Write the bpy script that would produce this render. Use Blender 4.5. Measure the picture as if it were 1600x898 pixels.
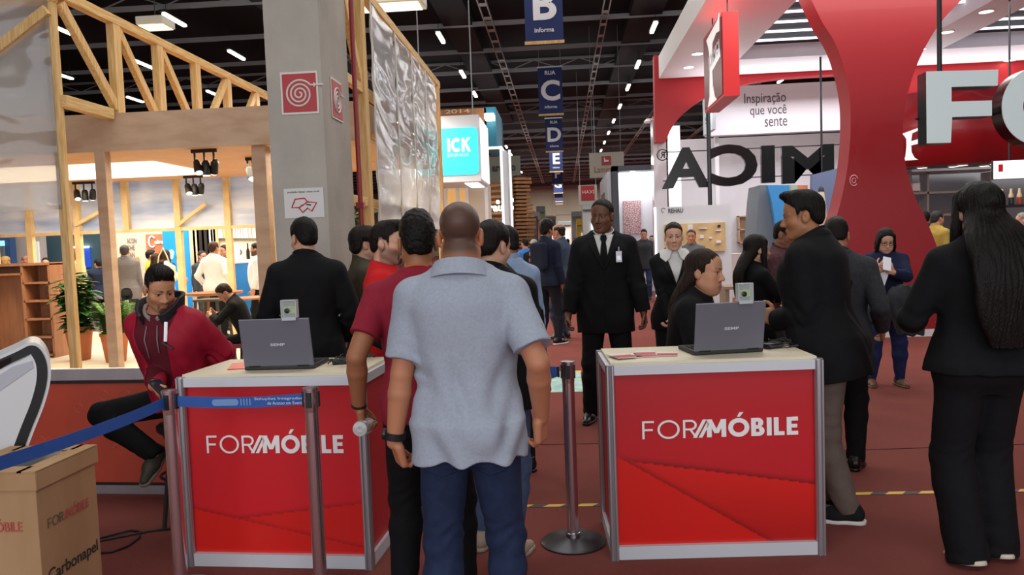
import bpy, bmesh, math, random
import numpy as np
from mathutils import Vector, Matrix

for _o in list(bpy.data.objects):
    bpy.data.objects.remove(_o)
SC = bpy.context.scene
COL = SC.collection
R = math.radians
PI = math.pi

# ------------------------------------------------------------------ camera, world, lights, exposure
FPX, EYE = 1200.0, 1.57                      # focal length in pixels of the 1600-wide frame, eye height
_v = np.array([879 - 800, 449 - 375, -FPX]); _v /= np.linalg.norm(_v)      # the aisle runs along +Y
_up = np.cross(np.array([1, .037, 0.]), _v); _up /= np.linalg.norm(_up)
CAMM = np.array([np.cross(_v, _up), _v, _up])                               # camera axes -> world
cam_data = bpy.data.cameras.new('camera')
cam = bpy.data.objects.new('camera', cam_data)
COL.objects.link(cam)
cam_data.sensor_width = 36.0
cam_data.lens = 36.0 * FPX / 1600.0
cam_data.clip_end = 400
cam.matrix_world = Matrix(CAMM.tolist()).to_4x4()
cam.location = (0, 0, EYE)
SC.camera = cam
cam_data.dof.use_dof = False

SC.view_settings.view_transform = 'Standard'
SC.view_settings.look = 'None'
SC.view_settings.exposure = 0.30
SC.view_settings.gamma = 1.0
SC.view_settings.use_curve_mapping = False

world = bpy.data.worlds.new('hall_air')
SC.world = world
world.use_nodes = True
_bg = world.node_tree.nodes['Background']
_bg.inputs['Color'].default_value = (0.93, 0.95, 1.0, 1)
_bg.inputs['Strength'].default_value = 0.42


def area_light(name, loc, rot, sx, sy, watt, col=(1, 1, 1), spread=180):
    l = bpy.data.lights.new(name, 'AREA')
    l.shape = 'RECTANGLE'
    l.size, l.size_y = sx, sy
    l.energy = watt
    l.color = col
    l.spread = R(spread)
    o = bpy.data.objects.new(name, l)
    o.location = loc
    o.rotation_euler = rot
    COL.objects.link(o)
    return o


# daylight of the glazed entrance hall behind the photographer, and the hall's ceiling lamps in banks
area_light('entrance_daylight', (-1.0, -7.5, 3.6), (R(78), 0, 0), 16, 5, 520, (.93, .96, 1.0))
for _y in (-2, 8, 20, 34, 52, 72, 94):
    area_light('hall_lamp_bank', (0.0, _y, 8.5), (0, 0, 0), 14, 5, 300 if _y < 5 else 560 if _y < 50 else 900 if _y < 70 else 2600, (1.0, .97, .92))

for _y in (22, 36, 54, 74):                          # the tubes shine upwards too
    area_light('hall_lamp_upward', (0.0, _y, 8.6), (R(180), 0, 0), 20, 8, 75, (.93, .97, 1.0))


def at(px, py, y):
    """Point of the photograph's ray through pixel (px, py) at distance y along the aisle."""
    d = CAMM @ np.array([px - 800, 449 - py, -FPX])
    t = y / d[1]
    return Vector((t * d[0], y, EYE + t * d[2]))


def gr(px, py, z=0.0):
    d = CAMM @ np.array([px - 800, 449 - py, -FPX])
    t = (z - EYE) / d[2]
    return Vector((t * d[0], t * d[1], z))


# ------------------------------------------------------------------ materials
def lin(c):
    if isinstance(c, str):
        c = [int(c[i:i + 2], 16) / 255 for i in (0, 2, 4)]
    return tuple(x / 12.92 if x <= .04045 else ((x + .055) / 1.055) ** 2.4 for x in c[:3])


MATS = {}


def mat(name, col, rough=.6, metal=0., spec=.5, var=0., vscale=8., bump=0., bscale=60., emit=None, estr=0., trans=0.,
        alpha=1., stretch=(1, 1, 1), coat=0., sheen=0., col2=None):
    """Principled material: base colour with noise variation towards col2 (or darker), noise bump."""
    if name in MATS:
        return MATS[name]
    m = bpy.data.materials.new(name)
    m.use_nodes = True
    nt = m.node_tree
    N, L = nt.nodes, nt.links
    b = N['Principled BSDF']
    c = lin(col)
    b.inputs['Base Color'].default_value = (*c, 1)
    b.inputs['Roughness'].default_value = rough
    b.inputs['Metallic'].default_value = metal
    b.inputs['Specular IOR Level'].default_value = spec
    b.inputs['Coat Weight'].default_value = coat
    b.inputs['Sheen Weight'].default_value = sheen
    b.inputs['Transmission Weight'].default_value = trans
    b.inputs['Alpha'].default_value = alpha
    if emit:
        b.inputs['Emission Color'].default_value = (*lin(emit), 1)
        b.inputs['Emission Strength'].default_value = estr
    if var or bump:
        tc = N.new('ShaderNodeTexCoord')
        mp = N.new('ShaderNodeMapping')
        mp.inputs['Scale'].default_value = stretch
        L.new(tc.outputs['Object'], mp.inputs['Vector'])
    if var:
        n = N.new('ShaderNodeTexNoise')
        n.inputs['Scale'].default_value = vscale
        n.inputs['Detail'].default_value = 4
        L.new(mp.outputs['Vector'], n.inputs['Vector'])
        mx = N.new('ShaderNodeMix')
        mx.data_type = 'RGBA'
        c2 = lin(col2) if col2 else tuple(x * (1 - var) for x in c)
        mx.inputs['A'].default_value = (*c, 1)
        mx.inputs['B'].default_value = (*c2, 1)
        rmp = N.new('ShaderNodeMapRange')
        rmp.inputs['From Min'].default_value = .35
        rmp.inputs['From Max'].default_value = .65
        L.new(n.outputs['Fac'], rmp.inputs['Value'])
        L.new(rmp.outputs['Result'], mx.inputs['Factor'])
        L.new(mx.outputs['Result'], b.inputs['Base Color'])
    if bump:
        n2 = N.new('ShaderNodeTexNoise')
        n2.inputs['Scale'].default_value = bscale
        n2.inputs['Detail'].default_value = 3
        L.new(mp.outputs['Vector'], n2.inputs['Vector'])
        bp = N.new('ShaderNodeBump')
        bp.inputs['Strength'].default_value = bump
        bp.inputs['Distance'].default_value = .01
        L.new(n2.outputs['Fac'], bp.inputs['Height'])
        L.new(bp.outputs['Normal'], b.inputs['Normal'])
    MATS[name] = m
    return m


def vcol_mat(name, rough=.5, sss=.0, spec=.4, bump=0., bscale=200.):
    """Material whose pigment is the mesh's own colour attribute."""
    if name in MATS:
        return MATS[name]
    m = mat(name, 'ffffff', rough, spec=spec, bump=bump, bscale=bscale)
    N, L = m.node_tree.nodes, m.node_tree.links
    a = N.new('ShaderNodeAttribute')
    a.attribute_name = 'pigment'
    b = N['Principled BSDF']
    L.new(a.outputs['Color'], b.inputs['Base Color'])
    if sss:
        b.inputs['Subsurface Weight'].default_value = sss
        b.inputs['Subsurface Radius'].default_value = (.01, .004, .002)
        b.inputs['Subsurface Scale'].default_value = .6
    return m


def cloth(name, col, var=.12, rough=.85, bump=.25, bscale=220, vscale=25, **k):
    return mat('cloth_' + name, col, rough, spec=.2, var=var, vscale=vscale, bump=bump, bscale=bscale, **k)


# ------------------------------------------------------------------ object helpers
def link(name, me, m=None, parent=None, smooth=False):
    o = bpy.data.objects.new(name, me)
    COL.objects.link(o)
    if m is not None:
        for x in (m if isinstance(m, (list, tuple)) else [m]):
            me.materials.append(x)
    if parent is not None:
        o.parent = parent
    if smooth:
        me.shade_smooth()
    return o


def empty(name, loc=(0, 0, 0), rz=0., label=None, cat=None, group=None, scale=1.):
    o = bpy.data.objects.new(name, None)
    o.empty_display_size = .1
    o.location = loc
    o.rotation_euler = (0, 0, rz)
    o.scale = (scale,) * 3
    COL.objects.link(o)
    tag(o, label, cat, group)
    return o


def tag(o, label=None, cat=None, group=None, kind=None):
    if label:
        o['label'] = label
    if cat:
        o['category'] = cat
    if group:
        o['group'] = group
    if kind:
        o['kind'] = kind
    return o


class MB:
    """Collects boxes, bars, tubes, lathes and prisms into ONE mesh."""

    def __init__(s):
        s.v, s.f, s.mi = [], [], []
        s.m = 0

    def add(s, vs, fs, M=None):
        b = len(s.v)
        for p in vs:
            p = Vector(p)
            s.v.append(M @ p if M is not None else p)
        for f in fs:
            s.f.append([b + i for i in f])
            s.mi.append(s.m)
        return s

    def box(s, c, d, M=None, rz=0., bev=0.):
        x, y, z = d[0] / 2, d[1] / 2, d[2] / 2
        T = Matrix.Translation(c) @ Matrix.Rotation(rz, 4, 'Z')
        if M is not None:
            T = M @ T
        if bev > 0:
            bm = bmesh.new()
            bmesh.ops.create_cube(bm, size=1, matrix=Matrix.Diagonal((2 * x, 2 * y, 2 * z, 1)))
            bmesh.ops.bevel(bm, geom=bm.edges[:], offset=bev, segments=2, affect='EDGES', profile=.6)
            bm.verts.index_update()
            s.add([v.co.copy() for v in bm.verts], [[v.index for v in f.verts] for f in bm.faces], T)
            bm.free()
            return s
        vs = [(-x, -y, -z), (x, -y, -z), (x, y, -z), (-x, y, -z), (-x, -y, z), (x, -y, z), (x, y, z), (-x, y, z)]
        return s.add(vs, [(0, 3, 2, 1), (4, 5, 6, 7), (0, 1, 5, 4), (1, 2, 6, 5), (2, 3, 7, 6), (3, 0, 4, 7)], T)

    def bar(s, a, b, w, t=None, up=(0, 0, 1), bev=0.):
        """rectangular bar from a to b: w wide, t along up"""
        a, b = Vector(a), Vector(b)
        t = t or w
        d = (b - a)
        L = d.length
        z = d.normalized()
        u = Vector(up)
        if abs(z.dot(u)) > .99:
            u = Vector((0, 1, 0))
        x = u.cross(z).normalized()
        y = z.cross(x)
        M = Matrix((x, y, z)).transposed().to_4x4()
        M.translation = (a + b) / 2
        return s.box((0, 0, 0), (w, t, L), M, bev=bev)

    def tube(s, pts, r, n=10, closed=False):
        pts = [Vector(p) for p in pts]
        rs = r if isinstance(r, (list, tuple)) else [r] * len(pts)
        k = len(pts)
        ring = []
        prev = None
        for i, p in enumerate(pts):
            if closed:
                d = (pts[(i + 1) % k] - pts[i - 1]).normalized()
            else:
                d = (pts[min(i + 1, k - 1)] - pts[max(i - 1, 0)]).normalized()
            if prev is None:
                u = Vector((0, 0, 1)) if abs(d.z) < .9 else Vector((1, 0, 0))
                x = u.cross(d).normalized()
            else:
                x = (prev - d * prev.dot(d)).normalized()
            prev = x
            y = d.cross(x)
            ring.append([p + (x * math.cos(2 * PI * j / n) + y * math.sin(2 * PI * j / n)) * rs[i] for j in range(n)])
        vs = [p for q in ring for p in q]
        fs = []
        for i in range(k if closed else k - 1):
            i2 = (i + 1) % k
            for j in range(n):
                fs.append((i * n + j, i * n + (j + 1) % n, i2 * n + (j + 1) % n, i2 * n + j))
        if not closed:
            fs.append(list(range(n))[::-1])
            fs.append([(k - 1) * n + j for j in range(n)])
        return s.add(vs, fs)

    def lathe(s, prof, n=24, M=None, cap=True):
        vs, fs = [], []
        for (r, z) in prof:
            for j in range(n):
                a = 2 * PI * j / n
                vs.append((r * math.cos(a), r * math.sin(a), z))
        k = len(prof)
        for i in range(k - 1):
            for j in range(n):
                fs.append((i * n + j, i * n + (j + 1) % n, (i + 1) * n + (j + 1) % n, (i + 1) * n + j))
        if cap:
            fs.append(list(range(n))[::-1])
            fs.append([(k - 1) * n + j for j in range(n)])
        return s.add(vs, fs, M)

    def prism(s, pts, h, M=None, z0=0.):
        """polygon (x, y) extruded from z0 to z0+h"""
        n = len(pts)
        vs = [(p[0], p[1], z0) for p in pts] + [(p[0], p[1], z0 + h) for p in pts]
        fs = [list(range(n))[::-1], [n + i for i in range(n)]] + [(i, (i + 1) % n, n + (i + 1) % n, n + i) for i in range(n)]
        return s.add(vs, fs, M)

    def build(s, name, m, parent=None, smooth=False, loc=None, rz=0.):
        me = bpy.data.meshes.new(name)
        me.from_pydata([tuple(p) for p in s.v], [], s.f)
        if any(s.mi):
            me.polygons.foreach_set('material_index', s.mi)
        bm = bmesh.new()
        bm.from_mesh(me)
        bmesh.ops.recalc_face_normals(bm, faces=bm.faces[:])
        bm.to_mesh(me)
        bm.free()
        me.update()
        o = link(name, me, m, parent)
        if smooth:
            me.shade_smooth()
            if smooth != 'all':
                try:
                    me.set_sharp_from_angle(angle=R(40))
                except Exception:
                    pass
        if loc is not None:
            o.location = loc
            o.rotation_euler = (0, 0, rz)
        return o


# M whose local x, y axes are given world directions (for prisms / text on walls)
def frame(o, x, y):
    x, y = Vector(x).normalized(), Vector(y).normalized()
    z = x.cross(y)
    m = Matrix((x, y, z)).transposed().to_4x4()
    m.translation = o
    return m


def text(name, s, size, m, M, parent=None, depth=.002, bold=0., align='LEFT', xs=1., spacing=1., shear=0., valign='BOTTOM_BASELINE'):
    cu = bpy.data.curves.new(name, 'FONT')
    cu.body = s
    cu.size = size
    cu.extrude = depth
    cu.offset = bold
    cu.align_x = align
    cu.align_y = valign
    cu.space_character = spacing
    cu.shear = shear
    cu.resolution_u = 4
    t = bpy.data.objects.new(name + '_curve', cu)
    COL.objects.link(t)
    dg = bpy.context.evaluated_depsgraph_get()
    me = bpy.data.meshes.new_from_object(t.evaluated_get(dg))
    bpy.data.objects.remove(t)
    me.name = name
    me.transform(M @ Matrix.Diagonal((xs, 1, 1, 1)))
    me.materials.clear()
    return link(name, me, m, parent)

# ------------------------------------------------------------------ distance-field sculpting (figures, hair, clothes)
f32 = np.float32


def V3(*a):
    return np.array(a[0] if len(a) == 1 else a, dtype=np.float64)


def unit(a):
    a = V3(a)
    return a / (np.linalg.norm(a) + 1e-12)


def smin(a, b, k):
    if k <= 0:
        return np.minimum(a, b)
    h = np.maximum(k - np.abs(a - b), 0) / k
    return np.minimum(a, b) - h * h * (k * .25)


def smax(a, b, k):
    return -smin(-a, -b, k)


def d_rc(P, a, b, ra, rb):
    a, b = V3(a), V3(b)
    ba = b - a
    q = P - a.astype(f32)
    t = np.clip((q @ ba.astype(f32)) / f32(max(ba @ ba, 1e-9)), 0, 1)
    return np.linalg.norm(q - t[:, None] * ba.astype(f32), axis=1) - (ra + (rb - ra) * t)


def d_ell(P, c, r, M=None):
    q = P - V3(c).astype(f32)
    if M is not None:
        q = q @ M.astype(f32)
    r = V3(r).astype(f32)
    k0 = np.linalg.norm(q / r, axis=1)
    k1 = np.linalg.norm(q / (r * r), axis=1)
    return k0 * (k0 - 1) / np.maximum(k1, 1e-6)


def d_box(P, c, hb, M=None, r=0.):
    q = P - V3(c).astype(f32)
    if M is not None:
        q = q @ M.astype(f32)
    q = np.abs(q) - (V3(hb) - r).astype(f32)
    return np.linalg.norm(np.maximum(q, 0), axis=1) + np.minimum(q.max(axis=1), 0) - r


def smooth_table(zs, *cols, n=120):
    """cubic (Hermite) resampling of profile tables"""
    zs = np.array(zs, float)
    z = np.linspace(zs[0], zs[-1], n)
    out = [z]
    for c in cols:
        c = np.array(c, float)
        m = np.gradient(c, zs)
        i = np.clip(np.searchsorted(zs, z) - 1, 0, len(zs) - 2)
        h = zs[i + 1] - zs[i]
        t = (z - zs[i]) / h
        out.append((2 * t**3 - 3 * t**2 + 1) * c[i] + (t**3 - 2 * t**2 + t) * h * m[i] + (-2 * t**3 + 3 * t**2) * c[i + 1] + (t**3 - t**2) * h * m[i + 1])
    return out


class Loft:
    """stack of super-ellipses along z: half-width a, half-depth b, centre x, y"""

    def __init__(s, zs, a, b, y=None, x=None, ex=2.0, o=(0, 0, 0), M=None):
        y = y if y is not None else [0] * len(zs)
        x = x if x is not None else [0] * len(zs)
        s.z, s.a, s.b, s.y, s.x = [t.astype(f32) for t in smooth_table(zs, a, b, y, x)]
        s.ex, s.o, s.M = ex, V3(o).astype(f32), (None if M is None else M.astype(f32))

    def __call__(s, P, ease=0., eb=None):
        q = P - s.o
        if s.M is not None:
            q = q @ s.M
        z = q[:, 2]
        zc = np.clip(z, s.z[0], s.z[-1])
        A = np.interp(zc, s.z, s.a).astype(f32) + f32(ease)
        B = np.interp(zc, s.z, s.b).astype(f32) + f32(ease if eb is None else eb)
        x = np.abs(q[:, 0] - np.interp(zc, s.z, s.x).astype(f32)) / A
        y = np.abs(q[:, 1] - np.interp(zc, s.z, s.y).astype(f32)) / B
        e = s.ex
        rad = np.maximum(x**e + y**e, 1e-8) ** (1 / e)
        g = rad ** (1 - e) * np.hypot(x ** (e - 1) / A, y ** (e - 1) / B)
        d = np.maximum((rad - 1) / np.maximum(g, 1e-3), -np.minimum(A, B))
        dz = np.abs(z - zc)
        d_in = np.maximum(d, -np.minimum(z - s.z[0], s.z[-1] - z))
        return np.where(dz > 0, np.hypot(np.maximum(d, 0), dz), d_in)


def rotm(yaw=0., pitch=0., roll=0.):
    """yaw about z (left positive), pitch forward-down about x, roll towards the right shoulder; columns are local axes"""
    c, s = math.cos, math.sin
    a, b, g = R(yaw), R(-pitch), R(roll)
    Z = np.array([[c(a), -s(a), 0], [s(a), c(a), 0], [0, 0, 1]])
    X = np.array([[1, 0, 0], [0, c(b), -s(b)], [0, s(b), c(b)]])
    Y = np.array([[c(g), 0, s(g)], [0, 1, 0], [-s(g), 0, c(g)]])
    return Z @ X @ Y


def noise(P, f, seed=0):
    r = np.random.RandomState(seed)
    out = 0
    for i in range(5):
        d = r.normal(size=3)
        d = (d / np.linalg.norm(d) * f * r.uniform(.7, 1.4)).astype(f32)
        d2 = (r.normal(size=3) * f * .6).astype(f32)
        out = out + np.sin(P @ d + r.uniform(0, 6) + 1.3 * np.sin(P @ d2 + r.uniform(0, 6)))
    return out / 5


def surface_net(S, lo, h):
    s = S < 0
    n = np.array(S.shape)
    cnt = np.zeros(n - 1, np.uint8)
    for a in (0, 1):
        for b in (0, 1):
            for c in (0, 1):
                cnt += s[a:n[0] - 1 + a, b:n[1] - 1 + b, c:n[2] - 1 + c]
    I = np.argwhere((cnt > 0) & (cnt < 8))
    if not len(I):
        return np.zeros((0, 3)), np.zeros((0, 4), int)
    m1, m2 = int(n[1] - 1), int(n[2] - 1)
    key = (I[:, 0] * m1 + I[:, 1]) * m2 + I[:, 2]
    co = [(a, b, c) for a in (0, 1) for b in (0, 1) for c in (0, 1)]
    v = np.stack([S[I[:, 0] + a, I[:, 1] + b, I[:, 2] + c] for a, b, c in co], 1)
    acc = np.zeros((len(I), 3))
    num = np.zeros(len(I))
    for i in range(8):
        for j in range(i + 1, 8):
            if sum(abs(co[i][t] - co[j][t]) for t in range(3)) != 1:
                continue
            x = (v[:, i] < 0) != (v[:, j] < 0)
            t = np.where(x, v[:, i] / np.where(x, v[:, i] - v[:, j], 1), 0)
            p = np.array(co[i])[None] + t[:, None] * (np.array(co[j]) - np.array(co[i]))[None]
            acc += np.where(x[:, None], p, 0)
            num += x
    pts = (I + acc / num[:, None]) * h + lo
    quads = []
    for ax in range(3):
        sl = [slice(1, None)] * 3
        sl[ax] = slice(None, -1)
        sh = [slice(1, None)] * 3
        sh[ax] = slice(1, None)
        A = s[tuple(sl)]
        E = np.argwhere(A != s[tuple(sh)])
        if not len(E):
            continue
        inside = A[E[:, 0], E[:, 1], E[:, 2]]
        for t in range(3):
            if t != ax:
                E[:, t] += 1
        u, w = [(1, 2), (2, 0), (0, 1)][ax]
        ids = []
        for du, dw in ((-1, -1), (0, -1), (0, 0), (-1, 0)):
            C = E.copy()
            C[:, u] += du
            C[:, w] += dw
            k = (C[:, 0] * m1 + C[:, 1]) * m2 + C[:, 2]
            ids.append(np.searchsorted(key, k))
        q = np.stack(ids, 1)
        q[~inside] = q[~inside][:, ::-1]
        quads.append(q)
    Q = np.concatenate(quads)
    return pts, Q[(Q < len(pts)).all(1)]


def sculpt(ops, lo, hi, h, disp=None, dmax=0.):
    """ops: (kind 'u' union / 's' cut / 'i' keep, blend k, distance function). Evaluated only near the surface."""
    B = 8
    lo, hi = V3(lo), V3(hi)
    nb = np.maximum(np.ceil((hi - lo) / (h * B)).astype(int), 1)
    g = np.stack(np.meshgrid(*[np.arange(k) for k in nb], indexing='ij'), -1).reshape(-1, 3)
    Cc = (lo + (g + .5) * (B * h) - .5 * h).astype(f32)
    rad = .5 * math.sqrt(3) * B * h
    tot, D, T = None, [], []
    for kind, k, fn in ops:
        d = fn(Cc)
        D.append(d)
        T.append(tot)
        if tot is None:
            tot = d
        elif kind == 'u':
            tot = smin(tot, d, k)
        elif kind == 's':
            tot = smax(tot, -d, k)
        else:
            tot = smax(tot, d, k)
    act = np.where(np.abs(tot) < rad * 1.4 + dmax)[0]
    off = np.stack(np.meshgrid(*[np.arange(B)] * 3, indexing='ij'), -1).reshape(-1, 3) * h
    base = lo + g[act] * (B * h)
    V = np.full((len(act), B**3), 9., f32)
    for (kind, k, fn), d, t in zip(ops, D, T):
        da = d[act]
        if t is None:
            sel = np.arange(len(act))
        else:
            ta = t[act]
            if kind == 'u':
                sel = np.where(da < ta + 2.6 * rad + k)[0]
            elif kind == 's':
                sel = np.where(-da > ta - 2.6 * rad - k)[0]
            else:
                sel = np.where(da > ta - 2.6 * rad - k)[0]
        for c in range(0, len(sel), 1500):
            ss = sel[c:c + 1500]
            P = (base[ss][:, None, :] + off[None]).reshape(-1, 3).astype(f32)
            v = fn(P).reshape(len(ss), -1)
            if t is None:
                V[ss] = v
            elif kind == 'u':
                V[ss] = smin(V[ss], v, k)
            elif kind == 's':
                V[ss] = smax(V[ss], -v, k)
            else:
                V[ss] = smax(V[ss], v, k)
    if disp is not None:
        for c in range(0, len(act), 1500):
            P = (base[c:c + 1500][:, None, :] + off[None]).reshape(-1, 3).astype(f32)
            V[c:c + 1500] += disp(P).reshape(-1, B**3)
    S = np.repeat(np.repeat(np.repeat(np.where(tot < 0, f32(-1), f32(1)).astype(f32).reshape(nb), B, 0), B, 1), B, 2)
    S6 = S.reshape(nb[0], B, nb[1], B, nb[2], B)
    S6[g[act, 0], :, g[act, 1], :, g[act, 2], :] = V.reshape(-1, B, B, B)
    return surface_net(S, lo, h)


def np_mesh(name, v, q, m, parent=None, pig=None, smooth=True):
    me = bpy.data.meshes.new(name)
    n, k = len(v), len(q)
    me.vertices.add(n)
    me.vertices.foreach_set('co', np.ascontiguousarray(v, dtype=f32).ravel())
    me.loops.add(k * 4)
    me.loops.foreach_set('vertex_index', np.ascontiguousarray(q, dtype=np.int32).ravel())
    me.polygons.add(k)
    me.polygons.foreach_set('loop_start', np.arange(k, dtype=np.int32) * 4)
    me.polygons.foreach_set('loop_total', np.full(k, 4, np.int32))
    me.polygons.foreach_set('use_smooth', np.ones(k, bool))
    me.update(calc_edges=True)
    if pig is not None:
        a = me.attributes.new('pigment', 'FLOAT_COLOR', 'POINT')
        c = np.ones((n, 4), f32)
        c[:, :3] = pig
        a.data.foreach_set('color', c.ravel())
    return link(name, me, m, parent)

# ------------------------------------------------------------------ people
Z_T = [.80, .86, .93, 1.02, 1.10, 1.20, 1.31, 1.39, 1.455, 1.50]
TORSO = {'m': ([.120, .160, .172, .160, .148, .158, .176, .174, .125, .066],
               [.075, .105, .118, .108, .100, .110, .120, .108, .078, .060],
               [-.005, -.012, -.015, -.005, .004, .004, .002, -.010, -.018, -.016]),
         'f': ([.125, .172, .182, .158, .136, .142, .158, .152, .105, .056],
               [.080, .112, .120, .104, .094, .102, .112, .098, .070, .052],
               [-.005, -.014, -.018, -.005, .004, .004, .002, -.010, -.018, -.016])}


def head_field(q, f):
    """q in head space: origin midway between the eyes, x to the right, y forward, z up"""
    q = q.copy()
    q[:, 0] = np.abs(q[:, 0])
    jw = f.get('jaw', 1.)
    d = d_ell(q, (0, -.018, .045), (.074, .096, .079))
    d = smin(d, d_ell(q, (0, .018, -.030), (.061 * jw, .073, .088)), .03)
    d = smin(d, d_ell(q, (0, .035, .045), (.060, .052, .055)), .03)
    d = smin(d, d_rc(q, (.046 * jw, -.002, -.062), (.012, .060, -.099), .022, .017), .03)
    d = smin(d, d_ell(q, (.043, .050, -.030), (.021, .022, .020)), .03)
    d = smin(d, d_rc(q, (.010, .085, .017), (.046, .067, .019), .008, .008), .016)
    d = smax(d, -d_ell(q, (.031, .096, .000), (.021, .016, .0125)), .012)
    d = smin(d, d_ell(q, (.031, .0735, -.001), (.0125,) * 3), .001)
    d = smin(d, d_rc(q, (.017, .0835, .0055), (.046, .0755, .004), .0038, .0035), .004)
    d = smin(d, d_rc(q, (.018, .0815, -.0095), (.045, .0745, -.0085), .003, .003), .005)
    nz = f.get('nose', 1.)
    d = smin(d, d_rc(q, (0, .084, .006), (0, .090 + .017 * nz, -.036), .0075, .0115 * nz), .012)
    d = smin(d, d_ell(q, (.0125 * nz, .092, -.041), (.0095, .0105, .008)), .008)
    d = smin(d, d_ell(q, (0, .0845, -.0685), (.024, .0115, .006)), .006)
    d = smin(d, d_ell(q, (0, .083, -.0785), (.020, .0115, .0072)), .006)
    d = smax(d, -d_rc(q, (0, .099, -.0735), (.022, .090, -.0735), .0016, .0012), .003)
    d = smin(d, d_ell(q, (0, .066, -.103), (.021, .018, .016)), .024)
    if f.get('fat'):
        d = smin(d, d_ell(q, (.034, .035, -.075), (.034, .045, .035)), .03)
        d = smin(d, d_ell(q, (0, .025, -.115), (.045, .045, .022)), .03)
    if not f.get('noears'):
        Me = rotm(0, -12, 0)
        d = smin(d, d_ell(q, (.077, -.014, -.008), (.010, .021, .033), Me), .006)
        d = smax(d, -d_ell(q, (.089, -.008, -.006), (.007, .011, .018), Me), .003)
    return d


def hairline(q, dz=0., nape=0.):
    y = q[:, 1]
    return np.interp(y, [-.2, -.10, -.065, -.042, -.030, .012, .028, .033, .052, .074, .12],
                     [-.064 + nape, -.060 + nape, -.050 + nape, -.022 + nape * .6, .022, .016, -.026, .034, .054, .080 + dz, .090 + dz]).astype(f32)


def hair_field(q, hs):
    """short hair cap: offset skull above the hairline"""
    ts, tt = hs.get('side', .006), hs.get('top', .014)
    d = d_ell(q, (0, -.018, .045), (.074 + ts, .096 + ts * 1.1, .079 + tt))
    d = smin(d, d_ell(q, (0, .033, .048), (.060 + ts * .8, .052 + ts, .055 + tt)), .03)
    if hs.get('nape', 1):
        d = smin(d, d_ell(q, (0, -.062, -.025), (.055 + ts, .042 + ts, .055)), .03)
    if hs.get('quiff'):
        w = hs['quiff']
        d = smin(d, d_ell(q, (0, .045, .118), (.052, .055, .02 + w * .5)), .03)
        d = smin(d, d_ell(q, (0, .072, .122), (.045, .028, .015 + w * .4)), .02)
    if hs.get('afro'):
        w = hs['afro']
        d = smin(d, d_ell(q, (0, -.005, .105), (.074 + w * .35, .088 + w * .35, .045 + w * .6)), .03)
    hl = hairline(q, hs.get('dz', 0), hs.get('dn', 0))
    d = d + (ts * .95 + .002) * (1 - np.clip((q[:, 2] - hl) / .045, 0, 1)) ** 1.5
    cut = (hl - q[:, 2]) * .75
    return smax(d, cut, .008)


def long_hair_ops(hs):
    """loose long hair: cap, sides that cover the ears, a fall down the back; head space"""
    L = hs['long']                                   # z (head space, negative) where it ends
    t = hs.get('top', .014)
    w = hs.get('w', .095)

    def cap(q):
        d = d_ell(q, (0, -.018, .045), (.074 + t, .096 + t, .079 + t))
        cut = np.interp(q[:, 1], [-.2, .0, .03, .055, .08, .12], [-.2, -.2, -.2 + hs.get('open', .16), .045, .088, .10]).astype(f32)
        return smax(d, (cut - q[:, 2]) * .6, .01)

    zs = [L, L * .75, L * .45, -.10, .0, .09]
    back = Loft(zs, [w * .55, w * .95, w, w * .95, .085, .05], [.022, .034, .042, .055, .06, .03],
                [hs.get('yb', -.10), hs.get('yb', -.10), hs.get('yb', -.10) * .95, hs.get('yb', -.10) * .55 - .02, -.05, -.03], ex=2.3)
    o = [('u', .0, cap), ('u', .03, back)]
    ls = hs.get('sides', L * .6)
    for sx in (-1, 1):
        if hs.get('only') in (None, sx):
            o.append(('u', .02, lambda q, sx=sx: np.minimum(
                d_rc(q, (sx * .062, .040, .07), (sx * .083, .020, -.06), .022, .026),
                d_rc(q, (sx * .083, .020, -.06), (sx * .09, hs.get('ys', .045), ls), .026, .016))))
    return o


def hand_ops(W, fd, pn, side, curl=(.35, .45, .3), thumb=.3, spread=.0, bl=1.):
    """palm, five fingers of three bones each; W wrist, fd finger direction, pn palm normal"""
    fd, pn = unit(fd), V3(pn)
    pn = unit(pn - fd * (pn @ fd))
    v = np.cross(fd, pn) * side                       # towards the thumb
    M = np.stack([fd, v, pn], 1)
    pt = lambda a, b, c: W + M @ V3(a, b, c)
    o = [('u', .012, lambda P: d_box(P, pt(.052, 0, .0), (.047, .039, .0125), M, r=.012)),
         ('u', .012, lambda P: d_rc(P, pt(.02, .026, .010), pt(.062, .036, .012), .017, .012)),
         ('u', .012, lambda P: d_rc(P, pt(.02, -.024, .008), pt(.08, -.028, .004), .014, .010))]
    if np.isscalar(curl[0]):
        curl = [curl] * 4
    for i, (vy, ln, rr) in enumerate(((.0295, .072, .0088), (.0100, .080, .0092), (-.0100, .074, .0087), (-.0285, .058, .0078))):
        p = pt(.094 - abs(i - 1.2) * .004, vy, 0)
        ang, sp = 0., (1.5 - i) * spread
        for j, fr in enumerate((.46, .30, .24)):
            ang += curl[i][j] * PI / 2
            dr = M @ V3(math.cos(ang) * math.cos(sp), math.sin(sp), math.sin(ang))
            e = p + dr * ln * fr
            o.append(('u', .007 if j == 0 else .0015, lambda P, a=p, b=e, r0=rr * (1 - .07 * j), r1=rr * (.93 - .09 * j): d_rc(P, a, b, r0, r1)))
            p = e
    p = pt(.028, .030, .006)
    dr = unit(M @ V3(.62, .70, .32))
    for j, (ln, rr) in enumerate(((.044, .0125), (.034, .0105), (.027, .0095))):
        e = p + dr * ln
        o.append(('u', .010 if j == 0 else .002, lambda P, a=p, b=e, r0=rr, r1=rr * .9: d_rc(P, a, b, r0, r1)))
        p = e
        dr = unit(dr + (M @ V3(.55, -.75, .45)) * thumb)
    return o


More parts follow.
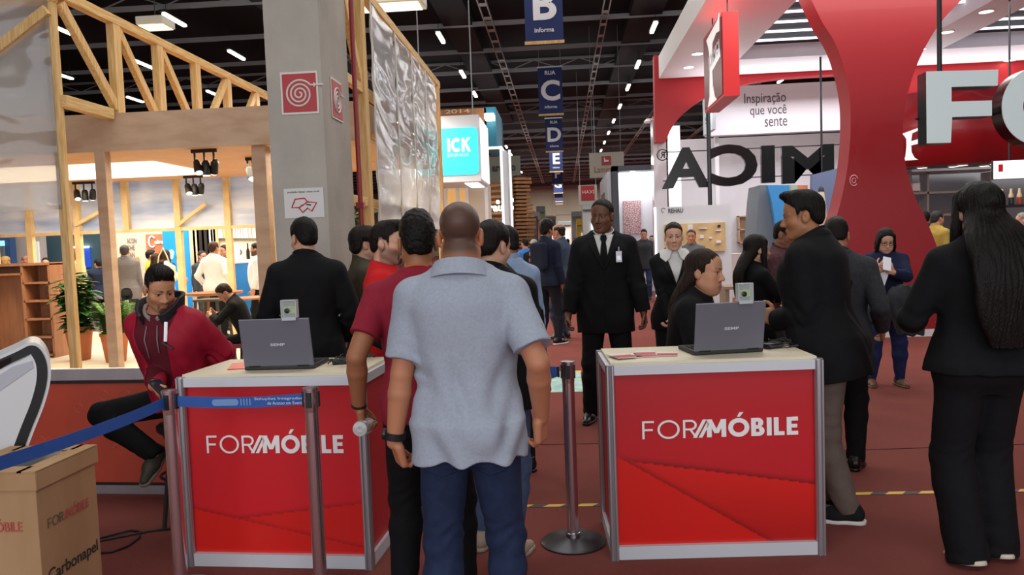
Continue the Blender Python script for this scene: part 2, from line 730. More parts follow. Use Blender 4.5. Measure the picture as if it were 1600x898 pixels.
def ik(a, c, l1, l2, pole):
    a, c = V3(a), V3(c)
    d = c - a
    L = np.linalg.norm(d)
    if L > (l1 + l2) * .998:
        c = a + d * ((l1 + l2) * .998 / L)
        d = c - a
        L = np.linalg.norm(d)
    x = (l1 * l1 - l2 * l2 + L * L) / (2 * L)
    y = math.sqrt(max(l1 * l1 - x * x, 0))
    u = d / L
    p = V3(pole) - u * (V3(pole) @ u)
    return a + u * x + unit(p) * y, c


SKIN = vcol_mat('skin', .48, sss=.12, spec=.35, bump=.05)
SKINS = {'fair': 'dcae94', 'light': 'cd9c7f', 'tan': 'b98263', 'brown': '8a5a42', 'dark': '5e3d2d'}


def person(label, loc, rz, H=1.72, sex='m', skin='tan', wide=1., deep=1., belly=0., h=.004, zp=.93, pp=(0, 0), twist=0., lean=0., side=0., pyaw=0.,
           head=(0, 0, 0), feet=None, knees=((.15, 1, .1), (-.15, 1, .1)), hands=None, face=None, hair=None, wear=(), extra=None, group=None, shrug=0.,
           beard=None, brow='17110d', z=0., neck=1., cat='person', seed=1):
    s = H / 1.75
    root = empty('person', (loc[0], loc[1], z), R(rz), label, cat, group, s)
    hr = h / s
    f = face or {}
    Ru = rotm(twist, lean, side)
    Rp = rotm(pyaw)
    Pv = V3(pp[0], pp[1], zp)
    U = lambda x, y, zz: Pv + Ru @ V3(x, y, zz - .93)           # standing coordinates of the upper body -> root space
    sw = (.176 if sex == 'm' else .156) * (1 + (wide - 1) * .6)
    sh = {sd: U(sd * sw, -.012, 1.398 + shrug) for sd in (-1, 1)}
    Rh = rotm(*head)
    nb = U(0, -.018, 1.475)
    npv = U(0, -.004, 1.535)
    E0 = npv + Rh @ V3(0, .018, .090 * (face or {}).get('scale', 1.))                           # midway between the eyes
    hs_ = f32((face or {}).get('scale', 1.))
    Hd = lambda P: ((P - E0.astype(f32)) @ Rh.astype(f32)) / hs_
    hands = hands or {}
    J = {}
    for sd, kk in ((1, 'r'), (-1, 'l')):
        a = hands.get(kk, {})
        w = V3(a.get('w', (sd * (sw + .062) * s, .045 * s, .868 * s))) / s
        el, w = ik(sh[sd], w, .285, .255, a.get('pole', (sd * .35, -1, -.1)))
        fd = V3(a.get('fd', unit(w - el) + V3(0, .1, -.2)))
        J[sd] = dict(s=sh[sd], e=el, w=w, fd=unit(fd), pn=V3(a.get('pn', (-sd, .15, 0))), curl=a.get('curl', ((.28, .4, .3), (.34, .45, .3), (.4, .5, .35), (.45, .5, .35))),
                     thumb=a.get('thumb', .25), skip=a.get('skip', False))
    feet = feet or ((.10, 0, -8, 0), (-.10, 0, 8, 0))
    G_ = {}
    for i, sd in enumerate((1, -1)):
        fx, fy, fyaw, fz = feet[i][:4]
        fp = feet[i][4] if len(feet[i]) > 4 else 0
        hip = Pv + Rp @ V3(sd * .088, 0, -.03)
        an = V3(fx / s, fy / s, .085 + fz / s)
        kn, an = ik(hip, an, .425, .405, knees[i])
        G_[sd] = dict(h=hip, k=kn, a=an, M=rotm(fyaw, fp))
    ta, tb, ty = TORSO[sex]
    by = np.array([0, .2, .5, .9, 1, .8, .3, 0, 0, 0]) * belly
    ta = np.array(ta) * (1 + (wide - 1) * np.array([1, 1, 1, 1, 1, 1, 1, 1, .6, .3]))
    tb = np.array(tb) * (1 + (deep - 1) * np.array([1, 1, 1, 1, 1, 1, 1, 1, .6, .3])) + by * .5
    ty = np.array(ty) + by * .5
    zt = np.array(Z_T) - .93
    torso = Loft(zt, ta, tb, ty, o=Pv, M=Ru, ex=2.25)
    lim = 1 + (wide - 1) * .8

    def arm_fns(sd, e0, e1, e2):                                # extra radius at shoulder, elbow, wrist
        j = J[sd]
        m = j['s'] + (j['e'] - j['s']) * .35
        fm = j['e'] + (j['w'] - j['e']) * .28
        k = lim if sex == 'm' else lim * .86
        return [lambda P: d_rc(P, j['s'], m, .053 * k + e0, .049 * k + e0), lambda P: d_rc(P, m, j['e'], .050 * k + e0, .041 * k + e1),
                lambda P: d_rc(P, j['e'], fm, .040 * k + e1, .043 * k + e1), lambda P: d_rc(P, fm, j['w'], .043 * k + e1, .0285 * k + e2)]

    def leg_fns(sd, e0, e1, e2):
        g = G_[sd]
        k = lim * (1. if sex == 'm' else 1.02)
        cm = g['k'] + (g['a'] - g['k']) * .30
        bk = unit(np.cross(g['a'] - g['k'], (1, 0, 0))) * -.012
        return [lambda P: d_rc(P, g['h'] + V3(0, -.01, 0), g['k'], .086 * k + e0, .056 * k + e1), lambda P: d_rc(P, g['k'], cm + bk, .054 * k + e1, .056 * k + e1),
                lambda P: d_rc(P, cm + bk, g['a'], .056 * k + e1, .037 * k + e2)]

    def torso_ops(e, eb=None, sho=0., k=.04):
        o = [('u', 0, lambda P: torso(P, e, eb))]
        for sd in (-1, 1):
            o.append(('u', k, lambda P, sd=sd: d_rc(P, U(sd * .03, -.03, 1.478), sh[sd] + V3(0, 0, .006), .040 + e * .7, .047 + e * .5 + sho * .6)))
            if sex == 'f':
                o.append(('u', .03, lambda P, sd=sd: d_ell(P, U(sd * .072, .085 * deep, 1.285), (.066 + e * .5, .058 + e * .5, .068 + e * .5), Ru)))
            else:
                o.append(('u', .04, lambda P, sd=sd: d_ell(P, U(sd * .075, .070, 1.33), (.085 + e * .5, .050 + e * .5, .075 + e * .5), Ru)))
        return o

    allp = [E0, Pv] + [J[sd][k] for sd in J for k in 'sew'] + [J[sd]['w'] + J[sd]['fd'] * .17 for sd in J] + [G_[sd][k] for sd in G_ for k in 'hka'] \
        + [G_[sd]['a'] + G_[sd]['M'] @ V3(0, .16, -.08) for sd in G_]
    LO, HI = np.min(allp, 0) - .17, np.max(allp, 0) + .17
    LO[2] = min(LO[2], 0) if z == 0 else LO[2]

    # ---- body: one continuous surface
    nk = .056 if sex == 'm' else .047
    nk *= neck
    ops = torso_ops(0)
    ops.append(('u', .03, lambda P: d_rc(P, nb, npv + Rh @ V3(0, -.008, .02), nk * 1.06, nk)))
    for sd in (-1, 1):
        for fn in arm_fns(sd, 0, 0, 0):
            ops.append(('u', .006, fn))
        for fn in leg_fns(sd, 0, 0, 0):
            ops.append(('u', .012, fn))
        g = G_[sd]
        ops.append(('u', .02, lambda P, g=g: d_rc(P, g['a'] + g['M'] @ V3(0, -.02, -.05), g['a'] + g['M'] @ V3(0, .11, -.055), .026, .022)))
    hd = Hd
    near_head = lambda P: head_field(hd(P), f) * hs_
    ops.append(('u', .018, near_head))
    for sd in (-1, 1):
        j = J[sd]
        if not j['skip']:
            ops += hand_ops(j['w'], j['fd'], j['pn'], sd, j['curl'], j['thumb'])
    v, q = sculpt(ops, LO, HI, hr)
    sc = np.array(lin(SKINS.get(skin, skin)))
    pig = np.tile(sc, (len(v), 1)) * (1 + .05 * noise(v.astype(f32), 40, 3))[:, None]
    hq = hd(v.astype(f32))
    hx = np.abs(hq[:, 0])
    ax = np.stack([hx, hq[:, 1], hq[:, 2]], 1)

    def paint(mask, c, amt=1.):
        m = np.clip(mask, 0, 1)[:, None] * amt
        pig[:] = pig * (1 - m) + np.array(lin(c) if isinstance(c, str) else c) * m
    near = (np.abs(hq) < .16).all(1)
    edge = lambda d, w: np.where(near, np.clip(.5 - d / w, 0, 1), 0)
    paint(edge(d_ell(ax, (0, .092, -.0735), (.026, .016, .0125)), .006), sc * V3(.80, .55, .52) if not f.get('lips') else f['lips'], .75)
    paint(edge(d_rc(ax, (.013, .092, .021), (.048, .072, .028), .0060, .0042), .004), brow, .9)
    paint(edge(d_ell(ax, (.030, .085, -.001), (.0145, .012, .0042)), .002), 'a79c92', .6)
    paint(edge(np.hypot(hx - .031, hq[:, 2] + .0005) - .0066, .0015) * (hq[:, 1] > .076), '1a100b', 1.)
    paint(edge(d_rc(ax, (.017, .088, .0055), (.046, .078, .0045), .0032, .0030), .002), '20140f', .8)
    paint(edge(d_ell(ax, (.050, .06, -.035), (.03, .03, .025)), .03), sc * V3(1.05, .86, .80), .5)
    if beard:
        bd = beard.get('c', '1b1512')
        if 'full' in beard:
            m = np.maximum(edge(np.maximum(hq[:, 2] + .045 - .6 * np.maximum(hx - .03, 0) - .0, -.03 - hq[:, 1]), .02), 0)
            m = m * (1 - edge(d_ell(ax, (0, .092, -.0735), (.024, .016, .011)), .004))
            paint(m, bd, beard['full'])
        if 'goatee' in beard:
            m = edge(np.minimum(d_ell(ax, (0, .075, -.103), (.026, .035, .022)), np.minimum(d_rc(ax, (0, .098, -.059), (.026, .084, -.064), .005, .005), d_rc(ax, (.028, .082, -.066), (.024, .074, -.095), .006, .007))), .008)
            m = m * (1 - edge(d_ell(ax, (0, .092, -.0745), (.024, .016, .0095)), .004))
            paint(m, bd, beard['goatee'])
    if hair and hair.get('shave'):
        m = np.where(near, np.clip((hq[:, 2] - hairline(hq.astype(f32), hair.get('dz', 0), hair.get('dn', 0))) / hair.get('fade', .02) + .3, 0, 1), 0) * (hx < .078)
        paint(m, hair.get('c', '1d1714'), hair['shave'])
    np_mesh('body', v, q, SKIN, root, pig)

    # ---- hair
    if hair and not hair.get('none'):
        hc = hair.get('c', '16100d')
        fr, am = hair.get('freq', 160), hair.get('amp', .0032)
        hm = mat('hair_' + hc, hc, hair.get('rough', .5), spec=.18, var=.35, vscale=60, bump=.5, bscale=260, stretch=hair.get('stretch', (1, 1, .25)))
        Mh = Rh
        hdl = Hd
        if 'long' in hair:
            ho = [(k_, b_, (lambda P, fn=fn: fn(hdl(P)))) for k_, b_, fn in long_hair_ops(hair)]
            if hair.get('clear', 1):
                ho.append(('s', .004, lambda P: torso(P, hair.get('tease', .03)) if hair.get('behind') else np.full(len(P), 1., f32)))
            L = hair['long']
            bmin, bmax = V3(-.22, -.36, L - .04), V3(.22, .14, .18)
        else:
            ho = [('u', 0, lambda P: hair_field(hdl(P), hair))]
            if hair.get('bun'):
                bx = hair['bun']
                ho.append(('u', .012, lambda P: d_ell(hdl(P), bx, (.035, .032, .035))))
            if hair.get('tail'):
                ho.append(('u', .02, lambda P: np.minimum(d_rc(hdl(P), (0, -.11, .02), (0, -.135, -.08), .03, .034), d_rc(hdl(P), (0, -.135, -.08), (0, -.12, -.24), .034, .014))))
            bmin, bmax = V3(-.15, -.19, -.28), V3(.15, .15, .23)
        cs = np.array([E0 + Rh @ V3(x, y, zz) for x in (bmin[0], bmax[0]) for y in (bmin[1], bmax[1]) for zz in (bmin[2], bmax[2])])

        def hdisp(P):
            ql = hdl(P)
            if hair.get('curly'):
                return am * noise(ql, fr, seed) + am * .5 * noise(ql, fr * 2.1, seed + 5)
            ph = np.arctan2(ql[:, 0], ql[:, 1] + .03)
            return am * .45 * np.sin(ph * fr * .25 + 3 * np.sin(ql[:, 2] * 9 + ph * 3) + 2 * np.sin(ql[:, 2] * 23 + ph * 11)) + am * .9 * noise(ql * np.array([1, 1, .2], f32), fr * .6, seed)
        v, q = sculpt(ho, cs.min(0), cs.max(0), hr * .9, hdisp, am * 2)
        if len(v):
            np_mesh('hair', v, q, hm, root)

    # ---- clothes
    ctx = dict(root=root, s=s, h=h, hr=hr, U=U, Ru=Ru, Rh=Rh, E0=E0, J=J, G=G_, Pv=Pv, torso=torso, torso_ops=torso_ops, arm=arm_fns, leg=leg_fns, LO=LO, HI=HI, sh=sh, nb=nb, npv=npv,
               sex=sex, nk=nk, Hd=Hd, seed=seed, lim=lim)
    for w in wear:
        GARMENT[w['t']](ctx, **{k: x for k, x in w.items() if k != 't'})
    if extra:
        extra(ctx)
    return root


def zslab(c, z0, z1):
    """keep between two heights of the upper body's own frame (standing metres)"""
    o, M = c['Pv'].astype(f32), c['Ru'].astype(f32)

    def fn(P):
        zz = (P - o) @ M[:, 2] + f32(.93)
        return np.maximum(f32(z0) - zz, zz - f32(z1))
    return fn


def upper(c, name, m, ease, hem, sleeve, cut=None, eb=None, sho=0., flare=.0, fold=.003, neck=.012, arm=(.012, .012, .012), vopen=None, hh=1., top=1.535, neck_tilt=.35, ffreq=22):
    """shirt / jacket: torso and sleeves in one piece. sleeve 0..1 along the upper arm, 1..2 along the forearm"""
    U, Ru, J = c['U'], c['Ru'], c['J']
    o32, R32 = c['Pv'].astype(f32), Ru.astype(f32)
    ops = []
    T = c['torso']

    def body(P):
        zz = (P - o32) @ R32[:, 2] + f32(.93)
        return T(P) - (ease + flare * np.clip((1.12 - zz) / .3, 0, 1) + (0 if eb is None else eb) * np.clip((1.3 - zz) / .2, 0, 1))
    ops.append(('u', 0, body))
    if hem < .86:                                      # carry the skirt of the coat below the crotch
        lo = Loft([hem - .93 - .03, -.05, .02], [.178 * c['lim'] + ease + flare, .175 * c['lim'] + ease + flare, .17 * c['lim'] + ease], [.122 + ease + flare, .12 + ease + flare, .115 + ease],
                  [-.012, -.014, -.014], o=c['Pv'], M=Ru, ex=2.4)
        ops.append(('u', .03, lo))
    ops += [x for x in c['torso_ops'](ease, None, sho)[1:]]
    ops.append(('i', .004, zslab(c, hem, 9)))
    ax = Ru[:, 2] * math.cos(neck_tilt) + Ru[:, 1] * -math.sin(neck_tilt) * .0
    for sd in (-1, 1):
        j = J[sd]
        A = c['arm'](sd, *arm)
        if sleeve <= 1:
            e = j['s'] + (j['e'] - j['s']) * sleeve
            n = unit(j['e'] - j['s'])
            ops.append(('u', .026, lambda P, A=A, e=e, n=n: smax(np.minimum(A[0](P), A[1](P)), (P - e.astype(f32)) @ n.astype(f32), .003)))
        else:
            t = sleeve - 1
            e = j['e'] + (j['w'] - j['e']) * t
            n = unit(j['w'] - j['e'])
            ops.append(('u', .03, lambda P, A=A: np.minimum(A[0](P), A[1](P))))
            ops.append(('u', .008, lambda P, A=A, e=e, n=n: smax(smin(A[2](P), A[3](P), .004), (P - e.astype(f32)) @ n.astype(f32), .003)))
    # neck opening, dipping towards the front
    nz = U(0, -.02, top)
    na = unit(Ru[:, 2] + Ru[:, 1] * neck_tilt)
    ops.append(('i', .004, lambda P: (P - nz.astype(f32)) @ na.astype(f32)))
    rr = c['nk'] + neck
    ops.append(('s', .003, lambda P: d_rc(P, c['nb'] - Ru[:, 2] * -.02, c['npv'] + Ru[:, 2] * .1, rr * 1.05, rr * 1.1)))
    if vopen:
        zb, w0 = vopen                                 # the V ends at height zb; half-width w0 at the neck
        def vee(P):
            ql = (P - o32) @ R32
            x, y, zz = np.abs(ql[:, 0]), ql[:, 1], ql[:, 2] + f32(.93)
            half = (zz - zb) / (1.47 - zb) * w0
            return np.maximum(np.maximum(x - half, -y + .02), zb - zz)
        ops.append(('s', .004, vee))

    def disp(P):
        d = fold * noise(P * np.array([1, 1, .6], f32), ffreq, c['seed'])
        for sd in (-1, 1):
            j = J[sd]
            g = np.exp(-((np.linalg.norm(P - j['e'].astype(f32), axis=1) / .09) ** 2))
            ua = unit(j['w'] - j['s']).astype(f32)
            d = d + fold * .9 * g * np.sin((P @ ua) * 85 + 3 * np.sin(P[:, 0] * 24 + P[:, 2] * 11) + 2 * np.sin(P[:, 1] * 31))
        if fold > .004:                                # hanging drapes of loose cloth
            ql = (P - o32) @ R32
            ph = np.arctan2(ql[:, 0], -ql[:, 1])
            w = np.clip((1.38 - .93 - ql[:, 2]) / .3, 0, 1)
            d = d + fold * .55 * w * np.sin(ph * 6 + 2.5 * np.sin(ql[:, 2] * 7 + ph)) + fold * .5 * np.sin(ql[:, 2] * 34 + 4 * np.sin(ph * 2.2 + 1) + 2 * np.sin(ql[:, 0] * 17)) * np.clip((1.25 - .93 - ql[:, 2]) / .3, 0, 1)
        return d
    v, q = sculpt(ops, c['LO'], c['HI'], c['hr'] * 1.15 * hh, disp, fold * 2.5)
    return np_mesh(name, v, q, m, c['root'])


def collar_band(c, name, m, z0=1.475, z1=1.545, r=.012, th=.004, tilt=.30, gap=0., flare=.0):
    U, Ru = c['U'], c['Ru']
    na = unit(Ru[:, 2] + Ru[:, 1] * tilt)
    a, b = c['nb'].astype(f32), c['npv'].astype(f32)
    o32, R32 = c['Pv'].astype(f32), Ru.astype(f32)
    p0 = U(0, -.02, z0).astype(f32)

    def fn(P):
        d = d_rc(P, c['nb'] - Ru[:, 2] * .05, c['npv'] + Ru[:, 2] * .1, c['nk'] * 1.06 + r + .012, c['nk'] * 1.06 + r)
        t = (P - p0) @ na.astype(f32)
        d = np.abs(d + t * -flare) - th
        d = np.maximum(d, np.maximum(-t, t - (z1 - z0)))
        if gap:
            ql = (P - o32) @ R32
            d = np.maximum(d, np.where(ql[:, 1] > 0, gap * (1 + (ql[:, 2] + .93 - z0) * 8) - np.abs(ql[:, 0]), -1))
        return d
    v, q = sculpt([('u', 0, fn)], c['nb'] - .2, c['npv'] + .2, c['hr'] * .7)
    return np_mesh(name, v, q, m, c['root'])


def g_tee(c, m, hem=.84, sleeve=.62, ease=.016, name='t_shirt', collar=None, fold=.004, neck=.006, arm=(.016, .022, .02), flare=.012, **k):
    upper(c, name, m, ease, hem, sleeve, fold=fold, neck=neck, arm=arm, flare=flare, top=1.515, **k)
    if collar == 'crew':
        collar_band(c, 'neckband', m, 1.478, 1.500, .006, .004, .38)
    elif collar == 'polo':
        collar_band(c, 'collar', m, 1.455, 1.520, .036, .006, .32, gap=.012, flare=-.42)


def g_shirt(c, m, hem=.86, ease=.012, fold=.0035, sleeve=1.93, collar=True, arm=(.012, .014, .012), **k):
    upper(c, 'shirt', m, ease, hem, sleeve, fold=fold, neck=.004, arm=arm, top=1.508, **k)
    if collar:
        collar_band(c, 'shirt_collar', m, 1.474, 1.526, .006, .004, .38, gap=.010, flare=.15)


def g_jacket(c, m, hem=.76, ease=.025, sleeve=1.97, vopen=None, collar=True, fold=.004, lapel=True, arm=(.015, .016, .018), flare=.012, sho=.006, name='jacket', col_h=.055, buttons=0, **k):
    upper(c, name, m, ease, hem, sleeve, fold=fold, neck=.014, vopen=vopen, arm=arm, flare=flare, sho=sho, top=1.525, **k)
    if collar:
        collar_band(c, 'jacket_collar', m, 1.468, 1.468 + col_h, .016, .005, .42, gap=.055 if vopen else .0)
    if vopen and lapel:
        zb, w0 = vopen
        T, o32, R32 = c['torso'], c['Pv'].astype(f32), c['Ru'].astype(f32)
        base = c['torso_ops'](ease, None, sho)
        for sd in (-1, 1):
            def fn(P, sd=sd):
                d = None
                for kd, kk, g in base:
                    e = g(P)
                    d = e if d is None else smin(d, e, kk)
                ql = (P - o32) @ R32
                x, y, zz = ql[:, 0] * sd, ql[:, 1], ql[:, 2] + f32(.93)
                tt = (zz - zb) / (1.47 - zb)
                half = tt * w0
                wd = .012 + .062 * np.clip(tt, 0, .72)
                d = np.abs(d - .004) - .006
                d = np.maximum(d, np.maximum(half - .004 - x, x - half - wd))
                return np.maximum(np.maximum(d, -y + .0), np.maximum(zb - zz, zz - 1.475))
            v, q = sculpt([('u', 0, fn)], c['U'](0, .05, 1.25) - .32, c['U'](0, .05, 1.25) + .32, c['hr'] * .8)
            if len(v):
                np_mesh('lapel', v, q, m, c['root'])
    if buttons and vopen:
        for i in range(buttons):
            p = c['U'](0.0, 0, vopen[0] - .03 - .10 * i)
            o = c['Pv'].astype(f32)
            y = np.linspace(.05, .3, 120)
            pts = (p[None] + y[:, None] * c['Ru'][:, 1][None]).astype(f32)
            dd = c['torso'](pts) - ease - .004
            yy = y[np.argmin(np.abs(dd))]
            mb = MB()
            mb.lathe([(.009, -.004), (.010, 0), (.008, .004)], 12, frame(p + c['Ru'][:, 1] * yy, c['Ru'][:, 0], c['Ru'][:, 2]) @ Matrix.Rotation(PI, 4, 'X'))
            mb.build('button', m, c['root'], True)


def g_trousers(c, m, ease=.012, knee=.016, hem=.020, waist=1.03, fold=.004, cuff=.05, name='trousers', wide_hem=0.):
    G_ = c['G']
    ops = [('u', 0, lambda P: c['torso'](P, ease)), ('i', .003, zslab(c, .3, waist))]
    for sd in (-1, 1):
        F = c['leg'](sd, ease, knee, hem)
        g = G_[sd]
        n = unit(g['a'] - g['k'])
        e = g['a'] + n * (.085 - cuff)
        if wide_hem:
            m0 = g['k'] + (g['a'] - g['k']) * .2
            F[2] = lambda P, m0=m0, g=g, n=n: d_rc(P, m0, g['a'] + n * .06, .062 * c['lim'] + knee, .062 + wide_hem)
        ops.append(('u', .03, F[0]))
        ops.append(('u', .03, lambda P, F=F, n=n, e=e: smax(smin(F[1](P), F[2](P), .02), (P - e.astype(f32)) @ n.astype(f32), .003)))

    def disp(P):
        d = fold * noise(P * np.array([1, 1, 1.2], f32), 20, c['seed'] + 2)
        for sd in (-1, 1):
            g = G_[sd]
            for p, w in ((g['k'], 1.), (g['a'], 1.3)):
                gg = np.exp(-((np.linalg.norm(P - p.astype(f32), axis=1) / .11) ** 2))
                d = d + fold * .75 * w * gg * np.sin(P[:, 2] * 75 + 3 * np.sin(P[:, 0] * 26 + P[:, 1] * 22) + 1.5 * np.sin(P[:, 2] * 23))
        return d
    v, q = sculpt(ops, c['LO'], c['HI'], c['hr'] * 1.15, disp, fold * 2.5)
    return np_mesh(name, v, q, m, c['root'])


def g_shoes(c, m, sole=None, heel=0., name='shoe', L=1., high=.0, **k):
    for sd in (1, -1):
        g = c['G'][sd]
        o, M = g['a'], g['M']
        p = lambda x, y, zz: o + M @ V3(x, y * L, zz - .085)
        sl = 1 if sole is None else sole

        def up(P):
            d = d_rc(P, p(0, -.045, .045), p(0, .07, .038), .038, .042)
            d = smin(d, d_rc(P, p(0, .06, .034), p(sd * -.006, .165, .026), .042, .026), .03)
            d = smin(d, d_rc(P, p(0, -.03, .06), p(0, -.02, .095 + high), .042, .044), .03)
            ql = (P - o.astype(f32)) @ M.astype(f32)
            return smax(smax(d, .020 - (ql[:, 2] + .085), .003), ql[:, 2] + .085 - .105 - high, .004)

        def so(P):
            ql = (P - o.astype(f32)) @ M.astype(f32)
            d = np.minimum(d_rc(P * 1, p(0, -.05, .012), p(0, .02, .012), .042, .039), d_rc(P, p(0, .02, .012), p(sd * -.006, .165, .012), .040, .032))
            d = smin(d, d_rc(P, p(0, .06, .012), p(0, .11, .012), .047, .044), .02)
            return smax(d, np.abs(ql[:, 2] + .085 - .011) - .011, .004)
        b = np.array([p(x, y, zz) for x in (-.07, .07) for y in (-.12, .23) for zz in (-.02, .16 + high)])
        v, q = sculpt([('u', 0, up)], b.min(0), b.max(0), c['hr'] * .9)
        s_ = np_mesh(name, v, q, m, c['root'])
        v, q = sculpt([('u', 0, so)], b.min(0), b.max(0), c['hr'] * .8)
        np_mesh('sole', v, q, sole or m, s_)


def back_pockets(c, m, ease):
    U, Ru, T = c['U'], c['Ru'], c['torso']
    o32, R32 = c['Pv'].astype(f32), Ru.astype(f32)
    hip = [c['leg'](sd, .016, .016, .02)[0] for sd in (1, -1)]
    for sd in (-1, 1):
        def fn(P, sd=sd):
            d = np.abs(smin(T(P, ease), hip[0 if sd > 0 else 1](P), .03) - .001) - .004
            q = (P - o32) @ R32
            x, y, z = np.abs(q[:, 0] * sd - .085), q[:, 1], q[:, 2] + f32(.93)
            return np.maximum(np.maximum(d, x - .066), np.maximum(np.maximum(.755 + x * .35 - z, z - .905), y))
        v, q = sculpt([('u', 0, fn)], c['Pv'] - .3, c['Pv'] + .3, c['hr'])
        if len(v):
            np_mesh('back_pocket', v, q, m, c['root'])


def g_tie(c, m, zb=1.12, ease=.02):
    o32, R32, T = c['Pv'].astype(f32), c['Ru'].astype(f32), c['torso']
    base = c['torso_ops'](ease)

    def fn(P):
        d = None
        for kd, kk, g in base:
            e = g(P)
            d = e if d is None else smin(d, e, kk)
        ql = (P - o32) @ R32
        x, y, zz = np.abs(ql[:, 0]), ql[:, 1], ql[:, 2] + f32(.93)
        w = np.interp(zz, [zb, 1.40, 1.43, 1.455, 1.50], [.042, .022, .016, .026, .020]).astype(f32)
        th = np.interp(zz, [1.41, 1.43, 1.47], [.006, .012, .016]).astype(f32)
        d = np.abs(d - .004) - th
        return np.maximum(np.maximum(d, x - w), np.maximum(np.maximum(zb - zz, zz - 1.485), -y))
    v, q = sculpt([('u', 0, fn)], c['U'](0, .05, 1.3) - .26, c['U'](0, .05, 1.3) + .26, c['hr'] * .8)
    if len(v):
        np_mesh('tie', v, q, m, c['root'])


def g_turtleneck(c, m):
    upper(c, 'turtleneck', m, .010, 1.0, 1.6, fold=.002, neck=-.004, arm=(.006, .006, .006), top=1.54)
    collar_band(c, 'roll_collar', m, 1.468, 1.530, .003, .010, .34)


def g_glasses(c, m):
    mb = MB()
    X, Y, Z, o = c['Rh'][:, 0], c['Rh'][:, 1], c['Rh'][:, 2], c['E0']
    p = lambda x, y, z: Vector(o + X * x + Y * y + Z * z)
    for sd in (-1, 1):
        mb.tube([p(sd * .033 + .024 * math.cos(a), .101 - abs(.012 * math.cos(a) * (sd > 0 and math.cos(a) > 0 or sd < 0 and math.cos(a) < 0)), -.004 + .018 * math.sin(a)) for a in np.linspace(0, 2 * PI, 17)[:-1]], .0024, 6, True)
        mb.tube([p(sd * .056, .09, .003), p(sd * .076, .06, .004), p(sd * .083, .0, .004), p(sd * .08, -.015, -.008)], .0022, 6)
    mb.tube([p(-.009, .102, .0), p(0, .106, .003), p(.009, .102, .0)], .002, 6)
    mb.build('glasses', m, c['root'], 'all')


def ring_on(c, name, m, sd, t=.93, r=.034, w=.012, th=.004, face=0.):
    """watch or bracelet around the forearm at fraction t"""
    j = c['J'][sd]
    o = j['e'] + (j['w'] - j['e']) * t
    d = unit(j['w'] - j['e'])
    x = unit(np.cross(d, (0, 0, 1)) if abs(d[2]) < .9 else np.cross(d, (0, 1, 0)))
    M = frame(Vector(o), Vector(x), Vector(np.cross(d, x)))
    mb = MB()
    mb.lathe([(r, -w), (r + th, -w), (r + th, w), (r, w), (r, -w)], 24, M, cap=False)
    ob = mb.build(name, m, c['root'], True)
    if face:
        n = -np.sign(sd) * -1
        f = MB()
        pn = unit(np.cross(d, np.cross((sd, 0, 0), d)))
        M2 = frame(Vector(o + pn * (r + th)), Vector(unit(np.cross(d, pn))), Vector(d))
        f.lathe([(face, -.006), (face, .004), (face * .8, .007)], 20, frame(Vector(o + pn * (r + th)), Vector(d), Vector(np.cross(pn, d))))
        f.build('watch_case', m, ob, True)
    return ob


GARMENT = dict(tee=g_tee, shirt=g_shirt, jacket=g_jacket, trousers=g_trousers, shoes=g_shoes, tie=g_tie, turtleneck=g_turtleneck, glasses=g_glasses)

# ------------------------------------------------------------------ the hall
M_BLACK = mat('black_plastic', '121214', .45)
M_DARK = mat('dark_steel', '2a2b2e', .45, .3)
M_WHITE = mat('white_laminate', 'e6e7ea', .45, var=.04, vscale=3)
M_CREAM = mat('cream_laminate', 'd8cdb4', .5, var=.05, vscale=4)
M_ALU = mat('aluminium', 'c9ccd2', .32, .85, var=.08, vscale=12, stretch=(1, 1, .1))
M_CHROME = mat('chrome', 'd3cdd2', .14, 1.0, var=.05, vscale=9)
M_PINE = mat('pine', 'e6c48d', .6, spec=.25, var=.7, vscale=6, col2='cda463', bump=.1, bscale=40, stretch=(9, 9, .7))
M_PINE_H = mat('pine_along', 'e6c48d', .6, spec=.25, var=.7, vscale=6, col2='cda463', bump=.1, bscale=40, stretch=(9, .7, 9))
M_PLY = mat('plywood', 'cbaf93', .55, spec=.25, var=.5, vscale=2.5, col2='bb9c80', stretch=(1, 1, 3))
M_REDGLOSS = mat('red_gloss', '97111b', .36, spec=.5, coat=.12)
M_REDMATT = mat('red_matt', 'b8222a', .5)
M_BRIGHT = mat('bright_red', 'd81d20', .4)
M_GLOW = mat('lamp_glow', 'ffffff', .5, emit='fff6e4', estr=9)
M_DOWN = mat('downlight_glow', 'ffffff', .5, emit='fff3dc', estr=6)
M_PANELGLOW = mat('light_panel_glow', 'fff4dc', .5, emit='ffe9c4', estr=1.5)


def structure(mb, name, m, smooth=False):
    return tag(mb.build(name, m, None, smooth), kind='structure')


mb = MB()
mb.box((0, 55, -.1), (90, 130, .2))
structure(mb, 'floor', mat('carpet', '834842', .95, spec=.1, var=.10, vscale=2.0, bump=.6, bscale=240, sheen=.0))
mb = MB()
mb.box((0, 55, 9.75), (90, 130, .1))
structure(mb, 'ceiling', mat('ceiling_black', '12161b', .9, var=.3, vscale=.4))
mb = MB()
mb.box((0, 104.5, 4.85), (88, .3, 9.7))
for i in range(22):
    mb.box((-40 + i * 3.9, 104.3, 4.85), (.25, .2, 9.7))
for z in (2.6, 5.1):
    mb.box((0, 104.3, z), (88, .15, .25))
structure(mb, 'wall_back', mat('metal_cladding', 'a59c8a', .7, var=.1, vscale=.5))
for sx, nm in ((-1, 'wall_left'), (1, 'wall_right')):
    mb = MB()
    mb.box((sx * 42, 50, 4.8), (.3, 116, 9.6))
    structure(mb, nm, mat('hall_side', '3a3b3e', .8, var=.2, vscale=.5))
mb = MB()
mb.box((-2.0, 5.85, .0015), (5.0, .010, .003))
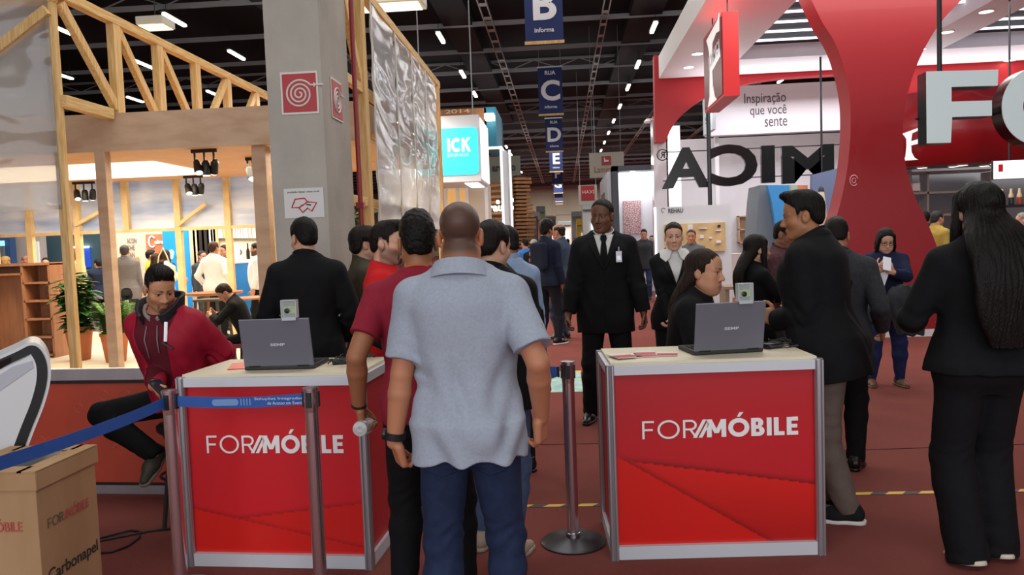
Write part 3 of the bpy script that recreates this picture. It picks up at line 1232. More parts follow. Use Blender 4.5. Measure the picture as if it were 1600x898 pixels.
structure(mb, 'trim_1', mat('carpet_seam', '3c1512', .95))
mb = MB()
mb.box((3.4, 5.62, .0015), (3.6, .010, .003), rz=.06)
structure(mb, 'trim_2', mat('carpet_seam', '3c1512', .95))

# roof steel: purlins across, cable trays along
M_STEEL = mat('roof_steel', 'a0a3a6', .6, .2)
yy = 12.2
n = 0
while yy < 106:
    mb = MB()
    mb.box((0, yy, 9.2), (84, .07, .16))
    if n % 3 == 0:
        mb.box((0, yy, 9.62), (84, .06, .1))
        for i in range(40):
            mb.bar((-40 + i * 2, yy, 9.24), (-39 + i * 2, yy, 9.6), .035)
            mb.bar((-39 + i * 2, yy, 9.6), (-38 + i * 2, yy, 9.24), .035)
    tag(mb.build('roof_beam', M_STEEL), kind='structure')
    yy += 3.75
    n += 1
for x, w in ((-2.26, .26), (1.66, .2), (5.7, .18), (-8.2, .2), (-14, .2), (10, .2)):
    mb = MB()
    for sx in (-1, 1):
        mb.box((x + sx * w / 2, 58, 9.05), (.03, 96, .1))
    for i in range(64):
        mb.box((x, 11 + i * 1.5, 9.03), (w, .25, .03))
    tag(mb.build('cable_tray', mat('tray_zinc', 'bdbcb6', .5, .3)), kind='structure')
# dark ventilation ducts under the roof
for x, y0, y1, w in ((1.9, 24, 60, 1.1), (-4.6, 16, 50, 1.0), (-10.0, 14, 40, .9)):
    mb = MB()
    mb.box((x + 1.2, (y0 + y1) / 2, 9.35), (w, y1 - y0, .35))
    tag(mb.build('roof_duct', mat('duct_grey', '1e2023', .8)), kind='structure')
mb = MB()
mb.box((0, 101, 8.9), (60, .5, .5))
tag(mb.build('roof_beam', mat('girder', '55565a', .7)), kind='structure')

# fluorescent fittings
lamp_rows = [(3.37, y, 'right lamp row over the aisle') for y in (21.8, 27.2, 32.8, 37.6, 42.9, 48, 53.2, 58.4, 63.6, 68.8, 74, 80)] + \
            [(-4.0, y, 'left lamp row over the aisle') for y in (21.6, 27.0, 32.9, 37.4, 42.9, 48, 53.2, 58.4, 63.6, 68.8, 74, 80)] + \
            [(-11.65, y, 'lamp row above the timber frame') for y in (18.4, 23.3, 27.8, 32.8, 37.6)] + \
            [(-15.5, y, 'second lamp row above the timber frame') for y in (23.8, 28.4, 34.2, 39.0)] + [(-19.4, y, 'outer lamp row at the far left') for y in (29.4, 34.6, 40)] + \
            [(10.6, y, 'lamp row beyond the white canopy') for y in (37.6, 43, 48, 53)]
lamp0 = None
ORD = ['nearest', 'second', 'third', 'fourth', 'fifth', 'sixth', 'seventh', 'eighth', 'ninth', 'tenth', 'eleventh', 'farthest']
cnt = {}
for x, y, nm in lamp_rows:
    k = cnt.get(nm, 0)
    cnt[nm] = k + 1
    lb = f'white fluorescent tube lamp, {ORD[k]} in the {nm}'
    if lamp0 is None:
        lamp0 = empty('ceiling_lamp', (x, y, 8.72), 0, lb, 'lamp', 'fluorescent hall lamps')
        mb = MB()
        mb.box((0, 0, .09), (.20, 1.5, .07))
        mb.tube([(0, -.5, .12), (0, -.5, .99)], .01, 5)
        mb.tube([(0, .5, .12), (0, .5, .99)], .01, 5)
        mb.build('housing', M_DARK, lamp0)
        mb = MB()
        mb.box((0, 0, .02), (.13, 1.3, .06), bev=.02)
        mb.build('tube', M_GLOW, lamp0)
        lch = list(lamp0.children)
    else:
        e = empty('ceiling_lamp', (x, y, 8.72), 0, lb, 'lamp', 'fluorescent hall lamps')
        for c in lch:
            d = c.copy()
            d.parent = e
            COL.objects.link(d)
for px, py, y, lb in ((243, 36, 15, 'small pale box lamp beside a tube lamp above the timber frame'), (598, 3, 12, 'wide white box lamp at the top edge beside the concrete column')):
    p = at(px, py, y)
    t = empty('box_lamp', p, 0, lb, 'lamp')
    w = .55 if px < 300 else 1.3
    mb = MB(); mb.box((0, 0, 0), (w, .5, .16), bev=.02); mb.build('housing', mat('lamp_white', 'd8d6c4', .5), t)
    mb = MB(); mb.box((0, 0, -.085), (w * .9, .42, .02)); mb.build('diffuser', mat('box_glow', 'ffffff', .5, emit='fff2d8', estr=.8), t)
    mb = MB(); mb.tube([(0, 0, .08), (0, 0, 9.71 - p.z)], .012, 5); mb.build('hanger', M_DARK, t)

# street banners over the aisle
M_NAVY = mat('banner_navy', '1f2f66', .75, var=.12, vscale=3)
M_BANW = mat('banner_white', 'e9e9ee', .7)
for k, (ch, y) in enumerate(zip('BCDEFGHIJ', (18.5, 29, 41, 53, 65, 77, 86, 94, 100))):
    zt, zb, x = 8.0, 6.25, -.27
    t = empty('hanging_banner', (x, y, 0), 0, f'navy hanging banner with a white letter {ch} over the aisle', 'banner', 'street banners over the aisle')
    mb = MB()
    mb.box((0, 0, (zt + zb) / 2), (.9, .015, zt - zb))
    mb.build('cloth', M_NAVY, t)
    F_ = frame((0, -.012, 0), (1, 0, 0), (0, 0, 1))
    o = text('letter', ch, 1.0, M_BANW, Matrix.Translation((0, -.012, zb + .55)) @ frame((0, 0, 0), (1, 0, 0), (0, 0, 1)), t, .004, .03, 'CENTER', 1.05)
    if k < 4:
        text('street_word', 'RUA', .2, M_BANW, Matrix.Translation((0, -.012, zt - .28)) @ frame((0, 0, 0), (1, 0, 0), (0, 0, 1)), t, .003, .006, 'CENTER')
        text('footer_word', 'informa', .15, M_BANW, Matrix.Translation((0, -.012, zb + .24)) @ frame((0, 0, 0), (1, 0, 0), (0, 0, 1)), t, .003, .002, 'CENTER')
    mb = MB(); mb.box((0, 0, zb), (.94, .05, .07)); mb.build('bottom_bar', M_PINE, t)
    mb = MB(); mb.box((0, 0, zt), (.94, .05, .05)); mb.build('top_bar', M_ALU, t)
    mb = MB()
    for sx in (-.4, .4):
        mb.tube([(sx, 0, zt), (sx, 0, 9.71)], .008, 5)
    mb.build('cable', M_STEEL, t)


def tfit(name, s, m, o, x, y, w, h, parent=None, depth=.003, bold=0., mirror=False):
    """text fitted to a w x h box whose lower left corner is o, along directions x and y"""
    me = text(name, s, 1., m, Matrix.Identity(4), parent, 0., bold)
    d = me.data
    co = np.empty(len(d.vertices) * 3, f32)
    d.vertices.foreach_get('co', co)
    co = co.reshape(-1, 3)
    lo, hi = co.min(0), co.max(0)
    bpy.data.objects.remove(me)
    me = text(name, s, 1., m, Matrix.Identity(4), parent, .5, bold)
    d = me.data
    S_ = Matrix.Diagonal((w / (hi[0] - lo[0]), h / (hi[1] - lo[1]), depth, 1)) @ Matrix.Translation((-lo[0], -lo[1], .5))
    if mirror:
        S_ = Matrix.Translation((w, 0, 0)) @ Matrix.Diagonal((-1, 1, 1, 1)) @ S_
    d.transform(frame(o, x, y) @ S_)
    if mirror:
        d.flip_normals()
    return me


FX, FZ = Vector((1, 0, 0)), Vector((0, 0, 1))

# ------------------------------------------------------------------ concrete column and what hangs on it
mb = MB()
mb.box((-2.065, 6.39, 4.8), (.45, .78, 9.6), bev=.02)
tag(mb.build('concrete_column', mat('concrete', 'b9b4aa', .85, spec=.2, var=.16, vscale=2.2, bump=.25, bscale=25), None, True), kind='structure')

M_SIGNRED = mat('sign_red', 'b3242a', .45, var=.05)
M_SIGNW = mat('sign_white', 'dcd8cf', .5)


def hose_sign(o, x, w, h, label):
    x = Vector(x)
    n = x.cross(FZ)
    t = empty('hose_sign', o, 0, label, 'sign')
    mb = MB(); mb.box((0, 0, 0), (w, h, .006), frame((0, 0, 0), x, FZ)); mb.build('backing', M_SIGNW, t)
    mb = MB(); mb.box((0, 0, .0045), (w * .90, h * .90, .004), frame((0, 0, 0), x, FZ)); mb.build('red_field', M_SIGNRED, t)
    pts = []
    for i in range(90):
        a = i / 89 * 3.15 * 2 * PI
        r = w * (.035 + .34 * i / 89)
        pts.append(x * (r * math.sin(a) * 1.0) + FZ * (r * math.cos(a) - h * .03) + n * .008)
    p0 = pts[-1]
    mb = MB()
    mb.tube(pts, w * .026, 6)
    mb.tube([p0, p0 + x * w * .12, p0 + x * w * .34], w * .024, 6)
    mb.box((0, 0, 0), (.012, w * .1, .01), frame(p0 + x * w * .1, x, FZ))
    mb.build('hose_symbol', M_SIGNW, t)


p = at(468, 145, 5.99)
hose_sign((p.x, 5.994, p.z), (1, 0, 0), .30, .33, 'red and white fire hose sign on the front of the concrete column')
hose_sign((-1.834, 6.36, p.z + .0), (0, 1, 0), .30, .33, 'red and white fire hose sign on the right side of the concrete column')
p = at(475, 317, 5.99)
t = empty('notice_sign', (p.x, 5.994, p.z), 0, 'white paper notice with a red outlined map shape on the concrete column', 'sign')
mb = MB(); mb.box((0, 0, 0), (.32, .004, .235)); mb.build('paper', mat('paper', 'd9d8d6', .7), t)
q = [(-.105, -.005), (-.075, .045), (-.03, .062), (.012, .058), (.03, .026), (.06, .022), (.108, .018), (.06, -.055), (.03, -.05), (.0, -.03), (-.02, -.058), (-.06, -.06), (-.045, -.022)]
q = [(-.10, -.02), (-.07, .045), (.005, .05), (.03, .02), (.102, .012), (.06, -.055), (.028, -.028), (-.012, -.062), (-.045, -.022)]
mb = MB()
mb.tube([(x, -.005, z - .012) for x, z in q], .0055, 6, True)
mb.tube([(.03, -.005, .008), (-.04, -.005, -.034)], .005, 6)
mb.build('map_outline', mat('notice_red', 'c2282e', .6), t)
mb = MB(); mb.tube([(-.03, -.004, -.008), (.055, -.004, -.016)], .005, 6); mb.build('cigarette', M_SIGNW, t)
mb = MB(); mb.tube([(.02, -.0045, -.0125), (.055, -.0045, -.017)], .0055, 6); mb.build('cigarette_tip', M_DARK, t)
tfit('notice_text', 'proibido fumar neste local.', mat('ink', '3a3a40', .7), (-.13, -.004, .077), FX, FZ, .26, .020, t, .001)
mb = MB()
mb.tube([(-1.80, 6.83, 0), (-1.80, 6.83, 9.5)], .022, 8)
for z in (1.2, 1.95, 4.2, 6.5):
    mb.box((-1.80, 6.83, z), (.07, .06, .05))
tag(mb.build('fire_pipe', mat('pipe_red', '8f1f26', .4), None, True), 'thin red pipe running up the right edge of the concrete column', 'pipe')

# ------------------------------------------------------------------ timber booth on the left
def sheet_mat(clear=.22, name='polycarbonate'):
    m = bpy.data.materials.new(name)
    m.use_nodes = True
    N, L = m.node_tree.nodes, m.node_tree.links
    b = N['Principled BSDF']
    b.inputs['Base Color'].default_value = (*lin('cdd1d8'), 1)
    b.inputs['Roughness'].default_value = .10
    b.inputs['Metallic'].default_value = .75
    tr = N.new('ShaderNodeBsdfTranslucent'); tr.inputs['Color'].default_value = (*lin('e9ecf2'), 1)
    tp = N.new('ShaderNodeBsdfTransparent')
    m1, m2 = N.new('ShaderNodeMixShader'), N.new('ShaderNodeMixShader')
    m1.inputs['Fac'].default_value = .48
    m2.inputs['Fac'].default_value = clear
    L.new(b.outputs[0], m1.inputs[1]); L.new(tr.outputs[0], m1.inputs[2])
    L.new(m1.outputs[0], m2.inputs[1]); L.new(tp.outputs[0], m2.inputs[2])
    L.new(m2.outputs[0], N['Material Output'].inputs['Surface'])
    tc = N.new('ShaderNodeTexCoord')
    mp = N.new('ShaderNodeMapping'); mp.inputs['Scale'].default_value = (.9, .55, 1.7)
    n = N.new('ShaderNodeTexNoise'); n.inputs['Scale'].default_value = 1.3; n.inputs['Detail'].default_value = .6; n.inputs['Distortion'].default_value = .9
    L.new(tc.outputs['Object'], mp.inputs['Vector']); L.new(mp.outputs['Vector'], n.inputs['Vector'])
    bp = N.new('ShaderNodeBump'); bp.inputs['Strength'].default_value = .9; bp.inputs['Distance'].default_value = .12
    L.new(n.outputs['Fac'], bp.inputs['Height'])
    w = N.new('ShaderNodeTexWave'); w.inputs['Scale'].default_value = 14
    w.bands_direction = 'Y'
    L.new(tc.outputs['Object'], w.inputs['Vector'])
    bp2 = N.new('ShaderNodeBump'); bp2.inputs['Strength'].default_value = .12; bp2.inputs['Distance'].default_value = .01
    L.new(w.outputs['Fac'], bp2.inputs['Height']); L.new(bp.outputs['Normal'], bp2.inputs['Normal'])
    L.new(bp2.outputs['Normal'], b.inputs['Normal'])
    return m


M_POLY = sheet_mat()
M_POLYL = sheet_mat(.50, 'polycarbonate_clear')
M_POLYFAR = mat('polycarbonate_far', '9fb2d6', .3, alpha=.72, var=.4, vscale=1.2, col2='dfe5f0', stretch=(.6, .6, 3))


def beam(t, name, a, b, w=.13, th=None, m=None):
    mb = MB()
    mb.bar(a, b, w, th, bev=.006)
    a, b = Vector(a), Vector(b)
    mm = m or (M_PINE_H if abs((b - a).normalized().y) > .8 else M_PINE)
    return mb.build(name, mm, t)


XL, XR = -5.0, -1.95
# left truss with its corner post
t = empty('timber_frame', (XL, 7.6, 0), 0, 'pine truss frame with diagonals above the plywood canopy at left', 'timber frame')
o = Vector((XL, 7.6, 0))
beam(t, 'post', Vector((XL - .05, 7.55, .0)) - o, Vector((XL - .05, 7.55, 4.3)) - o, .09, .07)
beam(t, 'top_beam', Vector((XL, 7.5, 4.24)) - o, Vector((XL, 16.5, 4.24)) - o, .10, .10)
for i, y in enumerate((8.55, 9.5, 10.5, 11.5, 12.6, 13.7)):
    beam(t, 'upright', Vector((XL, y, 3.18)) - o, Vector((XL, y, 4.2)) - o, .09, .14)
for (y0, z0, y1, z1) in ((7.62, 4.15, 8.5, 3.25), (8.62, 4.15, 9.42, 3.25), (9.58, 4.15, 10.4, 3.25), (11.45, 4.15, 10.65, 3.25), (12.55, 4.15, 11.7, 3.25)):
    beam(t, 'diagonal_brace', Vector((XL, y0, z0)) - o, Vector((XL, y1, z1)) - o, .07, .10, M_PINE)
beam(t, 'lower_beam', Vector((XL, 7.55, 3.16)) - o, Vector((XL, 8.38, 3.16)) - o, .10, .12)
beam(t, 'front_top_beam', Vector((-8.4, 7.55, 4.10)) - o, Vector((XL, 7.55, 4.20)) - o, .10, .12, M_PINE)
beam(t, 'front_brace', Vector((-6.6, 7.5, 3.05)) - o, Vector((XL - .05, 7.5, 4.05)) - o, .07, .10, M_PINE)
for i in range(3):
    mb = MB()
    mb.box((-.62 - i * 1.16, -.10, 3.13), (1.14, .012, 2.12))
    mb.build('polycarbonate_sheet', M_POLYL, t)
# right truss frame towards the aisle
t = empty('timber_frame', (XR, 7.6, 0), 0, 'pine truss frame with wavy clear sheets right of the concrete column', 'timber frame')
o = Vector((XR, 7.6, 0))
for y in (6.92, 7.66, 12.4):
    beam(t, 'post', Vector((XR, y, .0)) - o, Vector((XR, y, 4.10)) - o, .10, .14)
beam(t, 'top_beam', Vector((XR, 6.8, 4.15)) - o, Vector((XR, 12.55, 4.15)) - o, .10, .10)
beam(t, 'rail', Vector((XR, 6.9, 3.14)) - o, Vector((XR, 12.5, 3.14)) - o, .06, .09)
beam(t, 'rail', Vector((XR, 6.9, 2.02)) - o, Vector((XR, 12.5, 2.02)) - o, .06, .09)
beam(t, 'diagonal_brace', Vector((XR, 6.95, 4.1)) - o, Vector((XR, 7.6, 3.2)) - o, .06, .10, M_PINE)
beam(t, 'diagonal_brace', Vector((XR, 12.3, 4.0)) - o, Vector((XR, 11.9, 3.2)) - o, .06, .10, M_PINE)
# wavy sheets
for i, (y0, y1) in enumerate(((7.76, 8.9), (8.9, 9.87), (9.87, 10.86), (10.86, 11.85))):
    vs, fs = [], []
    NZ, NY = 60, 14
    for a in range(NZ + 1):
        z = 1.80 + (4.02 - 1.80) * a / NZ
        for b_ in range(NY + 1):
            y = y0 + .012 + (y1 - y0 - .024) * b_ / NY
            dx = .020 * math.sin(z * 5.2 + 1.6 * math.sin((y - y0) * 3 + i)) * math.sin(PI * b_ / NY) + .008 * math.sin(z * 13 + i * 2 + y * 4)
            vs.append((XR + .085 + dx - o.x, y - o.y, z))
    for a in range(NZ):
        for b_ in range(NY):
            k = a * (NY + 1) + b_
            fs.append((k, k + 1, k + NY + 2, k + NY + 1))
    mb = MB(); mb.add(vs, fs)
    s_ = mb.build('polycarbonate_sheet', M_POLY, t, 'all')
    md = s_.modifiers.new('thickness', 'SOLIDIFY'); md.thickness = .006
    mb = MB()
    mb.box((XR + .10 - o.x, y0 - o.y, 2.9), (.012, .02, 2.25))
    mb.build('joint_strip', mat('strip_pale', 'd6d4cc', .4), t)

# plywood canopy
t = empty('booth_canopy', (-5, 8.4, 0), 0, 'plywood booth canopy with a warm ceiling and glowing panel at left', 'canopy')
o = Vector((-5, 8.4, 0))
mb = MB()
mb.box((-5.65 - o.x, 8.44 - o.y, 2.965), (7.1, .08, .42))
mb.build('fascia', M_PLY, t)
mb = MB()
mb.box((-5.6 - o.x, 10.28 - o.y, 2.80), (7.2, 3.6, .05))
mb.build('ceiling_board', mat('ceiling_ply', 'd9a877', .5, var=.25, vscale=2, col2='cf9a66'), t)
mb = MB(); mb.box((-2.12 - o.x, 10.28 - o.y, 2.965), (.06, 3.58, .40)); mb.build('side_fascia', M_PLY, t)
mb = MB(); mb.prism([(-5.2 - o.x, 9.6 - o.y), (-5.2 - o.x, 11.3 - o.y), (-8.6 - o.x, 11.3 - o.y), (-8.6 - o.x, 9.6 - o.y)], .02, None, 2.755); mb.build('light_panel', M_PANELGLOW, t)
mb = MB(); mb.box((-5.17 - o.x, 8.46 - o.y, 1.38), (.12, .12, 2.76), bev=.006); mb.build('post', M_PLY, t)
mb = MB(); mb.box((at(411, 300, 8.6).x - o.x, 8.6 - o.y, 1.38), (.16, .16, 2.76), bev=.006); mb.build('post', M_PLY, t)
tag(MB().box((0, 0, 1.75), (.2, .2, 3.5), bev=.006).build('plywood_pillar', M_PLY, loc=(at(228, 300, 17.6).x, 17.6, 0)), 'plywood post standing behind the beige stand wall', 'post')
area_light('canopy_panel_light', (-6.6, 10.4, 2.72), (0, 0, 0), 3, 1.5, 110, (1, .86, .66))
area_light('canopy_spot_light', (-3.6, 9.6, 2.70), (0, 0, 0), 2, 1.5, 95, (1, .84, .62))
area_light('canopy_back_light', (-7.0, 14.6, 4.2), (0, 0, 0), 9, 3, 750, (1, .90, .76))


def track_light(p, w, lb, n=3):
    t = empty('track_light', p, 0, lb, 'lamp', 'track lights under the plywood canopy')
    mb = MB(); mb.box((0, 0, -.02), (w, .035, .035)); mb.build('track', M_BLACK, t)
    for i in range(n):
        x = -w * .38 + w * .76 * i / (n - 1)
        mb = MB()
        mb.tube([(x, 0, -.03), (x, 0, -.12), (x + .03, -.02, -.15)], .012, 6)
        mb.lathe([(.030, 0), (.046, .03), (.05, .15), (.045, .17)], 12, Matrix.Translation((x + .02, -.01, -.13)) @ Matrix.Rotation(R(155 + 25 * i), 4, 'X') @ Matrix.Rotation(R(20 - 20 * i), 4, 'Y'))
        s_ = mb.build('spot', M_BLACK, t, True)
        mb = MB()
        mb.lathe([(.0, .172), (.040, .173), (.036, .178), (0, .179)], 12, Matrix.Translation((x + .02, -.01, -.13)) @ Matrix.Rotation(R(155 + 25 * i), 4, 'X') @ Matrix.Rotation(R(20 - 20 * i), 4, 'Y'), cap=False)
        mb.build('bulb', M_DOWN, s_)


for px, py, y, w, lb in ((318, 228, 8.75, .30, 'black three-headed track light nearest the column under the plywood canopy front'), (394, 250, 9.7, .17, 'short black track light right beside the concrete column'),
                         (302, 284, 11.6, .30, 'black track light at the canopy back above the wooden posts'), (131, 296, 11.8, .36, 'black three-headed track light between the left pine post and plywood post')):
    p = at(px, py, y)
    track_light((p.x, y, 2.775), w, lb)

# rear translucent wall of the booth
t = empty('timber_frame', (-5, 12.2, 0), 0, 'pale pine frame with bluish translucent panels behind the plywood canopy', 'timber frame')
o = Vector((-5, 12.2, 0))
za, zb_ = 1.98, 2.95
for px in (-12, 45, 120, 197, 278, 356, 430):
    x = at(px, 330, 12.2).x
    mb = MB(); mb.bar(Vector((x, 12.2, 1.98 if px in (197,) else 0)) - o, Vector((x, 12.2, 3.05)) - o, .10, .08); mb.build('post', mat('pale_pine', 'dfc08a', .6, var=.2, vscale=5), t)
x0, x1 = at(-40, 330, 12.2).x, at(432, 330, 12.2).x
mb = MB(); mb.bar(Vector((x0, 12.2, za)) - o, Vector((x1, 12.2, za)) - o, .06, .05); mb.build('rail', mat('pale_pine', ''), t)
for a, b in ((118, 172), (278, 322)):
    pa, pb = at(a, 352, 12.15), at(b, 322 if a < 200 else 318, 12.15)
    mb = MB(); mb.bar(pa - o, pb - o, .06, .05); mb.build('diagonal_brace', mat('pale_pine', ''), t)
xs = [at(px, 330, 12.24).x for px in (-40, 45, 120, 197, 278, 356, 430)]
for a, b in zip(xs[:-1], xs[1:]):
    mb = MB(); mb.box(((a + b) / 2 - o.x, .05, (za + zb_) / 2), (b - a - .04, .012, zb_ - za)); mb.build('translucent_panel', M_POLYFAR, t)

# booth floor and low red wall
mb = MB()
mb.box((-7.0, 11.2, .03), (9.9, 7.6, .06))
tag(mb.build('floor_platform', mat('pale_boards', 'cdbfa8', .5, var=.2, vscale=3, stretch=(.3, 3, 1))), kind='structure')
RW = empty('low_wall', (-2.9, 4.84, 0), R(-4), 'low orange red printed wall with an aluminium top rail behind the seated man', 'low wall')
mb = MB(); mb.box((0, 0, .40), (2.2, .035, .72)); mb.build('panel', mat('printed_red', 'b5432c', .45, var=.12, vscale=5), RW)
mb = MB(); mb.box((0, 0, .80), (2.22, .05, .075)); mb.build('top_rail', M_ALU, RW)
mb = MB(); mb.box((0, -.004, .75), (2.2, .05, .018)); mb.box((0, -.004, .068), (2.2, .05, .016)); mb.build('gasket', M_BLACK, RW)
mb = MB(); mb.box((0, 0, .03), (2.22, .05, .06)); mb.build('bottom_rail', M_ALU, RW)
mb = MB(); mb.box((.60, -.03, .40), (.05, .05, .80)); mb.build('post', M_ALU, RW)
rr = random.Random(3)
mb = MB()
for i in range(26):
    x, z, r = rr.uniform(-1.0, .4), rr.uniform(.25, .7), rr.choice((.008, .012, .025, .03))
    mb.tube([(x + r * math.cos(a), -.0185, z + r * math.sin(a)) for a in np.linspace(0, 2 * PI, 15)[:-1]], .0022, 4, True)
mb.build('printed_rings', mat('ring_print', 'c2604a', .5), RW)

# ------------------------------------------------------------------ red and white stand on the right
# white canopy with recessed lamps, slatted opening
CZ = 5.20
t = empty('stand_canopy', (5.8, 10, CZ), 0, 'large white canopy ceiling with round recessed lamps over the red stand', 'canopy')
o = Vector((5.8, 10, CZ))
def slab(x0, y0, x1, y1, z0=0., th=.5):
    mb.box(((x0 + x1) / 2 - o.x, (y0 + y1) / 2 - o.y, z0 + th / 2), (x1 - x0, y1 - y0, th))
mb = MB()
OX0, OX1, OX2, OX3, OY0, OY1 = 3.8, 7.1, 7.9, 12.3, 10.5, 16.6     # two openings with slats
slab(2.34, 8.6, OX0, 18.15)
slab(OX0, 8.6, 15.5, OY0)
slab(OX0, OY1, 15.5, 18.15)
slab(OX1, OY0, OX2, OY1)
slab(OX3, OY0, 15.5, OY1)
mb.build('soffit', mat('soffit_white', 'f0eff3', .55), t)
mb = MB(); slab(OX0, OY0, OX1, OY1, .28, .04); slab(OX2, OY0, OX3, OY1, .28, .04); mb.build('opening_lining', mat('opening_dark', '34363c', .8), t)
k = 0
y = OY0 + .3
while y < OY1:
    for a, b in ((OX0, OX1), (OX2, OX3)):
        mb = MB(); mb.box(((a + b) / 2 - o.x, y - o.y, .24), (b - a - .02, .035, .04)); mb.build('light_strip', mat('strip_glow', 'ffffff', .5, emit='eef2ff', estr=1.6), t)
    y += .66
for px, py in ((1213, 28), (1186, 59), (1160, 82), (1090, 84), (1076, 105), (1541, 18), (1480, 50), (1437, 77), (1578, 94), (1140, 48), (1500, 88)):
    p = gr(px, py, CZ)
    if OX0 - .1 < p.x < OX1 + .1 and OY0 < p.y < OY1 or OX2 < p.x < OX3 and OY0 < p.y < OY1:
        continue
    mb = MB(); mb.lathe([(.105, -.004), (.125, -.012), (.125, .0), (.105, .0)], 20, Matrix.Translation(p - o), cap=False)
    r_ = mb.build('downlight', M_WHITE, t, True)
    mb = MB(); mb.lathe([(0, -.006), (.105, -.006), (.105, .0)], 20, Matrix.Translation(p - o), cap=False); mb.build('lens', M_DOWN, r_)
area_light('canopy_white_light', (5.0, 12.2, 5.1), (0, 0, 0), 5, 5, 260, (1, .97, .93))
area_light('stand_inside_light', (6.5, 18.8, 4.9), (0, 0, 0), 7, 1.0, 150, (.97, .98, 1.0))
area_light('stand_right_light', (12.0, 17.2, 3.9), (0, 0, 0), 5, 1.5, 230, (1, .95, .9))

area_light('added_soffit_fill', (7.0, 17.9, 4.35), (R(-150), 0, 0), 8, .3, 55, (.95, .97, 1.0))  # added upward fill that brightens the white soffit, not a fitting of the stand

# arched red portal panels
def outline(pts, Y, x_axis=FX):
    return [at(px, py, Y) for px, py in pts]


def panel_obj(pts, Y, depth, name, m, parent=None, loc=None):
    w = outline(pts, Y)
    o_ = Vector(loc) if loc is not None else Vector((0, 0, 0))
    mb = MB()
    n = len(w)
    vs = [p - o_ for p in w] + [p + Vector((0, depth, 0)) - o_ for p in w]
    mb.add(vs, [list(range(n)), [n + i for i in range(n)][::-1]] + [(i, i + n, (i + 1) % n + n, (i + 1) % n) for i in range(n)])
    return mb.build(name, m, parent, True)


def curve(pts, n=8):
    """Catmull-Rom through pixel points"""
    P_ = [np.array(p, float) for p in pts]
    P_ = [2 * P_[0] - P_[1]] + P_ + [2 * P_[-1] - P_[-2]]
    out = []
    for i in range(1, len(P_) - 2):
        for k in range(n):
            u = k / n
            a, b, c, d = P_[i - 1:i + 3]
            out.append(tuple(.5 * (2 * b + (c - a) * u + (2 * a - 5 * b + 4 * c - d) * u * u + (3 * b - a - 3 * c + d) * u**3)))
    out.append(tuple(P_[-2]))
    return out


YA = 18.25
p = at(1030, 220, YA)
arc = curve([(1040, 221), (1052, 196), (1075, 171), (1105, 151), (1150, 135), (1210, 123), (1310, 116)])
ar = tag(panel_obj([(1024, 222)] + arc + [(1310, 80), (1022, 86)], YA, .28, 'arch_panel', M_REDMATT), 'red arch panel hanging behind the canopy corner at the aisle', 'panel')
arc2 = curve([(1405, 190), (1420, 160), (1450, 143), (1500, 136), (1620, 132)])
tag(panel_obj([(1404, 140)] + [(1405, 200)] + arc2 + [(1620, 88), (1404, 92)], YA, .28, 'arch_panel', M_REDMATT), 'red arch panel behind the pale letters right of the red column', 'panel')

# the flared red column
YC, DC = 11.35, .42
left = curve([(1264, -8), (1285, 35), (1302, 62), (1315, 94), (1327, 147), (1329, 200), (1325, 255), (1317, 300), (1308, 335), (1290, 385), (1268, 440), (1248, 490), (1238, 531)], 5)
right = curve([(1480, 517), (1476, 470), (1468, 400), (1448, 345), (1427, 300), (1414, 250), (1411, 195), (1420, 140), (1440, 85), (1470, 35), (1510, -8)])
tcol = empty('flared_column', (at(1370, 520, YC).x, YC, 0), 0, 'tall glossy red column with a waist flaring out to top and base', 'column')
oc = Vector(tcol.location)
pts = left + right + [(1505, -55), (1250, -55)]
w_ = outline(pts, YC)
for i, q_ in enumerate(w_):
    if q_.z > CZ - .005:
        q_.z = CZ - .005
    if q_.z < .105:
        q_.z = .105
mb = MB(); n = len(w_)
mb.add([q_ - oc for q_ in w_] + [q_ + Vector((0, DC, 0)) - oc for q_ in w_], [list(range(n)), [n + i for i in range(n)][::-1]] + [(i, i + n, (i + 1) % n + n, (i + 1) % n) for i in range(n)])
mb.build('shaft', M_REDGLOSS, tcol, True)
xa, xb = at(1232, 531, YC).x, at(1480, 517, YC).x
mb = MB(); mb.box(((xa + xb) / 2 - oc.x, DC / 2, .05), (xb - xa + .05, DC + .05, .10)); mb.build('plinth', M_WHITE, tcol)
mb = MB()
mb.tube([(at(1334, 282, YC).x - oc.x + .055 * math.cos(a), -.004, at(1334, 282, YC).z + .075 * math.sin(a)) for a in np.linspace(.3, 5.6, 16)], .009, 5)
mb.tube([(at(1334, 282, YC).x - oc.x + .025 * math.cos(a), -.004, at(1334, 282, YC).z + .035 * math.sin(a)) for a in np.linspace(0, 2 * PI, 13)[:-1]], .008, 5, True)
mb.build('printed_mark', mat('mark_pale', 'd98a90', .5), tcol)

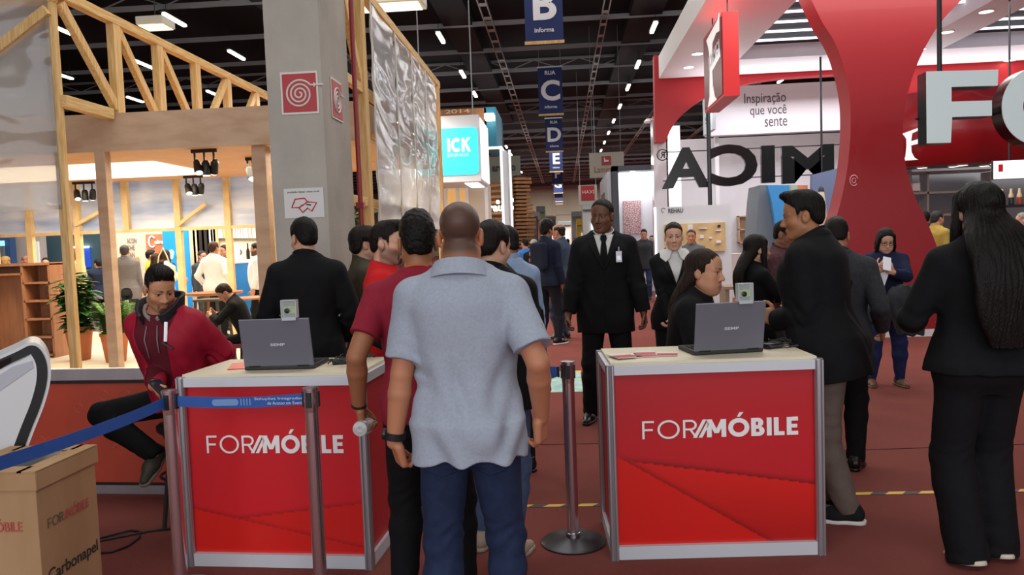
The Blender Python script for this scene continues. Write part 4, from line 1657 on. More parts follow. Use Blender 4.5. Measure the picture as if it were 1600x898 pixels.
# hanging box sign at the aisle corner
SX = at(1130, 90, 12.0).x
t = empty('box_sign', (SX, 12.0, 0), 0, 'red hanging box sign with a white and dark red logo facing the aisle', 'sign')
zt, zb = at(1140, 18, 12.0).z, at(1140, 150, 12.0).z
xb0, xb1 = 0, at(1155, 90, 12.0).x - SX
mb = MB(); mb.box(((xb0 + xb1) / 2, .78, (zt + zb) / 2), (xb1 - xb0, 1.56, zt - zb)); mb.build('box', M_BRIGHT, t)
hx = xb0 - .006
mb = MB(); mb.box((hx, .78, (zt + zb) / 2 + .0), (.012, 1.44, (zt - zb) * .92)); mb.build('logo_face', mat('dark_red', '7d1620', .35), t)
FM = frame((hx - .007, .78, (zt + zb) / 2), (0, -1, 0), (0, 0, 1))
SCRIPT_F = ((-.42, .62), (.5, .72), (.62, .80), (.6, .48), (.35, .52), (.05, .42), (.0, .12), (.55, .2), (.62, .0), (.0, -.10), (.02, -.38), (.15, -.62), (.3, -.72), (-.42, -.72), (-.25, -.55), (-.2, -.1), (-.2, .3), (-.3, .48))
mb = MB()
mb.prism([(x * 1.02, y * .82) for x, y in SCRIPT_F], .006, FM)
mb.build('logo_letter', mat('sign_glow', 'f4f2f4', .4, emit='ffffff', estr=.35), t)
tfit('logo_word', 'FORMICA', M_BANW, Vector((hx - .016, 1.02, (zt + zb) / 2 - .02)), Vector((0, -1, .12)), FZ, .92, .20, t, .004, .02)
mb = MB()
for yy in (.2, 1.36):
    mb.tube([((xb0 + xb1) / 2, yy, zt), ((xb0 + xb1) / 2, yy, CZ - .002)], .01, 5)
mb.build('hanger', M_DARK, t)

# poles and rods that carry the hanging letters
def pole(px0, Y, z0, z1, lb, r=.035):
    x = at(px0, 250, Y).x
    t = empty('sign_pole', (x, Y, z0), 0, lb, 'pole')
    mb = MB(); mb.tube([(0, 0, 0.02), (0, 0, z1 - z0 - .002)], r, 10); mb.build('tube', mat('pole_grey', '3f4246', .35, .6), t, True)
    mb = MB(); mb.lathe([(r * 2.2, 0), (r * 2.2, .02), (r * 1.2, .03)], 14); mb.build('base_plate', M_DARK, t, True)
    return x


YL = 16.9
pole(1108, 16.74, 0, CZ, 'dark pole crossing the mirrored black letters beside the box sign', .045)
pole(1284, 16.76, 0, CZ, 'thin dark pole crossing the letter M beside the red column', .022)
t = empty('letter_sign', (at(1180, 262, YL).x, YL, 0), 0, 'large black letters seen from behind, mirrored, hung between the poles', 'sign')
o = Vector(t.location)
M_GLB = mat('gloss_black', '0b0a0c', .22, spec=.35)
for ch, x0, x1, y0, y1 in (('A', 1033, 1108, 294, 231), ('C', 1109, 1182, 291, 226), ('I', 1188, 1209, 286, 228), ('M', 1220, 1301, 286, 227)):
    a, b = at(x0, (y0 + y1) / 2, YL), at(x1, (y0 + y1) / 2, YL)
    zl, zh = at((x0 + x1) / 2, y0, YL).z, at((x0 + x1) / 2, y1, YL).z
    tfit('letter', ch, M_GLB, Vector((a.x, 0, zl)) - Vector((o.x, 0, 0)), FX, FZ, b.x - a.x, zh - zl, t, .10, .035 if ch != 'I' else .02, True)
mb = MB()
za, zc = at(1200, 276, YL).z, at(1200, 250, YL).z
for z in (at(1200, 276, YL).z - 0, at(1200, 231, YL).z):
    mb.tube([(at(1035, 270, YL).x - o.x, -.03, z), (at(1345, 260, YL).x - o.x, -.03, z)], .012, 6)
mb.build('rod', M_DARK, t)
c = at(1035, 242, YL)
mb = MB()
mb.tube([(c.x - o.x + .115 * math.cos(a), 0, c.z + .115 * math.sin(a)) for a in np.linspace(0, 2 * PI, 25)[:-1]], .011, 6, True)
mb.build('registered_ring', M_GLB, t)
tfit('registered_letter', 'R', M_GLB, Vector((c.x - o.x - .05, 0, c.z - .07)), FX, FZ, .10, .14, t, .02, .02, True)

YF = 9.2
t = empty('letter_sign', (at(1500, 160, YF).x, YF, 0), 0, 'large pale letters F and O with black sides hung in front of the red stand', 'sign')
o = Vector(t.location)
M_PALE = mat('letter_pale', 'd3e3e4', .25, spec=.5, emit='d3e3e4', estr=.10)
def let(poly, nm):
    w = [at(px, py, YF) - o for px, py in poly]
    n = len(w)
    mb = MB()
    mb.add(w + [p + Vector((0, .22, 0)) for p in w], [list(range(n)), [n + i for i in range(n)][::-1]] + [(i, i + n, (i + 1) % n + n, (i + 1) % n) for i in range(n)])
    b = mb.build(nm, M_GLB, t, True)
    mb = MB()
    mb.add([p + Vector((0, -.012, 0)) for p in w] + [p + Vector((0, .0, 0)) for p in w], [list(range(n)), [n + i for i in range(n)][::-1]] + [(i, i + n, (i + 1) % n + n, (i + 1) % n) for i in range(n)])
    mb.build('face', M_PALE, b)
let([(1447, 112), (1559, 109), (1558, 134), (1486, 136), (1486, 159), (1549, 157), (1549, 181), (1487, 183), (1485, 223), (1448, 224)], 'letter')
co = at(1625, 165, YF); ci = co
def ring(nm, ro, ri, y0, y1, m, par):
    vs, fs = [], []
    N = 48
    for y in (y0, y1):
        for r in (ro, ri):
            for i in range(N):
                a = 2 * PI * i / N
                vs.append((co.x - o.x + r * math.cos(a), y, co.z + r * 1.06 * math.sin(a)))
    for i in range(N):
        j = (i + 1) % N
        fs += [(i, j, N + j, N + i), (2 * N + i, 3 * N + i, 3 * N + j, 2 * N + j), (i, 2 * N + i, 2 * N + j, j), (N + i, N + j, 3 * N + j, 3 * N + i)]
    mb = MB(); mb.add(vs, fs)
    return mb.build(nm, m, par, True)
b = ring('letter', .42, .19, 0, .22, M_GLB, t)
ring('face', .42, .19, -.012, 0, M_PALE, b)
mb = MB()
z = at(1500, 178, YF).z
mb.tube([(at(1445, 180, YF).x - o.x, .24, z), (at(1700, 180, YF).x - o.x, .24, z)], .016, 6)
mb.tube([(at(1484, 100, YF).x - o.x, .24, z), (at(1484, 100, YF).x - o.x, .24, CZ - .002)], .028, 8)
mb.tube([(at(1690, 100, YF).x - o.x, .24, z), (at(1690, 100, YF).x - o.x, .24, CZ - .002)], .028, 8)
mb.build('rod', M_DARK, t)

# white inner walls
M_WALLW = mat('stand_white', 'd9d9de', .5, var=.03, vscale=2)
YW = 21.2
def wallbox(x0, x1, z0, z1, Y, th, name, m, lab=None, cat=None, st=False):
    mb = MB(); mb.box(((x0 + x1) / 2, Y + th / 2, (z0 + z1) / 2), (x1 - x0, th, z1 - z0))
    ob = mb.build(name, m)
    if st:
        tag(ob, kind='structure')
    else:
        tag(ob, lab, cat)
    return ob


x0, x1 = at(1046, 300, YW).x, at(1420, 300, YW).x
wallbox(x0, x1, 0, at(1200, 212, YW).z, YW, .2, 'wall_stand', M_WALLW, st=True)
p0, p1 = at(1103, 136, 20.0), at(1440, 136, 20.0)
t = empty('header_panel', (p0.x, 20.0, 0), 0, 'white header panel with three lines of grey lettering under the canopy', 'sign panel')
zt, zb = at(1200, 132, 20.0).z, at(1200, 208, 20.0).z
mb = MB(); mb.box(((p1.x - p0.x) / 2, .15, (zt + zb) / 2), (p1.x - p0.x, .3, zt - zb)); mb.build('board', mat('header_grey', 'd3ced3', .5), t)
INK = mat('ink_grey', '4c4a50', .6)
for xx in (.3, p1.x - p0.x - .3):
    mb = MB(); mb.box((xx, .35, zt / 2), (.1, .1, zt)); mb.build('support_post', M_WHITE, t)
for s_, xa, xb, ya, yb in (('Inspiração', 1163, 1228, 164, 147), ('que você', 1172, 1229, 182, 166), ('sente', 1195, 1230, 198, 184)):
    a, b_ = at(xa, ya, 20.0), at(xb, ya, 20.0)
    tfit('slogan', s_, INK, Vector((a.x - p0.x, -.004, a.z - (.04 if s_ != 'sente' else 0))), FX, FZ, b_.x - a.x, at(xa, yb, 20.0).z - a.z + (.05 if s_ != 'sente' else 0), t, .004)
# side panel that runs back from the header, with the same kind of lettering
t = empty('header_panel', (p0.x, 20.0, 0), 0, 'pale blue side panel with small lettering behind the red arch', 'sign panel')
mb = MB(); mb.box((-.05, -.60, (zt + zb) / 2 - .05), (.08, 1.22, zt - zb - .1)); mb.build('board', mat('side_pale', 'c4d3d8', .5), t)
for i, s_ in enumerate(('Ins', 'que', 'se')):
    tfit('slogan', s_, INK, Vector((-.095, -.35, zt - .45 - i * .26)), Vector((0, -1, 0)), FZ, .5, .16, t, .004)

# glossy white end tower at the aisle with a curved lamp
t = empty('end_tower', (at(1033, 300, 18.5).x, 18.55, 0), 0, 'glossy white end tower below the red arch beside the aisle', 'tower')
mb = MB(); mb.box((0, .25, 2.2), (.30, .5, 4.4)); mb.build('body', mat('gloss_white', 'e3dde4', .12, coat=.4), t)
mb = MB(); mb.box((.38, .30, 2.1), (.28, .06, 4.2)); mb.build('light_panel', mat('edge_glow', 'ffffff', .4, emit='f5f8ff', estr=1.2), t)
pa = at(1027, 205, 18.52)
t = empty('arm_lamp', pa, 0, 'white curved arm lamp on the end tower below the red arch', 'lamp')
mb = MB(); mb.tube([(.02, .0, -.6), (.02, 0, .0), (-.02, 0, .18), (-.10, 0, .27), (-.20, 0, .29)], .02, 8); mb.build('arm', M_WHITE, t, 'all')
mb = MB(); mb.lathe([(.03, 0), (.09, -.06), (.085, -.1)], 14, Matrix.Translation((-.22, 0, .30))); mb.build('shade', M_WHITE, t, True)
mb = MB(); mb.lathe([(0, -.095), (.08, -.1), (.08, -.098)], 14, Matrix.Translation((-.22, 0, .30)), cap=False); mb.build('bulb', M_DOWN, t)

# display panel with lettering, board of fittings, open box shelf, low counters
t = empty('display_panel', (at(1070, 400, 14.5).x, 14.5, 0), 0, 'frosted white display panel with a grey brand word behind the turtleneck woman', 'panel')
zt = at(1070, 322, 14.5).z
mb = MB(); mb.box((.165, 0, zt / 2), (1.37, .05, zt)); mb.build('board', mat('frost', 'd5dbe0', .35), t)
mb = MB(); mb.box((-.53, -.005, zt / 2), (.03, .07, zt)); mb.build('edge_light', mat('edge_glow', ''), t)
a, b_ = at(1044, 333, 14.5), at(1067, 333, 14.5)
tfit('brand_word', 'REHAU', INK, Vector((a.x - t.location.x, -.03, a.z)), FX, FZ, b_.x - a.x, .085, t, .004, .02)
mb = MB(); c = Vector((a.x - t.location.x - .09, -.03, a.z + .06)); mb.tube([c + Vector((.04 * math.cos(q_), 0, .04 * math.sin(q_))) for q_ in np.linspace(.4, 5, 9)], .005, 4); mb.build('brand_mark', INK, t)
YB = 14.42
t = empty('fitting_board', (at(1086, 370, YB).x, YB, 0), 0, 'light plywood strip with small furniture fittings on the white panel', 'display board')
o = Vector((t.location.x, YB, 0))
a, b_ = at(1039, 395, YB), at(1133, 347, YB)
mb = MB(); mb.box(((a.x + b_.x) / 2 - o.x, .02, (a.z + b_.z) / 2), (b_.x - a.x, .05, b_.z - a.z)); mb.build('board', mat('pale_pine', ''), t)
for px, py, w, h_, col in ((1078, 356, .09, .11, 'w'), (1098, 357, .14, .02, 'g'), (1096, 370, .07, .06, 'w'), (1098, 388, .07, .09, 'k'), (1123, 353, .05, .05, 'k'), (1122, 360, .10, .02, 'w'), (1122, 378, .09, .05, 'w'), (1060, 372, .08, .05, 'g'), (1110, 372, .05, .03, 'w')):
    c = at(px, py, YB) - o
    mb = MB(); mb.box((c.x, -.02, c.z), (w, .05, h_), bev=.008); mb.tube([(c.x - w * .5, -.03, c.z), (c.x + w * .5, -.03, c.z + h_ * .3)], .008, 6)
    mb.build('fitting', {'w': M_WHITE, 'g': M_ALU, 'k': M_BLACK}[col], t)
YS = 20.95
a, b_ = at(1155, 380, YS), at(1190, 336, YS)
t = empty('box_shelf', ((a.x + b_.x) / 2, YS, 0), 0, 'square open plywood box shelf on the white wall', 'shelf')
w, h_, zc = b_.x - a.x, b_.z - a.z, (a.z + b_.z) / 2
mb = MB()
for dx in (-1, 1):
    mb.box((dx * (w / 2 - .012), .12, zc), (.024, .24, h_))
for z in (-.5, .5, 0):
    mb.box((0, .12, zc + z * (h_ - .024)), (w, .24, .024))
mb.box((0, .235, zc), (w, .012, h_))
mb.build('carcass', M_PLY, t)
mb = MB(); mb.box((.02, .1, zc + .08), (.2, .12, .1), rz=.4, bev=.01); mb.build('displayed_fitting', mat('grey_metal', '77787c', .4, .6), t)
mb = MB(); mb.lathe([(.06, 0), (.065, .05), (.05, .12), (.02, .15)], 14, Matrix.Translation((0, .1, zc - .22))); mb.build('displayed_cup', M_WHITE, t, True)
wallbox(at(1060, 400, 20).x, at(1200, 400, 20).x, 0, at(1120, 396, 20).z, 19.2, .6, 'low_counter', mat('counter_white', 'ddd9d4', .4), 'white low counter along the wall below the display boards', 'counter')
t = empty('side_table', (at(1165, 440, 12.2).x, 12.2, 0), 0, 'grey brown table with panel legs behind the seated woman', 'table')
for c, d, nm in (((0, 0, .74), (.75, .5, .05), 'top'), ((-.33, 0, .36), (.06, .46, .71), 'leg'), ((.33, 0, .36), (.06, .46, .71), 'leg')):
    mb = MB(); mb.box(c, d, bev=.004); mb.build(nm, mat('grey_oak', '8d7d6d', .6, var=.2, vscale=6), t)
# curved coloured partition boards
YP = 13.0
def arcpanel(pts, Y, m, lb, dep=.12):
    ob = panel_obj(pts, Y, dep, 'colour_board', m)
    tag(ob, lb, 'panel')
arcpanel([(1176, 500), (1180, 420)] + curve([(1181, 380), (1184, 325), (1188, 289)], 5) + [(1199, 289)] + curve([(1207, 330), (1213, 370), (1216, 420)], 5) + [(1218, 500)], 14.6, mat('board_slate', '6f7c86', .5), 'slate grey curved board edge behind the black suited man', .9)
arcpanel([(1219, 500), (1217, 420)] + curve([(1213, 360), (1206, 315), (1199, 289)], 5) + [(1233, 289), (1235, 420), (1237, 500)], 14.4, mat('board_blue', '3f9be0', .4), 'sky blue curved board left of the black suited man')
arcpanel([(1238, 499), (1236, 420), (1236, 289), (1246, 289), (1255, 420), (1257, 499)], 14.7, mat('board_green', 'a9c4b0', .5), 'pale green board behind the sky blue board')
arcpanel([(1248, 490), (1247, 289), (1262, 289), (1264, 490)], 15.0, mat('board_orange', 'd98866', .5), 'small orange board beside the pale green board')
arcpanel([(1265, 494), (1266, 420), (1269, 273), (1312, 262), (1318, 420), (1320, 494)], 14.8, mat('board_bluegrey', '6e80a4', .5), 'blue grey board beside the red column')
p = at(1284, 372, 13.6)
t = empty('table_lamp', (p.x, 13.6, p.z), 0, 'small pale cone lamp in front of the blue grey board', 'lamp')
mb = MB(); mb.lathe([(.10, .0), (.085, .5), (.05, .78), (.03, .82)], 16); mb.build('shade', M_CREAM, t, True)
mb = MB(); mb.lathe([(.05, .8), (.04, .86), (.0, .9)], 16); mb.build('cap', M_DARK, t, True)
mb = MB(); mb.tube([(0, .0, .0), (0, 0, -p.z)], .02, 8); mb.lathe([(.12, -p.z), (.12, -p.z + .02), (.03, -p.z + .03)], 14); mb.build('stand', M_DARK, t, True)

# right part: curved red fascia with a white letter, grey shelves, pillar, screen, bottles
YR = 16.2
fx = [1398, 1440, 1500, 1560, 1640, 1720]
t = empty('red_fascia', (at(1500, 200, YR).x, YR, 0), 0, 'glossy red curved fascia with a white script letter behind the pale letters', 'fascia')
o = Vector((t.location.x, YR, 0))
zt, zb = at(1500, 136, YR).z, at(1500, 254, YR).z
vs, fs = [], []
N = 24
for i in range(N + 1):
    px = 1404 + (1760 - 1404) * i / N
    x = at(px, 200, YR).x - o.x
    dy = .9 * max(0, (1 - i / 8)) ** 2 + .02 * math.sin(i * 1.4)
    for z in (zb, zt):
        vs += [(x, dy, z), (x, dy + .25, z)]
for i in range(N):
    k = i * 4
    fs += [(k, k + 2, k + 6, k + 4), (k, k + 4, k + 5, k + 1), (k + 2, k + 3, k + 7, k + 6)]
mb = MB(); mb.add(vs, fs); mb.build('face', M_REDGLOSS, t, 'all')
mb = MB()
cx_, cz_ = at(1433, 224, YR).x - o.x, at(1433, 224, YR).z
FMx = frame((cx_, .28, cz_), (1, -.22, 0), (0, 0, 1))
s_ = .43
mb.prism([(x * s_, y * s_) for x, y in ((-.42, .55), (.5, .85), (.62, .98), (.6, .62), (.35, .68), (.05, .55), (.0, .18), (.55, .32), (.62, .1), (.0, -.02), (.02, -.35), (.15, -.62), (.3, -.72), (-.42, -.72), (-.25, -.55), (-.2, -.1), (-.2, .3), (-.3, .48))], .03, FMx)
mb.build('script_letter', mat('letter_white', 'f0eff2', .4, emit='ffffff', estr=.3), t)
wallbox(at(1404, 300, 19).x, at(1760, 300, 19).x, 0, at(1500, 240, 19).z, 19.0, .2, 'wall_shelves', mat('shelf_slate', '6c6f74', .6), st=True)
M_SHG = mat('shelf_grey', '9a9a9c', .5)
t = empty('wall_shelf', (at(1500, 300, 18.4).x, 18.4, 0), 0, 'grey shelf unit under the red fascia with small boxes', 'shelf')
o = Vector((t.location.x, 18.4, 0))
for py in (268, 300, 335):
    a, b_ = at(1412, py, 18.4), at(1548, py, 18.4)
    mb = MB(); mb.box(((a.x + b_.x) / 2 - o.x, .2, (a.z + b_.z) / 2), (b_.x - a.x, .4, .05)); mb.build('shelf', M_SHG, t)
for px in (1412, 1450, 1548):
    a, b_ = at(px, 268, 18.4), at(px, 340, 18.4)
    mb = MB(); mb.box((a.x - o.x, .2, (a.z + b_.z) / 2), (.04, .4, a.z - b_.z)); mb.build('divider', M_SHG, t)
for px, py in ((1434, 299), (1520, 299)):
    p = at(px, py, 18.3)
    t = tag(MB().box((0, 0, .1), (.16, .12, .18), bev=.01).build('storage_box', M_WHITE, loc=(p.x, 18.42, at(px, 300, 18.4).z + .02)), None, None)
    tag(t, {1434: 'small white box on the grey shelf left of the pillar', 1443: 'small white box touching the grey pillar edge on the shelf', 1520: 'small white box on the grey shelf right of the pillar'}[px], 'box')
t = empty('clad_pillar', (at(1462, 300, 17).x, 18.6, 0), 0, 'marbled grey pillar under the red fascia', 'pillar')
mb = MB(); mb.lathe([(.20, 0), (.20, at(1500, 255, 17.2).z - .01)], 20); mb.build('shaft', mat('marble', 'a39c98', .3, var=.3, vscale=3, col2='cfc7c0'), t, True)
mb = MB(); mb.lathe([(.25, 0), (.25, .08), (.2, .1)], 20); mb.build('base', M_SHG, t, True)
p = at(1577, 265, 13.0)
t = empty('wall_screen', p, R(0), 'tilted white lit screen with a red mark under the red fascia', 'screen')
mb = MB(); mb.box((0, 0, 0), (.54, .05, .31), bev=.005); mb.build('frame', M_BLACK, t)
mb = MB(); mb.box((0, -.028, 0), (.52, .004, .29)); mb.build('display', mat('screen_white', 'e9eef2', .3, emit='eef4f8', estr=.8), t)
mb = MB(); mb.box((-.15, -.032, .03), (.07, .004, .12)); mb.build('red_mark', M_BRIGHT, t)
mb = MB(); mb.tube([(0, .0, .15), (0, 0, CZ - p.z)], .015, 6); mb.build('bracket', M_DARK, t)
zs = at(1580, 322, 13.5).z
t = empty('bottle_shelf', (at(1590, 322, 13.5).x, 13.5, 0), 0, 'dark shelf carrying a row of bottles behind the long haired woman', 'shelf')
mb = MB(); mb.box((.2, .0, zs), (1.1, .3, .04)); mb.build('board', M_DARK, t)
for dx in (-.33, .73):
    mb = MB(); mb.box((dx, 0, zs / 2), (.05, .26, zs)); mb.build('upright', M_DARK, t)
nm = ['dark bottle with a cream top, first on the shelf from the pillar', 'black bottle with a cream top, second on the shelf', 'orange red bottle with a cream top on the dark shelf', 'blue bottle with a cream top at the picture edge']
for i, (px, col) in enumerate(((1563, '54555c'), (1577, '26262a'), (1590, 'a2442e'), (1603, '3c78b4'))):
    x = at(px, 320, 13.5).x
    t = empty('bottle', (x, 13.45, zs + .02), 0, nm[i], 'bottle', 'bottles on the dark shelf')
    mb = MB(); mb.lathe([(.042, 0), (.045, .02), (.045, .11), (.04, .125)], 14); mb.build('body', mat('bottle_' + col, col, .3), t, True)
    mb = MB(); mb.lathe([(.036, .125), (.038, .16), (.02, .21), (.018, .27), (0, .275)], 14); mb.build('stopper', mat('bottle_cream', 'ecd9ae', .4), t, True)
for px, py in ((1441, 260), (1490, 258), (1530, 251), (1538, 257), (1582, 249)):
    p = gr(px, py, at(1500, 255, 17.2).z)
    t = empty('ceiling_spot', (p.x, max(p.y, 17.4), p.z - .03), 0, f'round recessed lamp {"left of the pillar" if px < 1450 else "right beside the pillar" if px < 1500 else "pair, nearer the pillar" if px < 1535 else "pair, farther from the pillar" if px < 1545 else "above the screen"} under the red fascia', 'lamp', 'recessed lamps under the red fascia')
    mb = MB(); mb.lathe([(.10, 0), (.115, -.01), (.115, .03), (.1, .03)], 18); mb.build('rim', M_WHITE, t, True)
    mb = MB(); mb.lathe([(0, -.004), (.1, -.004), (.1, .01)], 18, cap=False); mb.build('lens', M_DOWN, t)
wallbox(at(1415, 300, 17.2).x, at(1760, 300, 17.2).x, at(1500, 255, 17.2).z + .0, at(1500, 250, 17.2).z, 17.2, 1.3, 'stand_soffit', mat('soffit_grey', '63656b', .6), 'grey soffit under the red fascia with recessed lamps', 'soffit')

# red counter at the right edge
t = empty('red_counter', (2.62, 4.05, 0), R(-38), 'dark red counter with a wooden base strip at the right edge', 'counter')
mb = MB(); mb.box((.32, .6, .50), (.9, 1.3, .88)); mb.build('body', mat('counter_red', 'a3141b', .4), t)
mb = MB(); mb.box((.32, .6, .96), (.94, 1.34, .04), bev=.005); mb.build('top', M_WHITE, t)
mb = MB(); mb.box((.32, .6, .03), (.92, 1.32, .06)); mb.build('base_strip', mat('base_wood', '8b6a4a', .6, var=.3, vscale=8), t)

def glyph(ch, s):
    """polygons of a geometric sans letter, height 1, stroke s; returns polygons and advance width"""
    rc = lambda x0, y0, x1, y1: [(x0, y0), (x1, y0), (x1, y1), (x0, y1)]

    def arc(cx, cy, rx, ry, a0, a1, n=24):
        out = []
        for i in range(n):
            q = [R(a0 + (a1 - a0) * j / n) for j in (i, i + 1)]
            out.append([(cx + (rx - s * k) * math.cos(t_), cy + (ry - s * k) * math.sin(t_)) for t_, k in ((q[0], 0), (q[1], 0), (q[1], 1), (q[0], 1))])
        return out
    if ch == 'F':
        return [rc(0, 0, s, 1), rc(0, 1 - s, .56, 1), rc(0, .5 - s * .5, .50, .5 + s * .5)], .58
    if ch in 'OÓ':
        o = arc(.5, .5, .52, .52, 0, 360, 40)
        if ch == 'Ó':
            o.append([(.42, 1.10), (.56, 1.10), (.74, 1.34), (.54, 1.34)])
        return o, 1.02
    if ch == 'R':
        return [rc(0, 0, s, 1), rc(0, 1 - s, .36, 1), rc(0, .42, .36, .42 + s), [(.30, .44), (.30 + s * 1.1, .44), (.68, 0), (.68 - s * 1.2, 0)]] + arc(.36, .71, .29, .29, -90, 90, 16), .68
    if ch == 'M':
        return [rc(0, 0, s, 1), rc(.95 - s, 0, .95, 1), [(0, 1), (s * 1.05, 1), (.475 + s * .45, .22), (.475 - s * .45, .22)], [(.95, 1), (.95 - s * 1.05, 1), (.475 - s * .45, .22), (.475 + s * .45, .22)]], .98
    if ch == 'B':
        return [rc(0, 0, s, 1), rc(0, 1 - s * .9, .34, 1), rc(0, .5 - s * .42, .38, .5 + s * .42), rc(0, 0, .38, s * .9)] + arc(.34, .74, .26, .26, -90, 90, 14) + arc(.38, .275, .275, .275, -90, 90, 14), .68
    if ch == 'C':
        return arc(.5, .5, .52, .52, 48, 312, 30), .92
    if ch == 'K':
        return [rc(0, 0, s, 1), [(s * .7, .40), (s * .7, .62), (.62 - s * .2, 1), (.62 + s * .9, 1)], [(.22, .58), (.42, .70), (.66 + s * .9, 0), (.66 - s * .3, 0)]], .86
    if ch == 'I':
        return [rc(0, 0, s, 1)], s + .02
    if ch == 'L':
        return [rc(0, 0, s, 1), rc(0, 0, .52, s * .9)], .54
    if ch == 'E':
        return [rc(0, 0, s, 1), rc(0, 0, .56, s * .9), rc(0, .5 - s * .42, .52, .5 + s * .42), rc(0, 1 - s * .9, .56, 1)], .58
    return [[(0, 0), (s, 0), (s + .46, 1), (.46, 1)]], .2     # slash


def word(name, s_, st, w, h, m, o, x, parent, gap=.13, depth=.003):
    mb = MB()
    x0 = 0.
    items = []
    for ch in s_:
        ps, adv = glyph(ch, st)
        items.append((ps, x0))
        x0 += adv + gap
    sx = w / (x0 - gap)
    M_ = frame(o, x, (0, 0, 1))
    k = 0
    for ps, dx in items:
        for p_ in ps:
            mb.prism([((a_ + dx) * sx, b_ * h) for a_, b_ in p_], depth + .00012 * (k % 9), M_)
            k += 1
    return mb.build(name, m, parent)



# ------------------------------------------------------------------ stands along the aisle, middle distance
def sbox(t, nm, a, b, m, bev=0.):
    a, b = Vector(a) - t.location, Vector(b) - t.location
    mb = MB(); mb.box((a + b) / 2, (abs(b.x - a.x), abs(b.y - a.y), abs(b.z - a.z)), bev=bev)
    return mb.build(nm, m, t)


# cyan light box
YK = 15.5
x0, x1 = at(690, 230, YK).x, at(750, 230, YK).x
z0, z1 = at(720, 284, YK).z, at(720, 180, YK).z
t = empty('light_box_sign', (x1, YK, 0), 0, 'white hanging box sign with a glowing cyan panel and white lettering', 'sign')
sbox(t, 'box', (x0 - 1.2, YK, z0), (x1, YK + 1.7, z1), mat('box_white', 'c9cbd2', .5))
ya, yb = at(720, 273, YK).z, at(720, 200, YK).z
xa, xb = at(650, 230, YK).x, at(747, 230, YK).x
mb = MB()
r_ = .09
def rrect(x0, x1, z0, z1, r, n=6):
    out = []
    for cx, cz, a0 in ((x1 - r, z1 - r, 0), (x0 + r, z1 - r, 90), (x0 + r, z0 + r, 180), (x1 - r, z0 + r, 270)):
        for i in range(n + 1):
            a = R(a0 + 90 * i / n)
            out.append((cx + r * math.cos(a), cz + r * math.sin(a)))
    return out
mb.prism(rrect(xa - x1, xb - x1, ya, yb, r_), .03, frame((0, -.001, 0), (1, 0, 0), (0, 0, 1)))
mb.build('glow_panel', mat('cyan_glow', '2fe3ee', .4, emit='22dcf0', estr=.9), t)
a = at(700, 238, YK)
word('sign_word', 'ICK', .25, at(736, 238, YK).x - a.x, .27, mat('word_white', 'ffffff', .5, emit='ffffff', estr=.9), Vector((a.x - x1, -.034, a.z)), (1, 0, 0), t, .12, .01)
a = at(700, 246, YK)
tfit('sign_line', 'ERINGS', mat('word_soft', 'bff6fa', .5), Vector((a.x - x1, -.04, a.z)), FX, FZ, at(733, 238, YK).x - a.x, .07, t, .01, .01)
sbox(t, 'side_glow', (x1, YK + .1, z0 + .05), (x1 + .02, YK + 1.65, z1 - .05), mat('side_glow', 'ffffff', .5, emit='f4f8ff', estr=.7))
sbox(t, 'under_light', (x0 + .4, YK + .3, z0 - .02), (x1 - .1, YK + 1.6, z0), mat('box_glow2', 'ffffff', .5, emit='ffffff', estr=1.5))
for xx in (x0 - .6, x1 - .25):
    mb = MB(); mb.tube([Vector((xx, YK + 1.2, z1)) - t.location, Vector((xx, YK + 1.2, 9.71)) - t.location], .015, 5); mb.build('cable', M_STEEL, t)
# teal and brown banner behind it
YT = 19.5
t = empty('stand_banner', (at(735, 190, YT).x, YT, 0), 0, 'brown and teal header banner above the cyan light box', 'banner')
sbox(t, 'brown_board', (at(690, 200, YT).x - .8, YT, at(720, 200, YT).z), (at(760, 190, YT).x, YT + .1, at(720, 170, YT).z), mat('board_brown', '93633f', .6))
sbox(t, 'teal_board', (at(757, 190, YT).x, YT, at(770, 231, YT).z), (at(775, 190, YT).x, YT + 2.0, at(770, 167, YT).z), mat('board_teal', '12708f', .5))
tfit('board_words', '2014', mat('word_tan', 'd8b48a', .6), Vector((at(696, 181, YT).x - t.location.x, -.01, at(696, 178, YT).z)), FX, FZ, .62, .10, t, .01, .01)
sbox(t, 'lamp_head', (at(760, 186, YT).x, YT - .5, at(765, 190, YT).z), (at(774, 186, YT).x, YT - .1, at(765, 182, YT).z), M_DOWN)
sbox(t, 'post', (at(700, 200, YT).x, YT + .1, 0), (at(700, 200, YT).x + .1, YT + .2, at(720, 172, YT).z), M_DARK)
sbox(t, 'post', (at(770, 200, YT).x, YT + 2.0, 0), (at(770, 200, YT).x + .1, YT + 2.1, at(770, 172, YT).z), M_DARK)
# white stand walls below the light box
YH = 17.4
t = empty('white_stand', (at(720, 330, YH).x, YH, 0), 0, 'white stand with a glazed upper band and warm shelves below the cyan sign', 'stand')
sbox(t, 'header', (at(690, 290, YH).x, YH, at(700, 290, YH).z), (at(758, 290, YH).x, YH + .3, at(700, 284, YH).z), M_WHITE)
sbox(t, 'back_wall', (at(690, 290, YH).x, YH + .6, 0), (at(762, 290, YH).x, YH + .7, at(700, 290, YH).z), mat('stand_cream', 'd9d3c4', .6))
for px in (693, 712, 727, 757):
    sbox(t, 'upright', (at(px, 300, YH).x, YH, 0), (at(px, 300, YH).x + .07, YH + .1, at(700, 286, YH).z), M_WHITE)
sbox(t, 'warm_shelf', (at(694, 318, YH).x, YH + .3, at(700, 322, YH).z), (at(728, 318, YH).x, YH + .6, at(700, 296, YH).z), mat('warm_glow', 'e3b878', .6, emit='e8b86c', estr=.35))
sbox(t, 'counter', (at(700, 360, YH).x, YH + .1, 0), (at(757, 360, YH).x, YH + .55, 1.0), M_CREAM)
